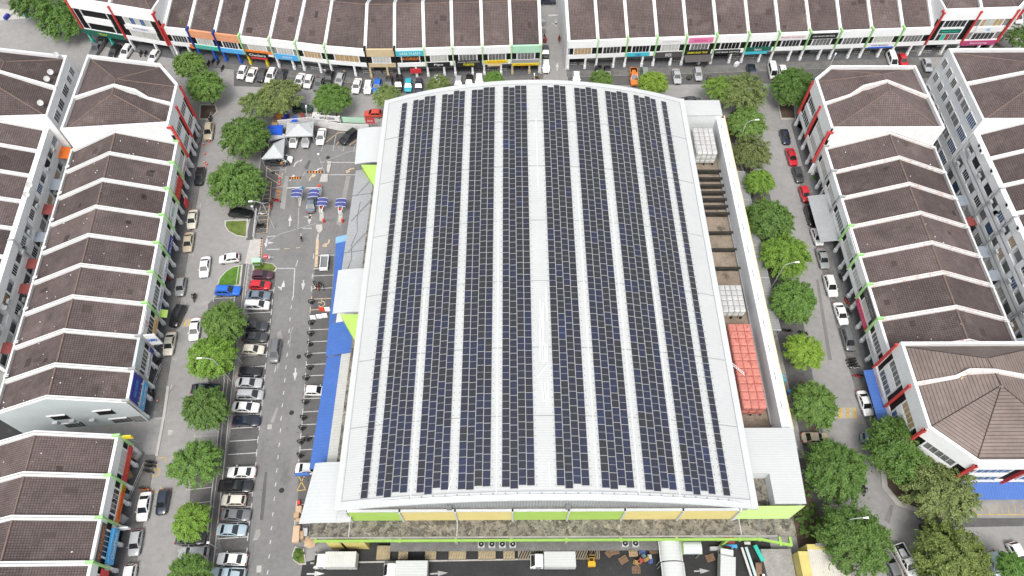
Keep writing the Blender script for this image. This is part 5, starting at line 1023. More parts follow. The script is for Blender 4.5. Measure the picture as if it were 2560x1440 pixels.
# right alley row, far end: four storeys
A, E, D, C = (88.6, 115.6), (88.6, 95.8), (112, 95.8), (112, 115.6)
block('tall white hipped block at the far end of the right rear row', [A, E, D, C], 14.9, [(101, 107.6), (101, 103.5)], 18.0, [[0, 1, 101, 100], [1, 2, 101], [2, 3, 100, 101], [3, 0, 100]], {}, party_=[(*mid(A, E), 14.4), (101, 105.6, 18.05)])
t = bpy.data.objects['corner_block.003']; fr = Frame((88.58, 115.6), (88.58, 95.8), (1, 0), (1, 0))
for k in range(4):
    for a, w, n, p in ((1.0, 1.7, 3, 'pane_grey'), (3.8, 1.7, 3, 'pane_grey'), (6.6, 1.6, 3, 'pane_dark'), (9.2, 2.8, 2, 'interior_grey'), (12.4, 2.9, 2, 'interior_grey'), (15.9, 3.4, 6, 'pane_blue')): window(fr, t, a, a + w, .9 + 3.55 * k, 2.7 + 3.55 * k, -.06, n, p)
# right terrace, near end: newer lighter tiles
A, B, C, D, E, F = (61.0, 50.4), (61.0, 36.4), (66.6, 31.1), (84, 31.1), (84, 50.4), None
rp = [(71.5, 46.2), (72.0, 41.8)]
bt = block('three storey corner block with lighter new roof tiles, near end of right terrace', [A, B, C, D, E], 12.9, rp, 15.6, [[0, 1, 101, 100], [1, 2, 101], [2, 3, 101], [3, 4, 100, 101], [4, 0, 100]],
      {0: dict(units=2, fin='red_fin', each=[dict(win='pane_grey', signs=[S(.1, 6.6, 2.7, 4.1, 'sign_white', 'HONG LEONG', 'sign_rose', frac=(.6, .3))]), dict(win=('pane_blue', 'pane_tan'), signs=[S(3, 6.6, 2.7, 4.1, 'sign_white', 'LG', 'sign_rose', frac=(.25, .5))])]), 1: dict(units=1, fin='red_fin', win='pane_grey'), 2: dict(units=2, fin='red_fin', win='pane_blue')}, tile='roof_tile_new', party_=[(61.4, 43.4, 12.3), (67., 43.9, 13.7), (68.4, 44.3, 15.2), (71.8, 44.0, 15.65), (84, 43.4, 12.3)], pmat='party_pink')
dormer(bt, (67.6, 43.7), math.pi, tile='roof_tile_new', z0=12.2, zt=14.4, cm='tan')
for p in (((60.9, 50.2), (57.7, 50.2), (57.7, 36.5), (60.9, 36.5)),):
    mb = MB(); mb.hexa([(59.4, 50.2, 2.6), (59.4, 34.6, 2.6), (60.98, 36.0, 3.0), (60.98, 50.2, 3.0), (59.4, 50.2, 2.68), (59.4, 34.6, 2.68), (60.98, 36.0, 3.08), (60.98, 50.2, 3.08)][::1]); mb.build('awning', 'blue_metal', bt)
mb = MB(); mb.hexa([(67.5, 28.6, 2.5), (86, 28.6, 2.5), (86, 31.05, 3.1), (67.5, 31.05, 3.1), (67.5, 28.6, 2.58), (86, 28.6, 2.58), (86, 31.05, 3.18), (67.5, 31.05, 3.18)]); mb.build('awning', 'blue_metal_x', bt)
# top terraces, corner blocks
bt = block('red finned three storey corner block with dark green board, top left', [(-97.6, 136.0), (-77.1, 131.0), (-73.6, 152), (-94, 156)], 12.4, [(-86, 147), (-84, 142)], 15.0, [[0, 1, 101], [1, 2, 100, 101], [2, 3, 100], [3, 0, 101, 100]],
      {0: dict(units=2, fin='red_fin', each=[dict(win=[None, None], colmat='sign_turq', colpos=.5, signs=[S(-.6, 10.4, 3.0, 4.3, 'sign_green', 'TYRE SHOP', 'sign_lemon', -.3, frac=(.2, .4))]), dict(win=[('pane_pale',), ('pane_pale', 'pane_blue')], signs=[S(1.4, 9.0, 6.3, 7.4, 'sign_white', 'AUTO PARTS', 'sign_navy', frac=(.5, .4))])])}, party_=[(*mid((-97.6, 136), (-77.1, 131)), 11.9), (-85, 144, 15)])
bt = block('red finned three storey corner block with magenta board, top right', [(94.2, 130.7), (110.6, 131.4), (118, 139), (117, 153), (93.4, 151.5)], 12.4, [(103, 144), (108, 143)], 15.0, [[0, 1, 101, 100], [1, 2, 101], [2, 3, 101], [3, 4, 100, 101], [4, 0, 100]],
      {0: dict(units=2, fin='red_fin', each=[dict(win=[('pane_dark', 'sign_turq', 'awning_red', 'pane_grey', 'pane_grey'), 'pane_dark'], signs=[S(1.6, 6.4, 6.3, 7.3, 'sign_green', 'MEDIC', 'sign_turq', frac=(.8, .4))]), dict(win=['pane_dark', ('pane_tan', 'pane_pale', 'pane_pale', 'pane_tan', 'pane_tan')], flank='interior_grey', signs=[S(.1, 8.1, 2.7, 3.9, 'sign_magenta', 'Samsung', 'sign_white', frac=(.5, .45)), S(1.5, 7, 6.3, 7.6, 'sign_white', 'T.I.M.E', 'sign_sky', frac=(.2, .5))])]), 1: dict(fin='red_fin', win='pane_grey')}, party_=[(102.4, 131.2, 11.9), (103, 144, 15)])
# ---------------------------------------------------------------- trees
def crown_mesh(seed, pads=95, per=150, flat=.62, leaf=.3, droop=.25, loose=0., wide=1.):
    """a crown about 1 m in radius x 4.5: leafy sprays carried on limbs, thousands of small leaves"""
    r = np.random.RandomState(seed); V = []; RR = 4.5
    lobes = r.normal(0, 1, (7, 3)); lobes /= np.linalg.norm(lobes, axis=1)[:, None]
    for k in range(pads):
        d = r.normal(0, 1, 3); d /= np.linalg.norm(d)
        if d[2] < -.55: d[2] *= -.6
        sh = .82 + .16 * max(0, (lobes @ d).max()) + r.uniform(-.1, .08 + loose)
        rad = sh * (r.uniform(.55, 1.) if r.rand() < .38 else r.uniform(.86, 1.))
        c = d * rad * RR; c[2] = c[2] * flat
        out = np.array([d[0], d[1], 0]); nn = np.linalg.norm(out); out = out / nn if nn > .05 else np.array([1., 0, 0])
        side = np.array([-out[1], out[0], 0]); n = max(20, int(per * r.uniform(.6, 1.3))); L = r.uniform(.6, 1.15); Wd = r.uniform(.4, .8) * wide
        u = r.normal(0, .42, n) * L; v = r.normal(0, .42, n) * Wd; w = r.normal(0, .1, n)
        P = c + out * u[:, None] + side * v[:, None]; P[:, 2] += w - droop * u - .3 * v * v
        nz = np.array([0, 0, 1.]) * .9 + d * .5; nrm = nz + r.normal(0, .5, (n, 3)); nrm /= np.linalg.norm(nrm, axis=1)[:, None]
        a = np.cross(nrm, r.normal(0, 1, (n, 3))); a /= np.linalg.norm(a, axis=1)[:, None]; b = np.cross(nrm, a); s = (leaf * r.uniform(.55, 1.25, n))[:, None]
        V.append(np.stack([P - a * s * .8, P - b * s * .36, P + a * s * .8, P + b * s * .36], 1))
    V = np.concatenate(V).reshape(-1, 3); nf = len(V) // 4
    me = bpy.data.meshes.new('crown'); me.vertices.add(len(V)); me.vertices.foreach_set('co', V.ravel()); me.loops.add(nf * 4); me.loops.foreach_set('vertex_index', np.arange(nf * 4)); me.polygons.add(nf); me.polygons.foreach_set('loop_start', np.arange(nf) * 4); me.polygons.foreach_set('loop_total', np.full(nf, 4)); me.update(); me.materials.append(M['foliage']); return me
CR = [crown_mesh(s, pads=270, per=100, leaf=.25, wide=.75) for s in (1, 2, 3)] + [crown_mesh(s, pads=260, per=62, leaf=.25, droop=.3, loose=.16, wide=.8) for s in (4, 5)] + [crown_mesh(6, pads=290, per=95, leaf=.22, flat=.75, droop=.15, wide=.8)]
def limbs_mesh(seed):
    r = random.Random(seed); mb = MB(); mb.tube((0, 0, 0), (0, 0, .3), .24, .2, 8); mb.tube((0, 0, .3), (.06, .03, 2.4), .2, .14, 8)
    for k in range(8):
        a = k * .8 + r.uniform(-.3, .3); L = r.uniform(1.8, 3.4); p = (.06, .03, 2.0 + .08 * k); q = (L * .55 * math.cos(a), L * .55 * math.sin(a), 3.1 + r.uniform(0, .7)); e = (L * math.cos(a), L * math.sin(a), 4.2 + r.uniform(-.2, 1.3)); mb.tube(p, q, .09, .06, 6); mb.tube(q, e, .06, .025, 5)
    return mb.mesh('trunk', ['bark'], True)
TRK = [limbs_mesh(1), limbs_mesh(2)]
G_DK, G_MID, G_BR, G_OL, G_YL, G_DEEP = (.08, .148, .029), (.098, .176, .034), (.13, .222, .03), (.13, .172, .05), (.16, .248, .03), (.08, .158, .028)
rt = random.Random(5)
# photo x, y of the crown's middle, crown radius in photo points, colour, crown type, label
TREES = [
 (158, 42, 66, G_DK, 3, 'big olive tinged tree beside the dark green shop board, top left corner'), (78, 2, 55, G_DK, 0, 'tree cut by the top edge of the photo at far left'),
 (475, 162, 46, G_MID, 0, 'upper of two joined trees at the bend by the left corner block'), (512, 218, 53, G_MID, 1, 'lower of two joined trees at the bend by the left corner block'),
 (645, 262, 46, G_OL, 3, 'thin olive tree over the blue tarpaulin stalls'), (700, 240, 56, G_OL, 4, 'wide olive tree in front of the parked black cars on the top street'), (830, 248, 53, G_MID, 1, 'round bright green tree behind the green banner on the wall'),
 (968, 240, 36, G_OL, 4, 'sparse olive tree at the top left corner of the white roof'), (1097, 214, 33, G_OL, 3, 'sparse olive tree peeping over the white roof edge near a white hatchback'), (1234, 198, 29, G_MID, 1, 'small tree peeping over the crest of the white roof'),
 (1504, 200, 34, G_MID, 0, 'small green tree just right of the crest of the white roof'), (1632, 207, 43, G_YL, 1, 'yellow green tree by the orange pickup on the top street'), (1800, 222, 42, G_BR, 3, 'left part of the pale tree pair near the top right corner of the white roof'), (1856, 232, 62, G_OL, 4, 'wide pale olive tree at the corner of the top and right streets'),
 (1868, 308, 54, G_MID, 0, 'green tree with a street lamp standing in front, north end of the right row'), (1985, 218, 62, G_DK, 1, 'dark green tree in the corner of the far right block by a white van'),
 (1882, 380, 50, G_OL, 3, 'olive tree second from the north in the right street row'), (1898, 454, 42, G_BR, 1, 'bright tree with a pale car hidden below in the right street row'), (1924, 548, 66, G_DK, 0, 'large dark tree opposite the black and white cars on the right street'), (1964, 640, 67, G_BR, 2, 'large bright tree with a street lamp poking through, right street'),
 (1986, 752, 66, G_MID, 1, 'round green tree above the end of the upper walkway roof'), (2010, 880, 53, G_YL, 5, 'compact round yellow green tree alone on the right street'), (2036, 1012, 65, G_MID, 0, 'round tree left of the faded speed hump on the right street'),
 (2086, 1176, 88, G_DEEP, 1, 'large deep green tree beside the white annex roof, lower right'), (2258, 1122, 96, G_DEEP, 2, 'largest deep green tree under the chamfered corner of the near right block'), (2352, 1225, 92, G_OL, 4, 'wide olive tree in front of the blue awning, lower right'), (2135, 1350, 96, G_DK, 5, 'big round green tree with a street lamp, bottom right'),
 (2380, 1402, 104, (.13, .175, .04), 2, 'olive and yellow tree covering the parked white car, bottom right'), (2532, 1420, 44, G_DEEP, 0, 'tree at the bottom right corner of the photo'), (2548, 92, 34, G_DK, 3, 'tree at the top right edge by the tall red fins'),
 (610, 340, 67, G_DK, 2, 'broad green tree left of the grey tents'), (592, 458, 77, G_DK, 0, 'largest tree on the left street, over a parked black car'), (558, 806, 62, G_MID, 1, 'dark round tree just below the blue hatchback'), (528, 892, 66, G_BR, 2, 'bright green tree with a street lamp across it, left street'), (514, 1020, 64, G_DK, 0, 'dark green tree level with the blue picture boards'),
 (490, 1160, 65, G_MID, 3, 'olive green tree above the empty car park bays'), (476, 1304, 54, G_BR, 1, 'small bright tree with two cars half under it, lower left'), (476, 1438, 60, G_MID, 5, 'tree cut by the bottom edge beside the silver SUV')]
tproto = thing('tree', 'x', 'tree', (0, 0, 0), 0, 'street trees'); link('trunk', TRK[0], tproto); link('crown', CR[0], tproto)
for i, (x, y, rp_, col, ty, lab) in enumerate(TREES):
    zc = 5.0; X, Y = at(x, y, zc); dep = math.sqrt(X * X + Y * Y + 107. ** 2); mpp = (Y * math.cos(PITCH) + 107 * math.sin(PITCH)) / FPX
    rad = rp_ * mpp; s = rad / 5.05
    t = tproto if i == 0 else dup(tproto, (X, Y, 0), 0, lab, 'street trees', ch=list(tproto.children))
    t.location = (X, Y, 0); t['label'] = lab; t.rotation_euler = (0, 0, rt.uniform(0, 6.28))
    for c in t.children:
        if c.data.name.startswith('trunk'): c.data = TRK[i % 2]; c.scale = (s, s, 1.0)
        else: c.data = CR[ty]; c.scale = (s, s, s * rt.uniform(.9, 1.05)); c.location = (0, 0, zc + .1); j = rt.uniform(.9, 1.12); c.color = (col[0] * j, col[1] * rt.uniform(.94, 1.06) * j, col[2] * j, 1)
# low bushes along walls
BUSH = crown_mesh(9, pads=26, per=60, leaf=.8, flat=.6); BUSH.name = 'bush'
nb = 0
for x, y, r_, col, lab in ((745, 1385, .9, G_DEEP, 'small dark bush in the kerbed corner by the loading yard'), (2020, 1330, 1.3, G_DK, 'bush beside the lime sloping wall'), (2005, 1290, 1.2, G_DK, 'bush under the white annex corner'), (2035, 1300, 1.3, G_DEEP, 'bush between the annex and the right tree row'), (2030, 1270, 1., G_DK, 'bush on the soil strip right of the annex'), (2022, 1225, 1., G_MID, 'bush right of the white annex roof'), (1822, 330, .9, (.3, .02, .02), 'bright red leaved shrub outside the north end of the white wall'), (1818, 300, 1.1, (.16, .12, .06), 'dry brown shrub north of the red shrub'), (1840, 285, 1.2, (.15, .12, .07), 'dry brown shrub under the pale olive tree'), (1340, 196, .9, (.14, .08, .05), 'withered brown potted plant by the side lane mouth'), (1840, 1010 - 300, .01, G_DK, ''), (1960, 985, .6, G_MID, 'shrub by the blue drums on the right walkway'), (2265 - 220, 1150 - 60, .7, G_DK, 'shrub by the beige car below the right trees'), (460, 68, .7, G_MID, 'potted plant on the ledge above the peach parapet'), (2036, 443, .6, G_MID, 'small leafy plant by the right terrace arcade')):
    if r_ < .05: continue
    X, Y = at(x, y, 6.5 if y == 68 else .5); o = link('bush', BUSH, None, loc=(X, Y, 7.9 if y == 68 else .35), rot=(0, 0, nb * 1.3)); o.scale = (r_ / 4.7,) * 3; o.color = (*col, 1); tag(o, lab, 'shrub', 'shrubs along the walls'); nb += 1
# ---------------------------------------------------------------- cars
def ring_loft(mb, rings, m=0, caps=True):
    k = len(rings[0]); i = len(mb.v)
    for r in rings: mb.v += [tuple(p) for p in r]
    for a in range(len(rings) - 1):
        for j in range(k - 1):
            q = i + a * k + j; mb.f.append((q, q + 1, q + k + 1, q + k)); mb.m.append(m); mb.uv.append(None)
    if caps:
        mb.f.append(tuple(i + j for j in range(k))[::-1]); mb.m.append(m); mb.uv.append(None); n = i + (len(rings) - 1) * k; mb.f.append(tuple(n + j for j in range(k))); mb.m.append(m); mb.uv.append(None)
SPEC = dict(  # length, width, height, hood stations (y fraction, deck z, width factor), cabin (rear base, roof rear, roof front, front base)
 sedan=(4.5, 1.78, 1.45, [(-.5, .66, .8), (-.485, .9, .9), (-.4, 1.0, .98), (-.25, .97, 1), (.2, .93, 1), (.3, .92, .99), (.42, .84, .95), (.485, .72, .86), (.5, .55, .74)], (-.36, -.2, .07, .25)),
 hatch=(3.85, 1.68, 1.5, [(-.5, .7, .84), (-.485, .95, .93), (-.3, .98, 1), (.2, .96, 1), (.3, .94, .99), (.43, .86, .94), (.49, .72, .84), (.5, .55, .74)], (-.485, -.38, .06, .25)),
 suv=(4.55, 1.85, 1.68, [(-.5, .75, .85), (-.49, 1.05, .94), (-.3, 1.08, 1), (.2, 1.06, 1), (.3, 1.05, .99), (.44, .96, .95), (.49, .8, .87), (.5, .6, .78)], (-.49, -.4, .05, .24)),
 mpv=(4.4, 1.74, 1.7, [(-.5, .75, .86), (-.49, 1.02, .94), (-.3, 1.04, 1), (.25, 1.02, 1), (.33, 1.0, .99), (.45, .88, .93), (.49, .74, .84), (.5, .56, .76)], (-.49, -.43, .12, .32)),
 van=(4.5, 1.72, 1.95, [(-.5, .8, .9), (-.49, 1.05, .96), (-.3, 1.06, 1), (.3, 1.05, 1), (.42, 1.0, .97), (.48, .85, .9), (.5, .6, .82)], (-.49, -.46, .24, .42)),
 pickup=(5.25, 1.86, 1.78, [(-.5, 1.0, .92), (-.49, 1.06, .97), (-.2, 1.07, 1), (.2, 1.06, 1), (.3, 1.05, .99), (.43, .98, .96), (.49, .84, .9), (.5, .6, .8)], (-.1, -.065, .1, .25)))
def lerp(a, b, t): return tuple(p + (q - p) * t for p, q in zip(a, b))
def car_parts(kind):
    L, W_, H, hull, (c0, c1, c2, c3) = SPEC[kind]; w = W_ / 2; out = []; mb = MB(); rings = []
    for f, zd, k in hull:
        y = f * L; ww = w * k; zl = .24 if abs(f) < .49 else .34
        rings.append([(-ww * .9, y, zl), (-ww, y, .45), (-ww, y, zd * .72), (-ww * .97, y, zd - .05), (-ww * .86, y, zd), (-ww * .4, y, zd + .02), (ww * .4, y, zd + .02), (ww * .86, y, zd), (ww * .97, y, zd - .05), (ww, y, zd * .72), (ww, y, .45), (ww * .9, y, zl)])
    ring_loft(mb, rings, 0); zdk = lambda f: np.interp(f, [h[0] for h in hull], [h[1] for h in hull])
    bw, tw = w * .93, w * .76; zb = [float(zdk(c)) - .03 for c in (c0, c3)]; zr0, zr1 = H - .05, H - .03
    B = [(-bw, c0 * L, zb[0]), (bw, c0 * L, zb[0]), (bw, c3 * L, zb[1]), (-bw, c3 * L, zb[1])]; T = [(-tw, c1 * L, zr0), (tw, c1 * L, zr0), (tw * .97, c2 * L, zr1), (-tw * .97, c2 * L, zr1)]
    n = 5; i = len(mb.v)
    for a in range(n + 1):
        for b_ in range(n + 1):
            u, v = a / n, b_ / n; p = lerp(lerp(T[0], T[1], u), lerp(T[3], T[2], u), v); mb.v.append((p[0], p[1], p[2] + .07 * (1 - (2 * u - 1) ** 2) * .7 + .05 * (1 - (2 * v - 1) ** 2)))
    for a in range(n):
        for b_ in range(n): mb.f.append((i + a * (n + 1) + b_, i + (a + 1) * (n + 1) + b_, i + (a + 1) * (n + 1) + b_ + 1, i + a * (n + 1) + b_ + 1)); mb.m.append(0); mb.uv.append(None)
    for a, b_ in ((0, 1), (1, 2), (2, 3), (3, 0)): mb.face([B[a], B[b_], T[b_], T[a]], 0)
    for s in (-1, 1): mb.obox((s * (w + .08), c3 * L - .28, .92), (.18, .12, .13))
    if kind == 'pickup':
        y0, y1 = -.485 * L, -.105 * L; mb.box(-w * .8, w * .8, y0 + .06, y1, 1.075, 1.085, 1)
        for a, b_, c, d in ((-w * .95, -w * .8, y0, y1), (w * .8, w * .95, y0, y1), (-w * .95, w * .95, y0 - .03, y0 + .07)): mb.box(a, b_, c, d, 1.0, 1.22)
    if kind in ('suv', 'mpv'):
        for s in (-1, 1): mb.box(s * tw * .88 - .025, s * tw * .88 + .025, c1 * L + .1, c2 * L - .1, H + .0, H + .05, 1)
    mb.box(-w * .6, w * .6, -.503 * L, -.49 * L, .3, .5, 1); mb.box(-w * .55, w * .55, .49 * L, .504 * L, .32, .5, 1)
    out.append(('body', mb.mesh('body', ['paint', 'black'])))
    me = out[0][1]; me.polygons.foreach_set('use_smooth', [True] * len(me.polygons)); me.set_sharp_from_angle(angle=R(38))
    def glass(q, u0, u1, v0, v1, name, off):
        mb = MB(); Q = lambda u, v: Vector(lerp(lerp(q[0], q[1], u), lerp(q[3], q[2], u), v)); nn = (Vector(q[1]) - Vector(q[0])).cross(Vector(q[3]) - Vector(q[0])).normalized() * off
        mb.face([Q(u0, v0) + nn, Q(u1, v0) + nn, Q(u1, v1) + nn, Q(u0, v1) + nn]); return (name, mb.mesh(name, ['car_glass']))
    out.append(glass([B[2], B[3], T[3], T[2]], .06, .94, .06, .95, 'windscreen', .012)); out.append(glass([B[0], B[1], T[1], T[0]], .07, .93, .1 if kind == 'sedan' else .25, .93, 'rear_window', .012))
    for q in ([B[1], B[2], T[2], T[1]], [B[3], B[0], T[0], T[3]]):
        mir = q[0] == B[3]; mb = MB(); Q = lambda u, v: Vector(lerp(lerp(q[0], q[1], u), lerp(q[3], q[2], u), v)); nn = (Vector(q[1]) - Vector(q[0])).cross(Vector(q[3]) - Vector(q[0])).normalized() * .012
        for u0, u1, s0, s1 in ((.08, .48, .1, .0), (.52, .93, 0., .1)) if kind != 'pickup' else ((.08, .44, .0, 0), (.5, .92, 0, .08)):
            mb.face([Q(u0, .16) + nn, Q(u1, .16) + nn, Q(u1 - (s1 if not mir else 0), .9) + nn, Q(u0 + (s0 if mir or s0 else 0), .9) + nn])
        out.append(('side_window', mb.mesh('side_window', ['car_glass'])))
    hz = hull[-2][1] - .12; tz = hull[1][1] - .2
    for s in (-1, 1):
        mb = MB(); mb.hexa([(s * w * .5, .475 * L, hz - .08), (s * w * .5 + .34 * s, .43 * L, hz - .08), (s * w * .5 + .3 * s, .4 * L, hz - .08), (s * w * .5, .44 * L, hz - .08), (s * w * .5, .485 * L, hz + .07), (s * w * .5 + .33 * s, .445 * L, hz + .1), (s * w * .5 + .28 * s, .39 * L, hz + .15), (s * w * .5, .44 * L, hz + .11)][::1])
        me = mb.mesh('headlight', ['headlight']); out.append(('headlight', me))
        mb = MB(); mb.box(*sorted((s * w * .55, s * w * .9)), -.5 * L - .01, -.47 * L, tz, tz + .22); out.append(('tail_light', mb.mesh('tail_light', ['tail_red'])))
    for fy in (-.31, .31):
        for s in (-1, 1):
            mb = MB(); x0, x1 = s * (w - .2), s * (w + .005); mb.tube((x0, fy * L, .31), (x1, fy * L, .31), .31, n=14); mb.tube((x1, fy * L, .31), (x1 + s * .01, fy * L, .31), .19, n=10, m=1); out.append(('wheel', mb.mesh('wheel', ['rubber', 'rim'])))
    return out
CARP = {k: car_parts(k) for k in SPEC}
CC = dict(white=(.72, .72, .71), cream=(.55, .52, .44), black=(.01, .01, .012), navy=(.012, .017, .035), darkgrey=(.04, .042, .046), grey=(.12, .125, .13), silver=(.36, .37, .38), beige=(.42, .36, .26), red=(.45, .012, .02), orange=(.62, .17, .02), blue=(.01, .12, .55), teal=(.02, .33, .42), maroon=(.06, .02, .035), green=(.015, .05, .03), paleblue=(.3, .38, .43), bluegrey=(.14, .17, .21), brown=(.12, .09, .06), coral=(.58, .06, .03), lightgrey=(.22, .23, .23), greengrey=(.2, .24, .21))
CNAME = dict(cream='cream', darkgrey='dark grey', navy='dark navy', bluegrey='blue grey', paleblue='pale blue', coral='orange red', lightgrey='light grey', greengrey='greenish grey')
KN = dict(sedan='saloon car', hatch='hatchback', suv='SUV', mpv='people carrier', van='van', pickup='pickup truck')
rc = random.Random(2)
def car(x, y, kind, col, head, where, group, z=0.):
    X, Y = at(x, y, .7); lab = '%s %s %s' % (CNAME.get(col, col), KN[kind], where)
    t = thing('van' if kind == 'van' else 'pickup_truck' if kind == 'pickup' else 'parked_car' if 'moving' not in where and 'driving' not in where else 'car', lab, 'van' if kind == 'van' else 'pickup' if kind == 'pickup' else 'car', (X, Y, z), -R(head) + R(rc.uniform(-1.5, 1.5)), group)
    c = CC[col]; j = rc.uniform(.93, 1.05)
    for n, me in CARP[kind]:
        o = link(n, me, t); o.color = (c[0] * j, c[1] * j, c[2] * j, 1)
    return t
LS = 174.4   # heading of the left street, towards the camera
G1, G2, G3, G4, G5 = 'cars on the left street', 'cars in the car park rows', 'cars along the top left terrace', 'cars along the top right terrace', 'cars on the right street'
for a in (
 (522, 329, 'suv', 'beige', LS, 'parked at the top of the left street', G1), (499, 440, 'sedan', 'black', LS, 'parked beside the red cones on the left street', G1), (481, 548, 'sedan', 'cream', LS, 'parked by the left kerb, above the beige saloon', G1), (471, 605, 'sedan', 'beige', LS, 'parked by the left kerb below a cream saloon', G1), (512, 667, 'sedan', 'white', LS, 'driving down the left street past the grassed island', G1), (573, 646, 'hatch', 'white', 262, 'driving out of the car park entrance', G1), (452, 717, 'hatch', 'lightgrey', LS, 'parked left of the motorcyclist', G1), (570, 727, 'suv', 'blue', 92, 'parked right under the grass island', G1), (444, 790, 'mpv', 'black', 192, 'parked askew left of the faded speed hump', G1), (487, 823, 'sedan', 'white', LS, 'driving past the speed hump, half under a tree', G1), (424, 859, 'sedan', 'cream', LS, 'parked below the black people carrier, left kerb', G1), (360, 1266, 'sedan', 'white', LS + 1, 'parked beside the wheelchair bay', G1), (407, 1255, 'hatch', 'navy', LS + 2, 'driving beside the parked white saloon, lower left', G1), (339, 1357, 'hatch', 'silver', LS + 1, 'parked alone at the lower left kerb', G1), (323, 1444, 'hatch', 'white', LS, 'cut by the bottom edge at the lower left kerb', G1), (602, 533, 'suv', 'black', 95, 'half hidden under the largest left tree', G1), (477, 1347, 'sedan', 'darkgrey', 90, 'hidden under the small bright tree', G1), (484, 1382, 'suv', 'silver', 268, 'parked under the lower left trees, facing the street', G1), (512, 972, 'sedan', 'navy', 90, 'peeping from under the dark tree, left street', G1), (500, 1240 - 110, 'hatch', 'white', 90, 'almost hidden under the olive green tree, left street', G1),
 (657, 687, 'hatch', 'maroon', 92, 'with a dark plum roof, topmost in the car park row', G2), (650, 713, 'hatch', 'red', 92, 'second from the top of the car park row', G2), (645, 739, 'sedan', 'bluegrey', 92, 'just below the red hatchback', G2), (643, 763, 'mpv', 'white', 92, 'with roof rails, fourth in the car park row', G2), (638, 815, 'sedan', 'darkgrey', 92, 'with a pink sunshade in its windscreen', G2), (637, 843, 'sedan', 'darkgrey', 92, 'below the car with the pink sunshade', G2), (633, 874, 'hatch', 'cream', 92, 'beside the grey car driving through the car park', G2), (688, 878, 'mpv', 'grey', 178, 'driving down the car park lane', G2), (625, 930, 'hatch', 'black', 92, 'below the cream hatchback in the row', G2), (622, 957, 'sedan', 'silver', 92, 'between a black and a silver car in the row', G2), (626, 987, 'mpv', 'silver', 92, 'with roof rails, level with the blue picture boards', G2), (614, 1018, 'sedan', 'white', 92, 'above the black saloon in the car park row', G2), (616, 1052, 'sedan', 'navy', 92, 'last before the empty bays of the row', G2), (604, 1181, 'sedan', 'white', 272, 'first below the empty bays', G2), (590, 1216, 'pickup', 'black', 92, 'with a dark bed, in the car park row', G2), (584, 1251, 'hatch', 'cream', 272, 'below the black pickup', G2), (590, 1287, 'sedan', 'grey', 92, 'above the pale blue saloon', G2), (579, 1325, 'sedan', 'paleblue', 92, 'third from the bottom of the car park row', G2), (580, 1398, 'sedan', 'white', 272, 'second from the bottom of the car park row', G2), (570, 1436, 'pickup', 'paleblue', 272, 'at the very bottom of the car park row', G2),
 (790, 977, 'hatch', 'white', 92, 'alone by the blue awning', G2), (774, 1172, 'sedan', 'white', 92, 'half under the pale corner canopy', G2), (778, 508, 'sedan', 'bluegrey', 358, 'waiting under the second blue gate canopy', G2), (803, 341, 'sedan', 'white', 182, 'parked beside the grey tent', G2), (873, 342, 'suv', 'black', 222, 'parked askew by the side canopy', G2), (690, 404, 'sedan', 'darkgrey', 92, 'being washed under the left grey tent', G2), (735, 351, 'hatch', 'white', 180, 'under the upper grey tent, left one', G2), (765, 351, 'hatch', 'silver', 180, 'under the upper grey tent, right one', G2), (708, 398, 'hatch', 'white', 92, 'standing just right of the left tent', G2)): car(*a)
T1, T2 = 187, 181
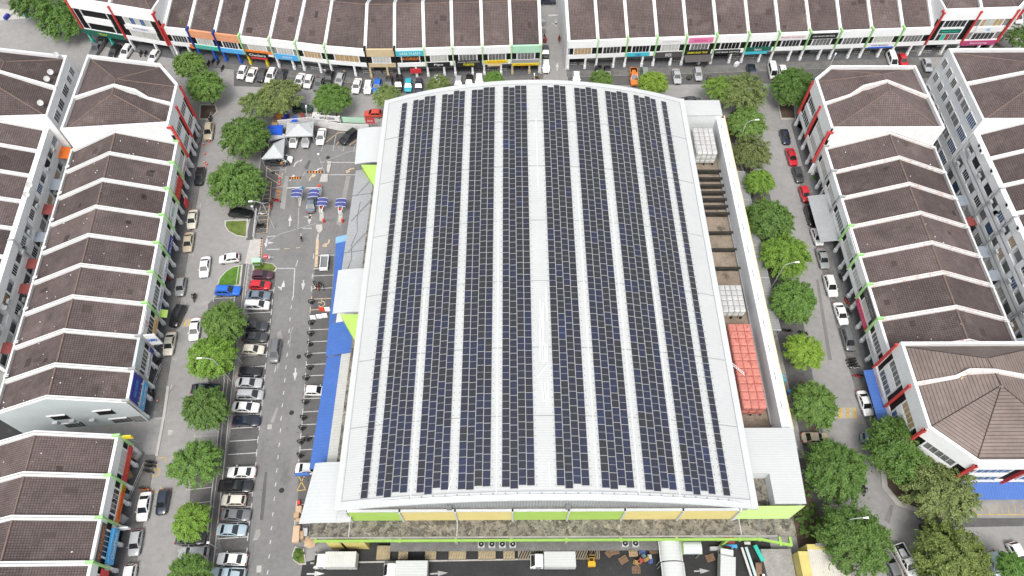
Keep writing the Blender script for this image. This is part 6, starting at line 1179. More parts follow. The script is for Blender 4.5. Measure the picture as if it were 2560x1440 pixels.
for a in ((606, 181, 'hatch', 'white', T1, 'leftmost in the row before the tan shopfront', G3), (630, 186, 'sedan', 'white', T1, 'second in the row along the top left terrace', G3), (655, 188, 'hatch', 'darkgrey', T1, 'between two white cars, top left terrace', G3), (678, 190, 'suv', 'white', T1, 'fourth in the row along the top left terrace', G3), (703, 191, 'sedan', 'darkgrey', T1, 'partly behind the wide olive tree', G3), (749, 201, 'sedan', 'white', T1, 'below the sky blue picture board', G3), (771, 204, 'hatch', 'white', T1, 'next to a grey car behind the round bright tree', G3), (797, 208, 'sedan', 'grey', T1, 'left of the round bright tree, top street', G3), (823, 194, 'hatch', 'black', T1, 'behind the round bright tree, top street', G3), (849, 200, 'hatch', 'silver', T1, 'right behind the round bright tree', G3),
 (892, 214, 'sedan', 'white', T2 + 3, 'first right of the round bright tree', G3), (920, 218, 'hatch', 'white', T2, 'reversed in, left of the bright blue car', G3), (943, 215, 'hatch', 'blue', T2 + 3, 'bright blue one below the tan shopfront', G3), (972, 208, 'sedan', 'darkgrey', T2, 'right of the bright blue car', G3), (997, 209, 'mpv', 'black', T2, 'left of the teal hatchback', G3), (1021, 213, 'hatch', 'teal', T2, 'under the cyan board', G3), (1047, 214, 'hatch', 'navy', T2, 'right of the teal hatchback', G3), (1093, 205, 'hatch', 'white', T2, 'behind the sparse olive tree by the roof edge', G3), (1146, 207, 'hatch', 'silver', T2, 'under the black script board', G3), (1173, 204, 'hatch', 'black', T2, 'under the dental clinic board', G3), (1198, 201, 'hatch', 'white', T2, 'rightmost before the small tree, top street', G3),
 (755, 271, 'suv', 'green', 92, 'parked across behind the banner wall', G3), (933, 284, 'hatch', 'coral', 270, 'by the red banner', G3), (800, 292, 'hatch', 'white', 92, 'hidden behind the round bright tree by the banner', G3), (316, 130, 'suv', 'white', T1 + 3, 'with a dark sunroof, behind the left corner block', G3), (287, 127, 'hatch', 'black', T1 + 3, 'behind the left corner block parapet', G3), (244, 119, 'pickup', 'grey', T1 + 3, 'behind the left corner block, leftmost', G3), (385, 141, 'hatch', 'white', T1 + 3, 'behind the red finned corner parapet', G3),
 (1441, 196, 'hatch', 'white', T2, 'at the side lane mouth', G4), (1497, 181, 'hatch', 'black', T2, 'behind the small tree right of the crest', G4), (1519, 182, 'hatch', 'black', T2, 'behind the small tree, right of its twin', G4), (1585, 192, 'pickup', 'orange', T2, 'in front of the light blue board', G4), (1613, 190, 'suv', 'greengrey', T2, 'right of the orange pickup, half under the tree', G4), (1692, 190, 'sedan', 'silver', T2, 'below the awning with scalloped edge', G4), (1745, 185, 'hatch', 'silver', T2, 'between two black bay barriers', G4), (1880, 184, 'pickup', 'navy', T2, 'left of the white van', G4), (1931, 178, 'van', 'white', T2, 'beside the dark corner tree', G4), (1957, 180, 'hatch', 'white', T2, 'half under the dark corner tree', G4), (1728, 252, 'sedan', 'darkgrey', 90, 'parked across behind the white annex', G4), (1364, 130, 'hatch', 'darkgrey', 180, 'upper of two in the side lane', G4), (1365, 166, 'hatch', 'white', 180, 'lower of two in the side lane', G4), (1370, 2, 'hatch', 'navy', 90, 'at the far end of the side lane', G4), (2318, 163, 'hatch', 'silver', T2 + 2, 'between the far right block and the white tower', G4), (2229, 150, 'van', 'white', T2, 'behind the far right block parapet', G4), (2257, 151, 'hatch', 'red', T2, 'behind the far right block parapet', G4), (2487, 112, 'suv', 'brown', 92, 'at the foot of the magenta board', G4), (2541, 42, 'mpv', 'white', 180, 'behind the tall red fins, top right', G4),
 (1963, 342, 'hatch', 'navy', 178, 'topmost along the right kerb', G5), (1979, 392, 'sedan', 'red', 178, 'second along the right kerb, darker red', G5), (1995, 437, 'hatch', 'darkgrey', 178, 'between the two red cars', G5), (2012, 485, 'hatch', 'red', 178, 'fourth along the right kerb', G5), (2028, 540, 'suv', 'black', 178, 'below the lower red car', G5), (2043, 592, 'hatch', 'white', 178, 'beside the grey sheet awning end', G5), (2057, 646, 'sedan', 'lightgrey', 178, 'between two white cars, right kerb', G5), (2076, 715, 'suv', 'white', 178, 'with dark glass, below the light grey saloon', G5), (2102, 784, 'sedan', 'white', 178, 'beside the pink shutters', G5), (2120, 849, 'mpv', 'grey', 178, 'above the row of motorcycles', G5), (2163, 1008, 'sedan', 'white', 176, 'with a blue side stripe by the blue awning', G5), (2038, 1095, 'sedan', 'beige', 90, 'half hidden by trees at the speed hump', G5), (1899, 434, 'hatch', 'silver', 90, 'under the bright tree of the right row', G5), (2012, 1000, 'hatch', 'cream', 90, 'under the round tree near the speed hump', G5), (2182, 1098, 'hatch', 'paleblue', 100, 'under the largest deep green tree', G5),
 (2325, 1340, 'hatch', 'black', 168, 'driving through the lower right junction', G5), (2266, 1404, 'pickup', 'white', 164, 'parked under the olive and yellow tree', G5), (2228, 1414, 'hatch', 'grey', 350, 'parked left of the white pickup, bottom right', G5), (2487, 1408, 'hatch', 'paleblue', 168, 'behind the olive and yellow tree', G5), (2545, 1388, 'hatch', 'white', 168, 'at the bottom right edge', G5)): car(*a)
# the pink sunshade and the red boot sign
X, Y = at(638 + 6, 814, 1.1)
# ---------------------------------------------------------------- lorries
def lorry(x, y, head, label, L=6.4, box_m='white_roof', cabc='rail_white', corr=False):
    X, Y = at(x, y, 1.6); t = thing('lorry', label, 'lorry', (X, Y, 0), -R(head), 'lorries in the loading yard'); w = 1.05; bl = L * .7
    mb = MB(); mb.box(-.9, .9, -L / 2, L / 2 - .2, .45, .75); link('chassis', mb.mesh('chassis', ['black']), t)
    mb = MB(); y0, y1 = -L / 2, -L / 2 + bl; mb.box(-w, w, y0, y1, .8, 2.75)
    if corr:
        for k in range(12): yy = y0 + .1 + (bl - .3) * k / 12; mb.box(-w - .04, w + .04, yy, yy + .16, .8, 2.82)
    else:
        mb.box(-w + .05, w - .05, y0 + .05, y1 - .05, 2.75, 2.78)
        for s in (-1, 1): mb.box(s * w - .04, s * w + .04, y0, y1, 2.65, 2.8)
    link('cargo_box', mb.mesh('cargo_box', [box_m]), t)
    mb = MB(); c0, c1 = y1 + .12, L / 2; P = lambda x_, yy, z: (x_, yy, z)
    ring = lambda yy, z, k: [(-.98 * k, yy, .5), (-1. * k, yy, 1.2), (-.96 * k, yy, z - .15), (-.8 * k, yy, z), (.8 * k, yy, z), (.96 * k, yy, z - .15), (1. * k, yy, 1.2), (.98 * k, yy, .5)]
    ring_loft(mb, [ring(c0, 2.1, .97), ring(c0 + .3, 2.2, .98), ring(c1 - .75, 2.18, .98), ring(c1 - .12, 1.32, .98), ring(c1, .95, .95)]); link('cab', mb.mesh('cab', [cabc]), t)
    mb = MB(); mb.face([(-.82, c1 - .13, 1.36), (-.7, c1 - .66, 2.1), (.7, c1 - .66, 2.1), (.82, c1 - .13, 1.36)][::-1]); mb.v = [(a, b_ + .03, c + .03) for a, b_, c in mb.v]; link('windscreen', mb.mesh('windscreen', ['car_glass']), t)
    for s in (-1, 1):
        mb = MB(); mb.box(*sorted((s * .985, s * .995)), c0 + .25, c1 - .75, 1.3, 1.95); link('side_window', mb.mesh('side_window', ['car_glass']), t)
        mb = MB(); mb.box(*sorted((s * .6, s * .9)), c1 - .03, c1 + .04, .7, .9); link('headlight', mb.mesh('headlight', ['headlight']), t)
        mb = MB(); mb.obox((s * 1.2, c1 - .3, 1.5), (.2, .08, .35)); link('mirror', mb.mesh('mirror', ['black']), t)
        for yy in (c0 + .7, y0 + 1.2):
            mb = MB(); mb.tube((s * .7, yy, .42), (s * 1.0, yy, .42), .42, n=14); mb.tube((s * 1.0, yy, .42), (s * 1.02, yy, .42), .24, n=10, m=1); link('wheel', mb.mesh('wheel', ['rubber', 'rim']), t)
lorry(838, 1402, 270, 'white lorry with a corrugated rusty topped cargo box, leftmost in the loading yard', 6.5, 'tank_side', corr=True)
lorry(1014, 1425, 270, 'white lorry with a flat smooth pale roof, second in the loading yard', 6.6)
lorry(1382, 1402, 270, 'white box lorry parked by the long striped dock plates', 6.6)
lorry(1815, 1415, 10, 'white lorry parked at an angle right of the barrel canopies', 6.0, 'canopy_white')
# ---------------------------------------------------------------- motorcycles
def moto_parts():
    o = []; mb = MB(); mb.path([(0, -.45, .55), (0, -.1, .45), (0, .25, .5), (0, .5, .85)], .07, 6); mb.box(-.12, .12, -.2, .2, .28, .6); mb.tube((.12, -.6, .35), (.12, .05, .3), .05); mb.path([(0, .62, .3), (0, .5, .9)], .05); o.append(('frame', mb.mesh('frame', ['black'])))
    mb = MB(); ring_loft(mb, [[(-.08, -.7, .7), (-.14, -.7, .62), (.14, -.7, .62), (.08, -.7, .7)], [(-.15, -.3, .74), (-.19, -.3, .55), (.19, -.3, .55), (.15, -.3, .74)], [(-.1, .05, .62), (-.2, .05, .4), (.2, .05, .4), (.1, .05, .62)], [(-.12, .4, .9), (-.22, .4, .5), (.22, .4, .5), (.12, .4, .9)], [(-.1, .55, .98), (-.13, .56, .8), (.13, .56, .8), (.1, .55, .98)]]); mb.box(-.07, .07, .45, .9, .58, .62); o.append(('fairing', mb.mesh('fairing', ['paint'])))
    mb = MB(); mb.hexa([(-.14, -.75, .72), (.14, -.75, .72), (.1, .08, .7), (-.1, .08, .7), (-.12, -.72, .84), (.12, -.72, .84), (.09, .05, .78), (-.09, .05, .78)]); o.append(('seat', mb.mesh('seat', ['rubber'])))
    mb = MB(); mb.path([(-.35, .38, 1.04), (0, .48, .98), (.35, .38, 1.04)], .025, 5)
    for s in (-1, 1): mb.obox((s * .3, .45, 1.12), (.1, .03, .07))
    o.append(('handlebar', mb.mesh('handlebar', ['black'])))
    for y in (-.58, .66): mb = MB(); mb.tube((-.05, y, .28), (.05, y, .28), .28, n=12); mb.tube((-.06, y, .28), (.06, y, .28), .17, n=8, m=1); o.append(('wheel', mb.mesh('wheel', ['rubber', 'rim'])))
    return o
MP = moto_parts()
def moto(x, y, head, col, label, group='parked motorcycles', z=0.):
    X, Y = at(x, y, .5); t = thing('motorcycle', label, 'motorcycle', (X, Y, z), -R(head), group)
    for n, me in MP: o = link(n, me, t); o.color = (*CC.get(col, (.02, .02, .02)), 1)
    return t
MOT = [(486, 743, 175, 'black', 'black motorcycle being ridden down the left street'), (2128, 898, 262, 'darkgrey', 'uppermost motorcycle of the tight row below the grey people carrier'), (2130, 905, 258, 'black', 'second motorcycle of the tight row on the right kerb'), (2133, 912, 255, 'black', 'third motorcycle of the tight row on the right kerb'), (2138, 918, 262, 'silver', 'lowest motorcycle of the tight row on the right kerb'), (2146, 939, 272, 'red', 'red motorcycle alone below the row on the right kerb'), (2117, 752, 170, 'red', 'red motorcycle on the pavement right of the white SUV'), (2123, 780, 165, 'darkgrey', 'dark motorcycle on the pavement beside a white saloon'), (2102, 693, 172, 'navy', 'navy motorcycle squeezed between the pavement and white SUV'), (1968, 826, 100, 'black', 'motorcycle with a red box at the walkway corner'), (2008, 832, 110, 'black', 'black motorcycle right of the upper walkway end'), (2160, 1225, 190, 'black', 'dark motorcycle riding between the two deep green trees'), (1398, 98, 180, 'red', 'red delivery motorcycle with a brown top box in the side lane'), (384, 985, 165, 'black', 'motorcycle on the pavement below the blue picture boards'), (398, 905, 200, 'black', 'black motorcycle on the pavement under the grey fin'), (392, 912, 185, 'darkgrey', 'motorcycle beside another under the grey fin'), (376, 1155, 100, 'black', 'black motorcycle above the yellow wheelchair symbol'), (374, 1165, 95, 'black', 'motorcycle second above the yellow wheelchair symbol'), (370, 1178, 105, 'darkgrey', 'motorcycle on the yellow hatching'), (360, 1222, 100, 'orange', 'yellow orange motorcycle in the hatched bay'), (662, 507, 260, 'silver', 'silver motorcycle in the top yellow motorcycle bay'), (678, 512, 170, 'red', 'red motorcycle sticking out of the yellow bays'), (690, 500, 105, 'red', 'red scooter with a white helmet by the orange posts'), (657, 533, 262, 'white', 'white scooter in the middle of the yellow bays'), (652, 562, 262, 'black', 'upper black motorcycle at the end of the yellow bays'), (651, 568, 262, 'darkgrey', 'lower black motorcycle at the end of the yellow bays'), (786, 712, 160, 'white', 'white motorcycle with boxes at the bay right of the arrows'), (797, 715, 175, 'red', 'red motorcycle at the bay right of the arrows'), (804, 714, 150, 'silver', 'silver motorcycle nearest the blue awning'), (522, 293, 170, 'black', 'left motorcycle in the fenced corner by a beige SUV'), (527, 297, 175, 'black', 'right motorcycle in the fenced corner by a beige SUV'), (533, 152, 190, 'black', 'motorcycle under the teal board, first of four'), (545, 155, 185, 'darkgrey', 'motorcycle under the teal board, second of four'), (521, 158, 185, 'black', 'motorcycle under the teal board, third of four'), (556, 170, 190, 'black', 'motorcycle under the blue board, nearest the road'), (1362, 92, 170, 'red', 'red motorcycle against the side lane wall'), (364, 133, 180, 'black', 'left motorcycle between two white cars behind the parapet'), (352, 133, 180, 'darkgrey', 'right motorcycle between two white cars behind the parapet'), (300, 1232 + 27, 20, 'darkgrey', 'motorcycle on the pavement under the orange board'), (303, 1335, 170, 'black', 'motorcycle on the pavement by the bright blue board')]
for m in MOT: moto(*m)
# ---------------------------------------------------------------- street furniture and small things
def lamp(hx, hy, adir, H, label, arm=2.0):
    X, Y = at(hx, hy, H); a = R(adir); bx, by = X - arm * math.cos(a), Y - arm * math.sin(a); t = thing('street_lamp', label, 'street lamp', (bx, by, 0), 0, 'street lamps')
    mb = MB(); mb.tube((bx, by, 0), (bx, by, .5), .13, .1, 8); mb.tube((bx, by, .5), (bx, by, H - 1.2), .09, .06, 8); mb.build('pole', 'galv', t)
    mb = MB(); pts = [(bx + arm * (1 - math.cos(k * .3)) * .9, 0, H - 1.2 + 1.2 * math.sin(k * .3)) for k in range(6)]; c, s = math.cos(a), math.sin(a)
    mb.path([(bx + (p[0] - bx) * c, by + (p[0] - bx) * s, p[2]) for p in pts], .05, 6); mb.build('arm', 'galv', t)
    mb = MB(); e = pts[-1]; ex, ey = bx + (e[0] - bx) * c, by + (e[0] - bx) * s; T = lambda u, v, z: (ex + u * c - v * s, ey + u * s + v * c, e[2] + z)
    mb.hexa([T(-.1, -.1, -.08), T(.75, -.16, -.08), T(.75, .16, -.08), T(-.1, .1, -.08), T(-.1, -.06, .08), T(.7, -.1, .07), T(.7, .1, .07), T(-.1, .06, .08)]); mb.build('lamp_head', 'rail_white', t)
for a in ((1893, 299, 5, 9, 'street lamp curving over the north tree of the right row'), (1993, 655, 5, 9, 'street lamp poking out of the large bright tree, right street'), (2165, 1294, 2, 9, 'street lamp above the big round tree, bottom right'), (498, 895, 182, 9, 'street lamp across the bright green tree, left street'), (626, 503, 182, 8.5, 'street lamp at the edge of the largest left tree'), (765, 266, 100, 7, 'street lamp beside the parked black SUV behind the banner wall'), (2089, 135, 60, 7, 'street lamp at the corner of the far right block'), (1336, 186, 90, 7, 'short lamp post by the side lane mouth')): lamp(*a)
for bx_, by_, H, lab in ((548, 1373, 4.5, 'slim floodlight post by the lower left bays'), (606, 909, 4, 'slim floodlight post by the cream hatchback'), (571, 952, 4, 'slim floodlight post below the bright left tree'), (650, 556, 5, 'slim floodlight post beside the yellow motorcycle bays'), (813, 436, 6, 'slim camera post by the gate lanes'), (857, 326, 4, 'short post in front of the white boundary wall')):
    X, Y = at(bx_, by_); t = thing('light_post', lab, 'post', (X, Y, 0), 0, 'slim posts in the car park'); mb = MB(); mb.tube((X, Y, 0), (X, Y, H), .06, .05, 7); mb.build('pole', 'galv', t); mb = MB(); mb.box(X - .18, X + .18, Y - .14, Y + .14, H, H + .16); mb.build('lamp_head', 'rail_white', t)
# fold-down bay barriers
def barrier(x, y, lab):
    X, Y = at(x, y); t = thing('bay_barrier', lab, 'parking barrier', (X, Y, 0), rc.uniform(-.4, .4), 'black fold-down bay barriers'); t.scale = (1.3, 1.3, 1.3)
    mb = MB(); mb.box(-.28, .28, -.2, .2, 0, .06); link('base_plate', mb.mesh('base_plate', ['black']), t); mb = MB(); mb.path([(-.42, .0, .05), (-.4, .12, .62), (.0, .14, .72), (.4, .12, .62), (.42, 0, .05)], .055, 6); link('hoop', mb.mesh('hoop', ['black']), t); mb = MB(); mb.path([(0, -.35, .06), (0, .1, .5)], .06, 6); link('stay', mb.mesh('stay', ['black']), t)
BB = ((780, 757), (780, 809), (778, 836), (776, 862), (772, 891), (776, 921), (767, 947), (765, 1007), (760, 1046), (757, 1072), (754, 1106), (752, 1140))
for i, p in enumerate(BB): barrier(*p, 'black fold-down bay barrier, number %s from the top of the blue awning bays' % ORD[i])
barrier(771, 1099, 'black fold-down bay barrier set deep inside a bay by the blue awning')
barrier(1722, 199, 'black bay barrier on the top street, left of a silver hatchback'); barrier(1772, 199, 'black bay barrier on the top street, right of a silver hatchback')
# gate lanes: islands, canopies, booms
def slab_thing(name, lab, cat, poly, z, m, grp=None):
    P = px(*poly); c = P[0]; mb = MB(); mb.prism(P, 0, z); o = mb.build(name, m, None, org=(c[0], c[1], 0)); o.location = (c[0], c[1], 0); return tag(o, lab, cat, grp)
for i, (poly, lab) in enumerate((([(749, 473), (758, 473), (756, 492), (752, 516), (747, 516)], 'narrow white kerbed island left of the waiting car'), ([(796, 475), (805, 473), (804, 490), (798, 490)], 'short white island by the second blue canopy'), ([(800, 530), (811, 530), (809, 553), (799, 553)], 'white island under the third blue canopy'), ([(848, 535), (858, 535), (855, 556), (846, 556)], 'white island under the rightmost blue canopy'), ([(790, 563), (806, 562), (807, 575), (800, 583), (794, 580), (790, 570)], 'rounded pale concrete island at the gate lanes end'), ([(795, 585), (799, 584), (797, 600), (791, 600)], 'thin pale kerb between the rounded island and the peach line'), ([(805, 436), (821, 436), (819, 455), (799, 456)], 'square pale concrete pad above the gates'), ([(818, 415), (823, 408), (828, 412), (823, 433), (817, 430)], 'curved pale kerb above the square pad'), ([(818, 404 + 560 - 560), (829, 404), (826, 410), (819, 410)], 'small kerb stub by the curved kerb'))): slab_thing('gate_island', lab, 'traffic island', poly, .18, 'concrete_light', 'pale islands of the car park gates')
def gate(cx, cy, ix, iy, lab, flip):
    X, Y = at(cx, cy, 2.9); ix, iy = at(ix, iy); t = thing('gate_canopy', lab, 'canopy', (ix, iy, 0), 0, 'blue ribbed gate canopies'); w, d = 1.0, 1.0; mb = MB(); rb = []
    Z = lambda v: 2.75 + .3 * (1 - ((v) / d) ** 2)
    n = 8
    def zz(u): return 2.7 + .35 * math.cos(u / w * 1.3) if flip == 0 else 2.7 + .35 * math.cos(u / w * 1.3)
    for i in range(n):
        a, b_ = -w + 2 * w * i / n, -w + 2 * w * (i + 1) / n
        mb.hexa([(X + a, Y - d, zz(a)), (X + b_, Y - d, zz(b_)), (X + b_, Y + d, zz(b_)), (X + a, Y + d, zz(a)), (X + a, Y - d, zz(a) + .04), (X + b_, Y - d, zz(b_) + .04), (X + b_, Y + d, zz(b_) + .04), (X + a, Y + d, zz(a) + .04)])
    mb.build('canopy_sheet', 'gate_blue', t)
    for v in (-.97, 0, .97):
        mb = MB(); mb.path([(X - w + 2 * w * i / n, Y + v * d * .97, zz(-w + 2 * w * i / n) + .06) for i in range(n + 1)], .035, 6); mb.build('rib', 'rail_white', t)
    for s in (-1, 1):
        mb = MB(); mb.path([(ix + s * .15, iy, 0), (ix + s * .2, iy, 1.2), (X + s * .5, Y - d * .4, 2.75)], .07, 6); mb.build('post', 'rail_white', t)
    mb = MB(); mb.obox((ix, iy + .8, .18), (.5, .5, 1.2)); mb.build('ticket_machine', 'rail_white', t); mb = MB(); mb.obox((ix, iy + .8, 1.38), (.56, .56, .18)); mb.build('machine_cap', 'cone_red', t)
gate(741, 483, 751, 505, 'leftmost blue ribbed gate canopy', 0); gate(784, 483, 801, 484, 'second blue ribbed gate canopy, above the waiting car', 0); gate(805, 505, 804, 538, 'third blue ribbed gate canopy, right of the waiting car', 1); gate(852, 507, 852, 542, 'rightmost blue ribbed gate canopy', 1)
for a, b_, lab, m in (((752, 468), (717, 470), 'white boom arm before the leftmost blue canopy', 'rail_white'), ((799, 469), (765, 470), 'white boom arm before the second blue canopy', 'rail_white'), ((808, 548), (834, 547), 'dark boom arm at the third canopy island', 'flash_dark'), ((855, 548), (874, 548), 'dark boom arm at the rightmost canopy island', 'flash_dark')):
    A, B = at(*a, 1.0), at(*b_, 1.0); t = thing('boom_barrier', lab, 'boom barrier', (*A, 0), 0, 'boom barriers of the gates'); mb = MB(); mb.obox((*A, .0), (.35, .35, 1.05)); mb.build('housing', 'sign_sky' if m == 'rail_white' else 'cone_red', t); mb = MB(); mb.tube((*A, 1.0), (*B, 1.0), .06); mb.build('arm', m, t)
# tents
def tent(cs, z0, z1, lab):
    P = [at(*c, z0) for c in cs]; c = (sum(p[0] for p in P) / 4, sum(p[1] for p in P) / 4); t = thing('tent', lab, 'tent', (*c, 0), 0, 'grey pyramid tents of the car wash')
    for i in range(4):
        a, b_ = P[i], P[(i + 1) % 4]; mb = MB(); n = 4
        for k in range(n):  # slightly sagging pyramid faces
            f0, f1 = k / n, (k + 1) / n; sg = lambda f: z0 + (z1 - z0) * f - .12 * math.sin(f * math.pi)
            L = lambda p, f: (p[0] + (c[0] - p[0]) * f, p[1] + (c[1] - p[1]) * f, sg(f))
            q = [L(a, f0), L(b_, f0), L(b_, f1), L(a, f1)]; mb.face(q if k < n - 1 else q[:3])
        mb.hexa([(*a, z0 - .3), (*b_, z0 - .3), (b_[0] + (c[0] - b_[0]) * .01, b_[1] + (c[1] - b_[1]) * .01, z0 - .3), (a[0] + (c[0] - a[0]) * .01, a[1] + (c[1] - a[1]) * .01, z0 - .3), (*a, z0), (*b_, z0), (b_[0] + (c[0] - b_[0]) * .01, b_[1] + (c[1] - b_[1]) * .01, z0), (a[0] + (c[0] - a[0]) * .01, a[1] + (c[1] - a[1]) * .01, z0)]); mb.build('canvas', 'tent', t)
        mb = MB(); mb.tube((a[0] + (c[0] - a[0]) * .03, a[1] + (c[1] - a[1]) * .03, 0), (a[0] + (c[0] - a[0]) * .03, a[1] + (c[1] - a[1]) * .03, z0 - .2), .05); mb.build('pole', 'galv', t)
tent([(713, 341), (782, 339), (784, 303), (718, 306)], 2.7, 4.2, 'upper grey pyramid tent with two cars below'); tent([(653, 397), (708, 394), (712, 345), (684, 358)], 2.7, 4.2, 'lower grey pyramid tent at the tree edge')
def cover(name, lab, cat, cs, z, m, h=.12, grp=None, post=True):
    P = [at(*c, z) for c in cs]; c = (sum(p[0] for p in P) / len(P), sum(p[1] for p in P) / len(P)); t = thing(name, lab, cat, (*c, 0), 0, grp); mb = MB(); n = len(P)
    for i in range(n):
        a, b_ = P[i], P[(i + 1) % n]; mb.face([(*a, z), (*b_, z), (*c, z + h)]); mb.face([(*a, z - .15), (*b_, z - .15), (*b_, z), (*a, z)])
    mb.build('sheet', m, t)
    if post:
        for p in P: mb = MB(); mb.tube((*p, 0), (*p, z), .04); mb.build('pole', 'galv', t)
cover('tarpaulin', 'bright blue tarpaulin stretched beside the upper grey tent', 'tarpaulin', [(664, 336), (705, 337), (708, 312), (672, 314)], 2.4, 'cloth_blue', -.2, 'tarpaulins of the stalls'); cover('tarpaulin', 'pale grey tarpaulin between the two grey tents', 'tarpaulin', [(672, 352), (714, 343), (712, 335), (680, 333)], 2.3, 'tent', -.1, 'tarpaulins of the stalls'); cover('tarpaulin', 'small blue tarpaulin by the stall heap', 'tarpaulin', [(728, 305), (744, 303), (742, 291), (730, 293)], 2., 'cloth_blue', .1, 'tarpaulins of the stalls')
# white boundary wall with banners
BW = thing('boundary_wall', 'stained white boundary wall at the top of the car park', 'wall', (*at(850, 320), 0))
P = [at(x, y) for x, y in ((700, 320), (780, 312), (850, 327), (905, 330), (925, 330))]; 
for a, b_ in zip(P, P[1:]):
    d = Vector((b_[0] - a[0], b_[1] - a[1])).normalized(); n = (-d.y * .12, d.x * .12); mb = MB(); mb.hexa([(a[0], a[1], 0), (b_[0], b_[1], 0), (b_[0] + n[0], b_[1] + n[1], 0), (a[0] + n[0], a[1] + n[1], 0), (a[0], a[1], 2.2), (b_[0], b_[1], 2.2), (b_[0] + n[0], b_[1] + n[1], 2.2), (a[0] + n[0], a[1] + n[1], 2.2)]); mb.build('wall_section', 'white_dirty', BW)
prepare_text(['UNTUK DISEWA', 'SPACE FOR RENT', 'PARKIR', 'JUALAN', 'OPEN DAILY'])
for cs, lab, m, tx, tm in (([(788, 300), (852, 305), (852, 294), (788, 289)], 'white banner with black print half behind the round tree', 'sign_white', 'UNTUK DISEWA', 'black'), ([(858, 306), (914, 309), (912, 294), (857, 290)], 'long green banner with a white panel', 'mint', 'SPACE FOR RENT', 'sign_white'), ([(915, 309), (938, 310), (936, 296), (914, 294)], 'red banner with white print by the roof corner', 'sign_red', 'JUALAN', 'sign_white')):
    A, B = at(*cs[0], 2.2), at(*cs[1], 2.2); d = Vector((B[0] - A[0], B[1] - A[1], 0)); W_ = d.length; d.normalize(); t = thing('banner', lab, 'banner', (*A, 0), 0, 'banners above the boundary wall'); n = Vector((-d.y, d.x, 0)) * .05; u = Vector((0, 0, 1)); a, b_ = Vector((*A, 2.3)), Vector((*B, 2.3)); mb = MB(); mb.hexa([a, b_, b_ + n, a + n, a + u * 1.5, b_ + u * 1.5, b_ + n + u * 1.5, a + n + u * 1.5]); mb.build('cloth', m, t)
    lettering(tx, a + d * W_ / 2 + u * .75 - n, d, u, W_ * .6, .7, tm, t)
    for p in (a, (a + b_) / 2, b_): mb = MB(); mb.tube((p.x, p.y + .06, 0), (p.x, p.y + .06, 3.9), .04); mb.build('post', 'galv', t)
# chain fence posts and boards by the corner
for i, (x, y) in enumerate(((730, 276), (697, 274), (668, 305))):
    X, Y = at(x, y + 18); t = thing('notice_board', ('pale notice board on a post, %s of three by the stalls' % ('right', 'middle', 'left')[i]), 'board', (X, Y, 0), 0, 'pale boards by the stalls'); mb = MB(); mb.tube((X, Y, 0), (X, Y, 2.6), .05); mb.build('post', 'galv', t); mb = MB(); mb.obox((X, Y, 1.5), (1.0, .06, 1.5), .2); mb.build('panel', 'sign_grey', t)
# the heap of goods at the stall
G_HEAP = 'goods heaped behind the tents'
for i, (x, y, w, d, h, m, lab) in enumerate(((697, 306, 1.6, 1.2, 1.0, 'wood', 'brown crate in the goods heap'), (702, 298, 1.2, 1.0, 1.3, 'orange', 'orange box in the goods heap'), (714, 297, 1.5, 1.0, .8, 'sign_navy', 'navy box in the goods heap'), (690, 313, 1.2, 1.2, .7, 'cardboard', 'cardboard box in the goods heap'), (758, 296, 1.6, .7, .9, 'awning_red', 'dark red cabinet behind the upper tent'), (708, 290, 1.6, .5, .5, 'concrete_light', 'pale board in the goods heap'))):
    X, Y = at(x, y); mb = MB(); mb.obox((X, Y, 0), (w, d, h), i * .5); mb.obox((X, Y, h), (w * 1.05, d * 1.05, .06), i * .5); tag(mb.build('box', m), lab, 'box', G_HEAP)
# cones, posts, rope, signs
def cone(x, y, lab, m='cone_red'):
    X, Y = at(x, y); t = thing('traffic_cone', lab, 'traffic cone', (X, Y, 0), 0, 'red traffic cones'); mb = MB(); mb.tube((X, Y, .03), (X, Y, .72), .17, .04, 10); mb.build('cone', m, t); mb = MB(); mb.obox((X, Y, 0), (.42, .42, .04)); mb.build('base', m, t); mb = MB(); mb.tube((X, Y, .35), (X, Y, .48), .122, .098, 10); mb.build('collar', 'rail_white', t)
for i, (x, y) in enumerate(((513, 386), (513, 407), (517, 412), (518, 352), (524, 355), (510, 362))): cone(x, y, 'red traffic cone, %s of the loose group on the upper left street' % ORD[i])
for i, (x, y) in enumerate(((699, 445), (700, 455), (699, 463))): cone(x, y, 'red cone, %s from the top in the row by the yellow bays' % ORD[i])
cone(395, 1003, 'red cone under the grey fin of the left terrace'); cone(384, 990, 'red cone near the motorcycle below the blue boards')
for i, (x, y) in enumerate(((695, 478), (697, 487), (700, 480), (696, 495))): X, Y = at(x, y); mb = MB(); mb.tube((X, Y, 0), (X, Y, 1.1), .05); mb.tube((X, Y, 0), (X, Y, .06), .2); tag(mb.build('bollard', 'orange'), 'slim orange post, %s of the cluster by the red scooter' % ORD[i], 'bollard', 'orange posts by the gates')
def wb(x, y, m, lab):
    X, Y = at(x, y); t = thing('water_barrier', lab, 'barrier', (X, Y, 0), .05, 'plastic road barriers'); mb = MB(); P = [(-.5, -.28, 0), (.5, -.28, 0), (.5, .28, 0), (-.5, .28, 0), (-.46, -.1, .85), (.46, -.1, .85), (.46, .1, .85), (-.46, .1, .85)]; mb.hexa(P); link('shell', mb.mesh('shell', [m]), t); mb = MB(); mb.box(-.48, .48, -.12, .12, .85, .9); link('top_rail', mb.mesh('top_rail', [m]), t)
for i, (x, y) in enumerate(((784, 796), (799, 793), (813, 791))): wb(x, y, 'rail_white', 'white plastic barrier, %s from the left in the short row' % ORD[i])
wb(806, 775, 'cone_red', 'red plastic barrier at the end of the peach lined bay'); wb(820, 775, 'rail_white', 'white plastic barrier beside the red one')
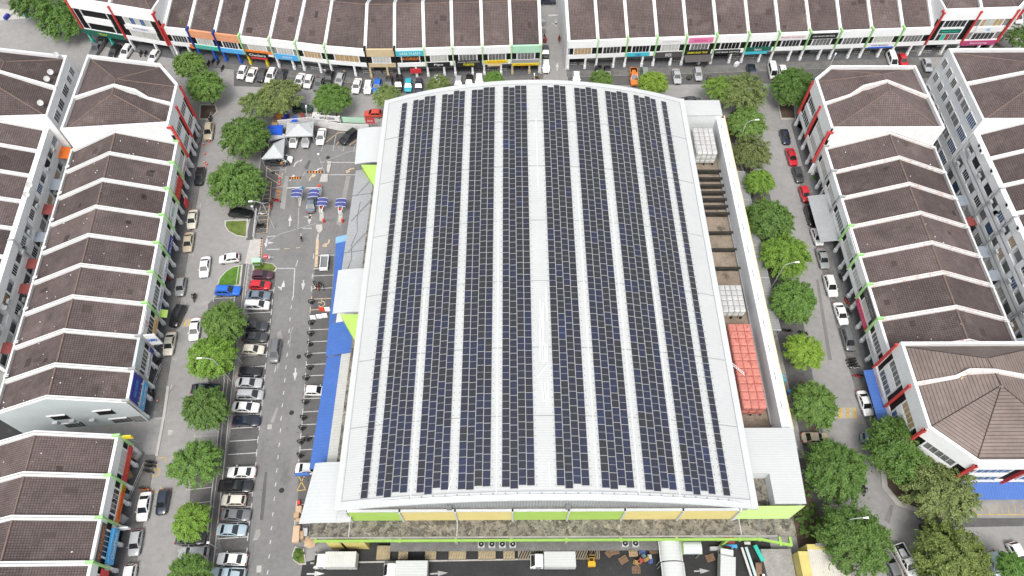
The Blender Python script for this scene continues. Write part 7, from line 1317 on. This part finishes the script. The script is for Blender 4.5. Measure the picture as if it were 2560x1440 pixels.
# utility trailer
X, Y = at(812, 655, .4); t = thing('utility_trailer', 'small white open trailer with a dark load floor', 'trailer', (X, Y, 0), .05); 
for q, n in (((-.75, -.65, -1.6, 1.2, .5, .95), 'side_panel'), ((.65, .75, -1.6, 1.2, .5, .95), 'side_panel'), ((-.75, .75, 1.2, 1.3, .5, .95), 'end_panel'), ((-.75, .75, -2.0, -1.6, .5, 1.0), 'front_panel')): mb = MB(); mb.box(*q); link(n, mb.mesh(n, ['rail_white']), t)
mb = MB(); mb.box(-.65, .65, -1.6, 1.2, .45, .55); link('load_floor', mb.mesh('load_floor', ['flash_dark']), t)
for s in (-1, 1): mb = MB(); mb.tube((s * .72, 0, .28), (s * .84, 0, .28), .28); link('wheel', mb.mesh('wheel', ['rubber']), t)
# no-entry sign, entrance cabin, railings
X, Y = at(673, 657); t = thing('road_sign', 'round red no entry sign at the car park entrance', 'sign', (X, Y, 0)); mb = MB(); mb.tube((X, Y, 0), (X, Y, 2.2), .04); mb.build('post', 'galv', t); mb = MB(); mb.tube((X, Y - .06, 2.0), (X, Y - .1, 2.3), .42, n=18); 
mb.build('disc', 'sign_red', t); mb = MB(); mb.obox((X, Y - .18, 2.13), (.6, .12, .1)); mb.obox((X, Y - .1, 2.3), (.6, .06, .04)); mb.build('bar', 'sign_white', t)
X, Y = at(648, 664); t = thing('entrance_board', 'green and white box sign on the entrance island', 'sign', (X, Y, 0)); mb = MB(); mb.obox((X, Y, .2), (1.5, .8, 1.6)); mb.build('cabinet', 'sign_white', t); mb = MB(); mb.obox((X + .1, Y - .45, .2), (1.5, .3, 1.5)); mb.build('green_panel', 'grass_green', t); mb = MB(); mb.obox((X, Y, 1.8), (1.6, .9, .1)); mb.build('lid', 'mint', t); lettering('PARKIR', (X + .1, Y - .6, 1.2), (1, 0, 0), (0, 0, 1), 1.1, .3, 'sign_white', t)
RL = thing('railing', 'grey steel railing along the drain beside the grass island', 'railing', (*at(617, 700), 0)); a, b_ = at(622, 660, 1), at(612, 745, 1)
for z in (.5, 1.0): mb = MB(); mb.tube((*a, z), (*b_, z), .05); mb.build('rail', 'galv', RL)
for k in range(8): mb = MB(); f = k / 7; p = (a[0] + (b_[0] - a[0]) * f, a[1] + (b_[1] - a[1]) * f); mb.tube((*p, 0), (*p, 1.0), .04); mb.build('post', 'galv', RL)
RL = thing('railing', 'white steel rail by the yellow motorcycle bays', 'railing', (*at(640, 560), 0)); a, b_ = at(640, 520, 1), at(632, 590, 1)
for z in (.5, 1.0): mb = MB(); mb.tube((*a, z), (*b_, z), .05); mb.build('rail', 'rail_white', RL)
for k in range(6): mb = MB(); f = k / 5; p = (a[0] + (b_[0] - a[0]) * f, a[1] + (b_[1] - a[1]) * f); mb.tube((*p, 0), (*p, 1.0), .04); mb.build('post', 'rail_white', RL)
# street side boundary: mesh fence between the strip and the car park, south part
FN = thing('mesh_fence', 'low grey post and rail fence between the left street and the car park', 'fence', (*at(575, 950), 0)); fp = [at(*q) for q in ((600, 800), (588, 880), (574, 960), (562, 1060), (551, 1160), (539, 1270), (528, 1370), (519, 1440))]
for a, b_ in zip(fp, fp[1:]):
    mb = MB(); mb.tube((*a, .95), (*b_, .95), .03, n=5); mb.build('rail', 'galv', FN); mb = MB(); mb.tube((*a, .0), (*a, 1.0), .04, n=6); mb.build('post', 'galv', FN)
# planters / grey pavement railings in front of the shops
def pav_rail(x, y, ang, lab, L=2.0):
    X, Y = at(x, y); t = thing('pavement_railing', lab, 'railing', (X, Y, .14), R(ang), 'grey pavement railings before the shops')
    for z in (.4, .9): mb = MB(); mb.path([(-L / 2, 0, z), (L / 2, 0, z)], .04, 5); link('rail', mb.mesh('rail', ['concrete_light']), t)
    for k in range(5): mb = MB(); xx = -L / 2 + L * k / 4; mb.tube((xx, 0, 0), (xx, 0, .9), .035, n=5); link('post', mb.mesh('post', ['concrete_light']), t)
PR = [(758, 173, -10), (790, 177, -10), (921, 186, 0), (942, 187, 0), (972, 186, 0), (1198, 178, 0), (1221, 178, 0), (1245, 178, 0), (1256, 180, 0), (1429, 166, 2), (1460, 166, 2), (1545, 160, 2), (1690, 156, 2), (1838, 150, 3), (1870, 149, 3), (1893, 148, 3), (2140, 138, 3), (2160, 138, 3), (2197, 137, 3), (2285, 134, 3), (2312, 136, 3), (2350, 135, 3)]
for i, (x, y, a) in enumerate(PR): pav_rail(x, y, a, '%s grey pavement railing %s of the side lane mouth' % (ORD[8 - i] if x < 1380 else ORD[i - 9], 'left' if x < 1380 else 'right'))
pav_rail(505, 345, 84, 'grey railing on the left terrace pavement near the beige SUV', 5); pav_rail(347, 1205, 80, 'long pale ladder like railing by the wheelchair bay', 5.5); pav_rail(395, 950, 84, 'black railing on the pavement below the grey fin', 5); pav_rail(527, 300, 84, 'railing of the fenced motorcycle corner', 3); pav_rail(2345, 166 - 24, 3, 'railing beneath the tall red finned block')
# loading yard clutter
def pallet(x, y, a, lab, n=1, m='wood'):
    X, Y = at(x, y); t = thing('pallet', lab, 'pallet', (X, Y, 0), a, 'wooden pallets in the loading yard')
    for k in range(n):
        for s in (-.45, 0, .45): mb = MB(); mb.box(-.6, .6, s - .05, s + .05, k * .15, k * .15 + .1); link('runner', mb.mesh('runner', [m]), t)
        for q in range(6): mb = MB(); xx = -.55 + q * .22; mb.box(xx - .07, xx + .07, -.5, .5, k * .15 + .1, k * .15 + .125); link('slat', mb.mesh('slat', [m]), t)
for a in ((1524, 1382, .7, 'pallet leaning heap, left of the big fans', 2), (1536, 1378, .2, 'pallet stack just left of the two right fans', 3), (1582, 1383, .05, 'square pallet stack under the right fans', 4, 'cardboard'), (1558, 1400, .5, 'pallet with a white strip, lower left of the clutter', 2), (1632, 1376, .1, 'pallet stack against the barrel canopy', 4), (1590, 1425, 0, 'flat pallet at the bottom of the clutter', 1), (1800, 1345, .1, 'pallet load under the lime beam, right of the short barrel', 4, 'cardboard'), (1775, 1395, .3, 'dark pallet left of the angled lorry', 2)): pallet(*a)
CRC = [(.35, .2, .05), (.06, .1, .25), (.3, .06, .05), (.4, .4, .38), (.1, .18, .2), (.3, .18, .06)]
for i, (x, y, s, lab) in enumerate(((1604, 1380, 1., 'orange and blue crate stack beside the square pallet'), (1598, 1405, 1.1, 'orange tub stack in the middle of the clutter'), (1622, 1395, .9, 'red crate in the clutter'), (1608, 1392, .7, 'white drum in the clutter'), (1590, 1408, 1.0, 'teal trolley in the clutter'), (1615, 1400, .8, 'orange box near the barrel canopy'), (1625, 1405, .8, 'black bin by the barrel canopy edge'), (1700, 1385, .8, 'dark bin right of the barrel canopy'))):
    X, Y = at(x, y); t = thing('crate', lab, 'crate', (X, Y, 0), 0, 'crates and bins in the loading yard'); c = CRC[i % 6] if i < 6 else (.03, .03, .03); mb = MB(); mb.obox((0, 0, 0), (.9 * s, .6 * s, .5), i * .7); o = link('tub', mb.mesh('tub', ['plastic']), t); o.color = (*c, 1); mb = MB(); mb.obox((0, 0, .5), (.95 * s, .66 * s, .06), i * .7); mb.obox((.05, 0, .56), (.7 * s, .5 * s, .4), i * .7 + .3); o = link('upper_tub', mb.mesh('upper_tub', ['plastic']), t); c = CRC[(i + 1) % 6]; o.color = (*c, 1)
X, Y = at(1478, 1395, .8); FK = thing('forklift', 'yellow forklift truck with its mast towards the dock', 'forklift', (X, Y, 0), 0)
for n, q, m in (('counterweight', (-.55, .55, -1.2, -.5, .3, 1.1), 'forklift_yellow'), ('body', (-.5, .5, -.5, .5, .3, .9), 'forklift_yellow'), ('seat', (-.25, .25, -.4, 0, .9, 1.25), 'rubber'), ('fork', (-.35, -.23, .7, 1.8, .1, .16), 'black'), ('fork', (.23, .35, .7, 1.8, .1, .16), 'black')): mb = MB(); mb.box(*q); link(n, mb.mesh(n, [m]), FK)
for s in (-1, 1):
    mb = MB(); mb.path([(s * .48, -.6, 1.0), (s * .45, -.4, 2.0), (s * .45, .35, 2.0), (s * .45, .5, .9)], .04, 5); link('guard_post', mb.mesh('guard_post', ['black']), FK); mb = MB(); mb.box(s * .35 - .05, s * .35 + .05, .58, .7, .1, 2.2); link('mast', mb.mesh('mast', ['black']), FK)
    for yy in (-.7, .35): mb = MB(); mb.tube((s * .4, yy, .28), (s * .58, yy, .28), .28); link('wheel', mb.mesh('wheel', ['rubber']), FK)
for k in range(5): mb = MB(); mb.box(-.45, .45, -.42 + k * .19, -.36 + k * .19, 2.0, 2.05); link('guard_bar', mb.mesh('guard_bar', ['forklift_yellow' if k % 2 else 'black']), FK)
# planks and rubbish on the platform to the right
for x, y, w, L, a, m, lab in ((1866, 1405, .35, 4.2, .17, 'tank_side', 'long white plank on the concrete platform'), (1878, 1408, .4, 4.6, .17, 'pale_turq', 'long pale turquoise plank on the concrete platform'), (1897, 1383, .6, 2.4, .35, 'sign_turq', 'green board with a dark slot on the platform'), (1897, 1425, .9, 2.0, -.1, 'wood', 'brown timber sheet on the platform'), (1868, 1358, .9, .4, 0, 'tank_side', 'white offcut at the platform head'), (1905, 1440, .8, .5, 0, 'rail_white', 'white carton at the bottom of the platform'), (1785, 1373, 1.5, .5, 0, 'galv', 'grey metal bench in the yard by the angled lorry'), (1820, 1352, 1.6, 1.1, 0, 'awning_red', 'rusty brown skip under the lime beam'), (1825, 1368, 1.8, .5, 0, 'sign_sky', 'blue gas cage below the brown skip')):
    z = 1.2 if x > 1840 else 0; X, Y = at(x, y, z); mb = MB(); mb.obox((X, Y, z), (w, L, .12 if z else .7), a); mb.obox((X, Y, z + (.12 if z else .7)), (w * .9, L * .96, .03), a); tag(mb.build('plank' if z else 'bin', m), lab, 'plank' if z else 'container', 'loose things on the concrete platform' if z else None)
# south-west corner: boxes, barrow, parasol, stall tops
for x, y, w, d, h, m, lab in ((742, 1336, 1.0, 2.4, .9, 'peach_box', 'long peach box at the corner of the loading yard'), (748, 1274, .9, 1.0, .8, 'peach_box', 'small peach box beside the corner canopy'), (741, 1288, .8, .8, .5, 'cardboard', 'crumpled cardboard by the corner canopy'), (747, 1300, .9, .6, .4, 'cardboard', 'flattened cardboard by the corner canopy'), (753, 1338, .8, 1.2, .6, 'cardboard', 'brown carton beside the long peach box'), (775, 1358, 1.6, .8, .6, 'tank_white', 'heap of white bags under the canopy slab corner'), (763, 1330, .7, 1.2, .5, 'tank_white', 'white bundle beside the peach box'), (747, 1257, .4, .6, .6, 'cone_red', 'red and white box by the bay line')):
    X, Y = at(x, y, .4); mb = MB(); mb.obox((X, Y, 0), (w, d, h), .05); mb.obox((X + .05, Y, h), (w * .92, d * .9, .08), .1); tag(mb.build('box', m), lab, 'box', 'boxes at the loading yard corner')
X, Y = at(775, 1353, 2.2); t = thing('parasol', 'closed round tan parasol by the yard corner', 'parasol', (X, Y, 0)); mb = MB(); 
for k in range(10): a, b_ = k * .628, (k + 1) * .628; mb.face([(X + .95 * math.cos(a), Y + .95 * math.sin(a), 2.0), (X + .95 * math.cos(b_), Y + .95 * math.sin(b_), 2.0), (X, Y, 2.35)])
mb.build('cover', 'cardboard', t); mb = MB(); mb.tube((X, Y, 0), (X, Y, 2.3), .03); mb.build('pole', 'galv', t)
X, Y = at(752, 1186, 3.4); t = thing('entrance_beam', 'short blue beam sign on a slanting post in front of the corner canopy', 'sign', (X, Y, 0)); mb = MB(); mb.obox((X + .2, Y, 3.2), (2.2, .45, .4)); mb.build('beam', 'blue_metal', t); mb = MB(); mb.tube((X + .3, Y - .1, 0), (X - .3, Y, 3.2), .06); mb.build('post', 'flash_dark', t)
# drums and bits by the right walkway
for i, (x, y, m, lab) in enumerate(((1953, 945, 'sign_teal', 'turquoise drum on the right walkway, upper'), (1956, 955, 'sign_teal', 'turquoise drum on the right walkway, lower'), (1968, 983, 'sign_sky', 'blue drum at the end of the right walkway'), (1862, 448 - 60, 'cone_red', 'red drum beside the white wall'))): X, Y = at(x, y); mb = MB(); mb.tube((X, Y, 0), (X, Y, .9), .32, n=12); mb.tube((X, Y, .9), (X, Y, .93), .28, n=12); tag(mb.build('drum', m), lab, 'drum', 'plastic drums by the right walkway')
LW = thing('low_wall', 'low pale wall along the inner side of the right tree row', 'wall', (47.7, 98, 0)); 
for y0, y1 in ((60, 72), (72.1, 84), (84.1, 104)): mb = MB(); mb.box(47.4, 47.6, y0, y1, 0, 1.0); mb.build('wall_section', 'concrete_light', LW)
# satellite dishes and roof-edge clutter of the left alley; condensers on the right edge
for i, (x, y, z, lab) in enumerate(((140, 137, 12, 'red rimmed satellite dish at the far left block corner'), (126, 180, 12, 'satellite dish with a red rim on the far left parapet'), (117, 197, 12, 'plain white satellite dish on the far left parapet'), (101, 257, 12, 'white satellite dish at the near corner of the far left block'), (73, 462, 8.3, 'round grey cowl on the left rear row, upper'), (66, 486, 8.3, 'round grey cowl on the left rear row, lower'))):
    X, Y = at(x, y, z); t = thing('satellite_dish', lab, 'satellite dish', (X, Y, z - 1.2), 0, 'dishes and cowls above the left alley'); mb = MB()
    c = Vector((X, Y, z)); n = Vector((.3, -.6, .75)).normalized(); u = n.orthogonal().normalized(); w = n.cross(u)
    for k in range(14):
        a, b_ = k * math.tau / 14, (k + 1) * math.tau / 14; E1 = lambda q, r, h: c + u * r * math.cos(q) + w * r * math.sin(q) + n * h
        mb.face([E1(a, .3, .0), E1(b_, .3, .0), c - n * .08]); mb.face([E1(a, .58, .14), E1(b_, .58, .14), E1(b_, .3, 0), E1(a, .3, 0)])
    mb.build('dish', 'tank_white', t); mb = MB(); mb.tube((X, Y, z - 1.2), c - n * .12, .05); mb.build('mast', 'steel', t)
for i, (x, y, lab) in enumerate(((2451, 364, 'upper white condenser box on the right rear roof edge'), (2455, 376, 'second white condenser box on the right rear roof edge'), (2482, 427, 'white condenser box below the first party wall, right rear roof'), (2520, 512, 'white condenser box midway down the right rear roof edge'), (2548, 570, 'lowest white condenser box on the right rear roof edge'))):
    X, Y = at(x, y, 12.2); t = thing('condenser_unit', lab, 'condenser', (X, Y, 11.7), 0, 'condensers on the right rear roof edge'); mb = MB(); mb.obox((X, Y, 11.75), (.5, 1.0, .8)); mb.build('casing', 'rail_white', t); mb = MB(); mb.tube((X - .25, Y, 12.15), (X - .28, Y, 12.15), .3, n=12); mb.build('fan', 'black', t)
# people
def person_mesh(pose):
    J = dict(stand=[(0, 0, .95), (0, 0, 1.2), (0, .01, 1.42), (0, .02, 1.52), (0, .03, 1.66), (-.1, 0, .92), (-.11, .02, .5), (-.11, -.01, .07), (-.11, .12, .03), (.1, 0, .92), (.12, -.06, .5), (.13, -.12, .08), (.13, .0, .03), (-.19, 0, 1.4), (-.25, .02, 1.13), (-.23, .12, .9), (.19, 0, 1.4), (.25, -.03, 1.13), (.24, .06, .88)],
             ride=[(0, -.2, .92), (0, -.12, 1.15), (0, -.02, 1.36), (0, .02, 1.46), (0, .05, 1.6), (-.1, -.18, .88), (-.2, .22, .78), (-.2, .1, .36), (-.2, .24, .3), (.1, -.18, .88), (.2, .22, .78), (.2, .1, .36), (.2, .24, .3), (-.19, -.02, 1.33), (-.28, .16, 1.15), (-.28, .38, 1.08), (.19, -.02, 1.33), (.28, .16, 1.15), (.28, .38, 1.08)])[pose]
    Ed = [(0, 1), (1, 2), (2, 3), (3, 4), (0, 5), (5, 6), (6, 7), (7, 8), (0, 9), (9, 10), (10, 11), (11, 12), (2, 13), (13, 14), (14, 15), (2, 16), (16, 17), (17, 18)]
    rad = [.15, .15, .15, .06, .115, .09, .065, .045, .04, .09, .065, .045, .04, .065, .045, .04, .065, .045, .04]
    me = bpy.data.meshes.new('body'); me.from_pydata(J, Ed, []); o = bpy.data.objects.new('body', me); COL.objects.link(o); m = o.modifiers.new('s', 'SKIN'); s = o.modifiers.new('d', 'SUBSURF'); s.levels = 1
    for i, r in enumerate(rad): me.skin_vertices[0].data[i].radius = (r, r)
    me.skin_vertices[0].data[0].use_root = True
    bpy.context.view_layer.update(); d = bpy.context.evaluated_depsgraph_get(); r = bpy.data.meshes.new_from_object(o.evaluated_get(d)); bpy.data.objects.remove(o)
    r.materials.clear()
    for n in ('skin', 'cloth', 'sign_darkgrey'): r.materials.append(M[n])
    zt, zs = J[3][2] - .02, J[0][2] - .02
    for p in r.polygons:
        p.use_smooth = True; z = p.center.z; p.material_index = 0 if z > zt else 1 if (z > zs and abs(p.center.x) < .24) or z > 1.2 else 0 if abs(p.center.x) > .215 and pose == 'stand' else 2
    return r
PB = {k: person_mesh(k) for k in ('stand', 'ride')}
def hair(z, y, m):
    mb = MB(); n = 8
    for i in range(4):
        for k in range(n):
            a, b_, p, q = k * math.tau / n, (k + 1) * math.tau / n, i * .42, (i + 1) * .42; S_ = lambda t, f: (.13 * math.sin(f) * math.cos(t), y + .135 * math.sin(f) * math.sin(t), z + .13 * math.cos(f))
            mb.face([S_(a, p), S_(a, q), S_(b_, q), S_(b_, p)])
    return mb.mesh('hair', [m], True)
HR = hair(1.68, .02, 'black'); HELM = hair(1.64, .05, 'rubber')
def person(x, y, col, lab, head=0, pose='stand', z=0, pos=None):
    X, Y = pos or at(x, y, .8); t = thing('person', lab, 'person', (X, Y, z), R(head), 'people in the streets'); o = link('body', PB[pose], t); o.color = (*col, 1); link('hair' if pose == 'stand' else 'helmet', HR if pose == 'stand' else HELM, t)
ob = [o for o in COL.objects if o.get('label') == 'black motorcycle being ridden down the left street'][0]
person(0, 0, (.02, .02, .025), 'rider in black on the motorcycle in the left street', math.degrees(ob.rotation_euler.z), 'ride', pos=(ob.location.x, ob.location.y))
ob = [o for o in COL.objects if o.get('label', '').startswith('red delivery motorcycle')][0]
person(0, 0, (.3, .02, .02), 'rider in red on the delivery motorcycle in the side lane', math.degrees(ob.rotation_euler.z), 'ride', pos=(ob.location.x, ob.location.y))
ob = [o for o in COL.objects if o.get('label', '').startswith('dark motorcycle riding')][0]
person(0, 0, (.03, .03, .05), 'rider in dark clothes between the two deep green trees', math.degrees(ob.rotation_euler.z), 'ride', pos=(ob.location.x, ob.location.y))
person(721, 408, (.03, .03, .035), 'person in dark clothes standing right of the lower tent', 20); person(705, 411, (.6, .25, .04), 'person in an orange top washing the car at the lower tent', 200); person(813, 180, (.5, .5, .52), 'person in a grey top on the pavement of the top left terrace', 180, z=.14); person(862, 182, (.3, .22, .2), 'person in a brown top on the pavement of the top left terrace', 160, z=.14); person(1300 + 440, 166, (.02, .02, .02), 'person in black under the scalloped awning', 30, z=.14); person(1762, 164, (.02, .02, .03), 'person in black leaning by the scalloped awning post', 200, z=.14); person(754, 598, (.02, .02, .02), 'person in black walking across the car park entrance', 250); person(530, 1118, (.6, .6, .6), 'person in white beside the olive green tree', 80)
# little things at the shop thresholds
for i, (x, y, w, d, h, m, lab) in enumerate(((335, 1130, 1.2, .8, .9, 'cardboard', 'cardboard stack at the corner shop, bottom left terrace'), (345, 1140, 1.4, 1., .6, 'concrete_light', 'pile of sacks at the corner shop, bottom left terrace'), (326, 1190, 1., .8, 1., 'cardboard', 'tan carton under the red food board'), (318, 1245, .8, .8, 1.1, 'galv', 'grey appliance box under the orange board'), (312, 1300, 1.1, .9, 1., 'galv', 'steel cage trolley between the orange and blue boards'), (362, 1040, .7, .5, 1., 'awning_red', 'red bin at the blue gable corner'), (370, 1045, .5, .5, .8, 'sign_turq', 'green bin at the blue gable corner'), (395, 862, 1., .7, 1., 'galv', 'grey cabinet on the pavement by a cream saloon'), (404, 775, .8, .5, 1.1, 'sign_sky', 'light blue display stand on the left pavement'), (425, 700, .6, .5, 1., 'awning_red', 'red cabinet on the left pavement by the navy boards'), (1840, 165, 1.0, .7, .8, 'rail_white', 'white chest on the kerb beside the pale ramp'), (2060, 443 - 30, 1.3, .9, 1.5, 'tank_white', 'white water tank box by the right terrace arcade'), (1362, 106, .8, .6, 1., 'awning_red', 'red cabinet against the side lane wall'), (1357, 60, 1.0, 1.2, .8, 'steel', 'grey rack in the side lane'), (1358, 78, 1., 1.2, .9, 'concrete', 'stacked slabs in the side lane'), (70, 40, 2., 1.2, 1., 'sign_sky', 'light blue container in the top left yard'), (88, 36, 1.4, 1., 1.1, 'galv', 'grey bin in the top left yard'), (20, 46, 1.6, .7, .7, 'sign_navy', 'dark blue bench in the top left yard'), (1200 - 645, 170 - 50, .6, .5, 1., 'steel', 'grey box at the peach shop threshold'), (1305, 155 + 15, .8, .5, 1., 'awning_red', 'red box near the mint shopfront'))):
    X, Y = at(x, y); mb = MB(); mb.obox((X, Y, .14), (w, d, h), .1 + i); mb.obox((X, Y, .14 + h), (w * .9, d * .9, .05), .1 + i); tag(mb.build('box', m), lab, 'box', 'boxes and bins at the shop thresholds')
WALL = thing('yard_wall', 'grey yard wall in the top left corner of the photo', 'wall', (*at(40, 30), 0)); a, b_ = at(-40, -10), at(95, 42); d = Vector((b_[0] - a[0], b_[1] - a[1])).normalized()
mb = MB(); mb.hexa([(*a, 0), (*b_, 0), (b_[0] - d.y * .2, b_[1] + d.x * .2, 0), (a[0] - d.y * .2, a[1] + d.x * .2, 0), (*a, 2), (*b_, 2), (b_[0] - d.y * .2, b_[1] + d.x * .2, 2), (a[0] - d.y * .2, a[1] + d.x * .2, 2)]); mb.build('wall_section', 'concrete', WALL)
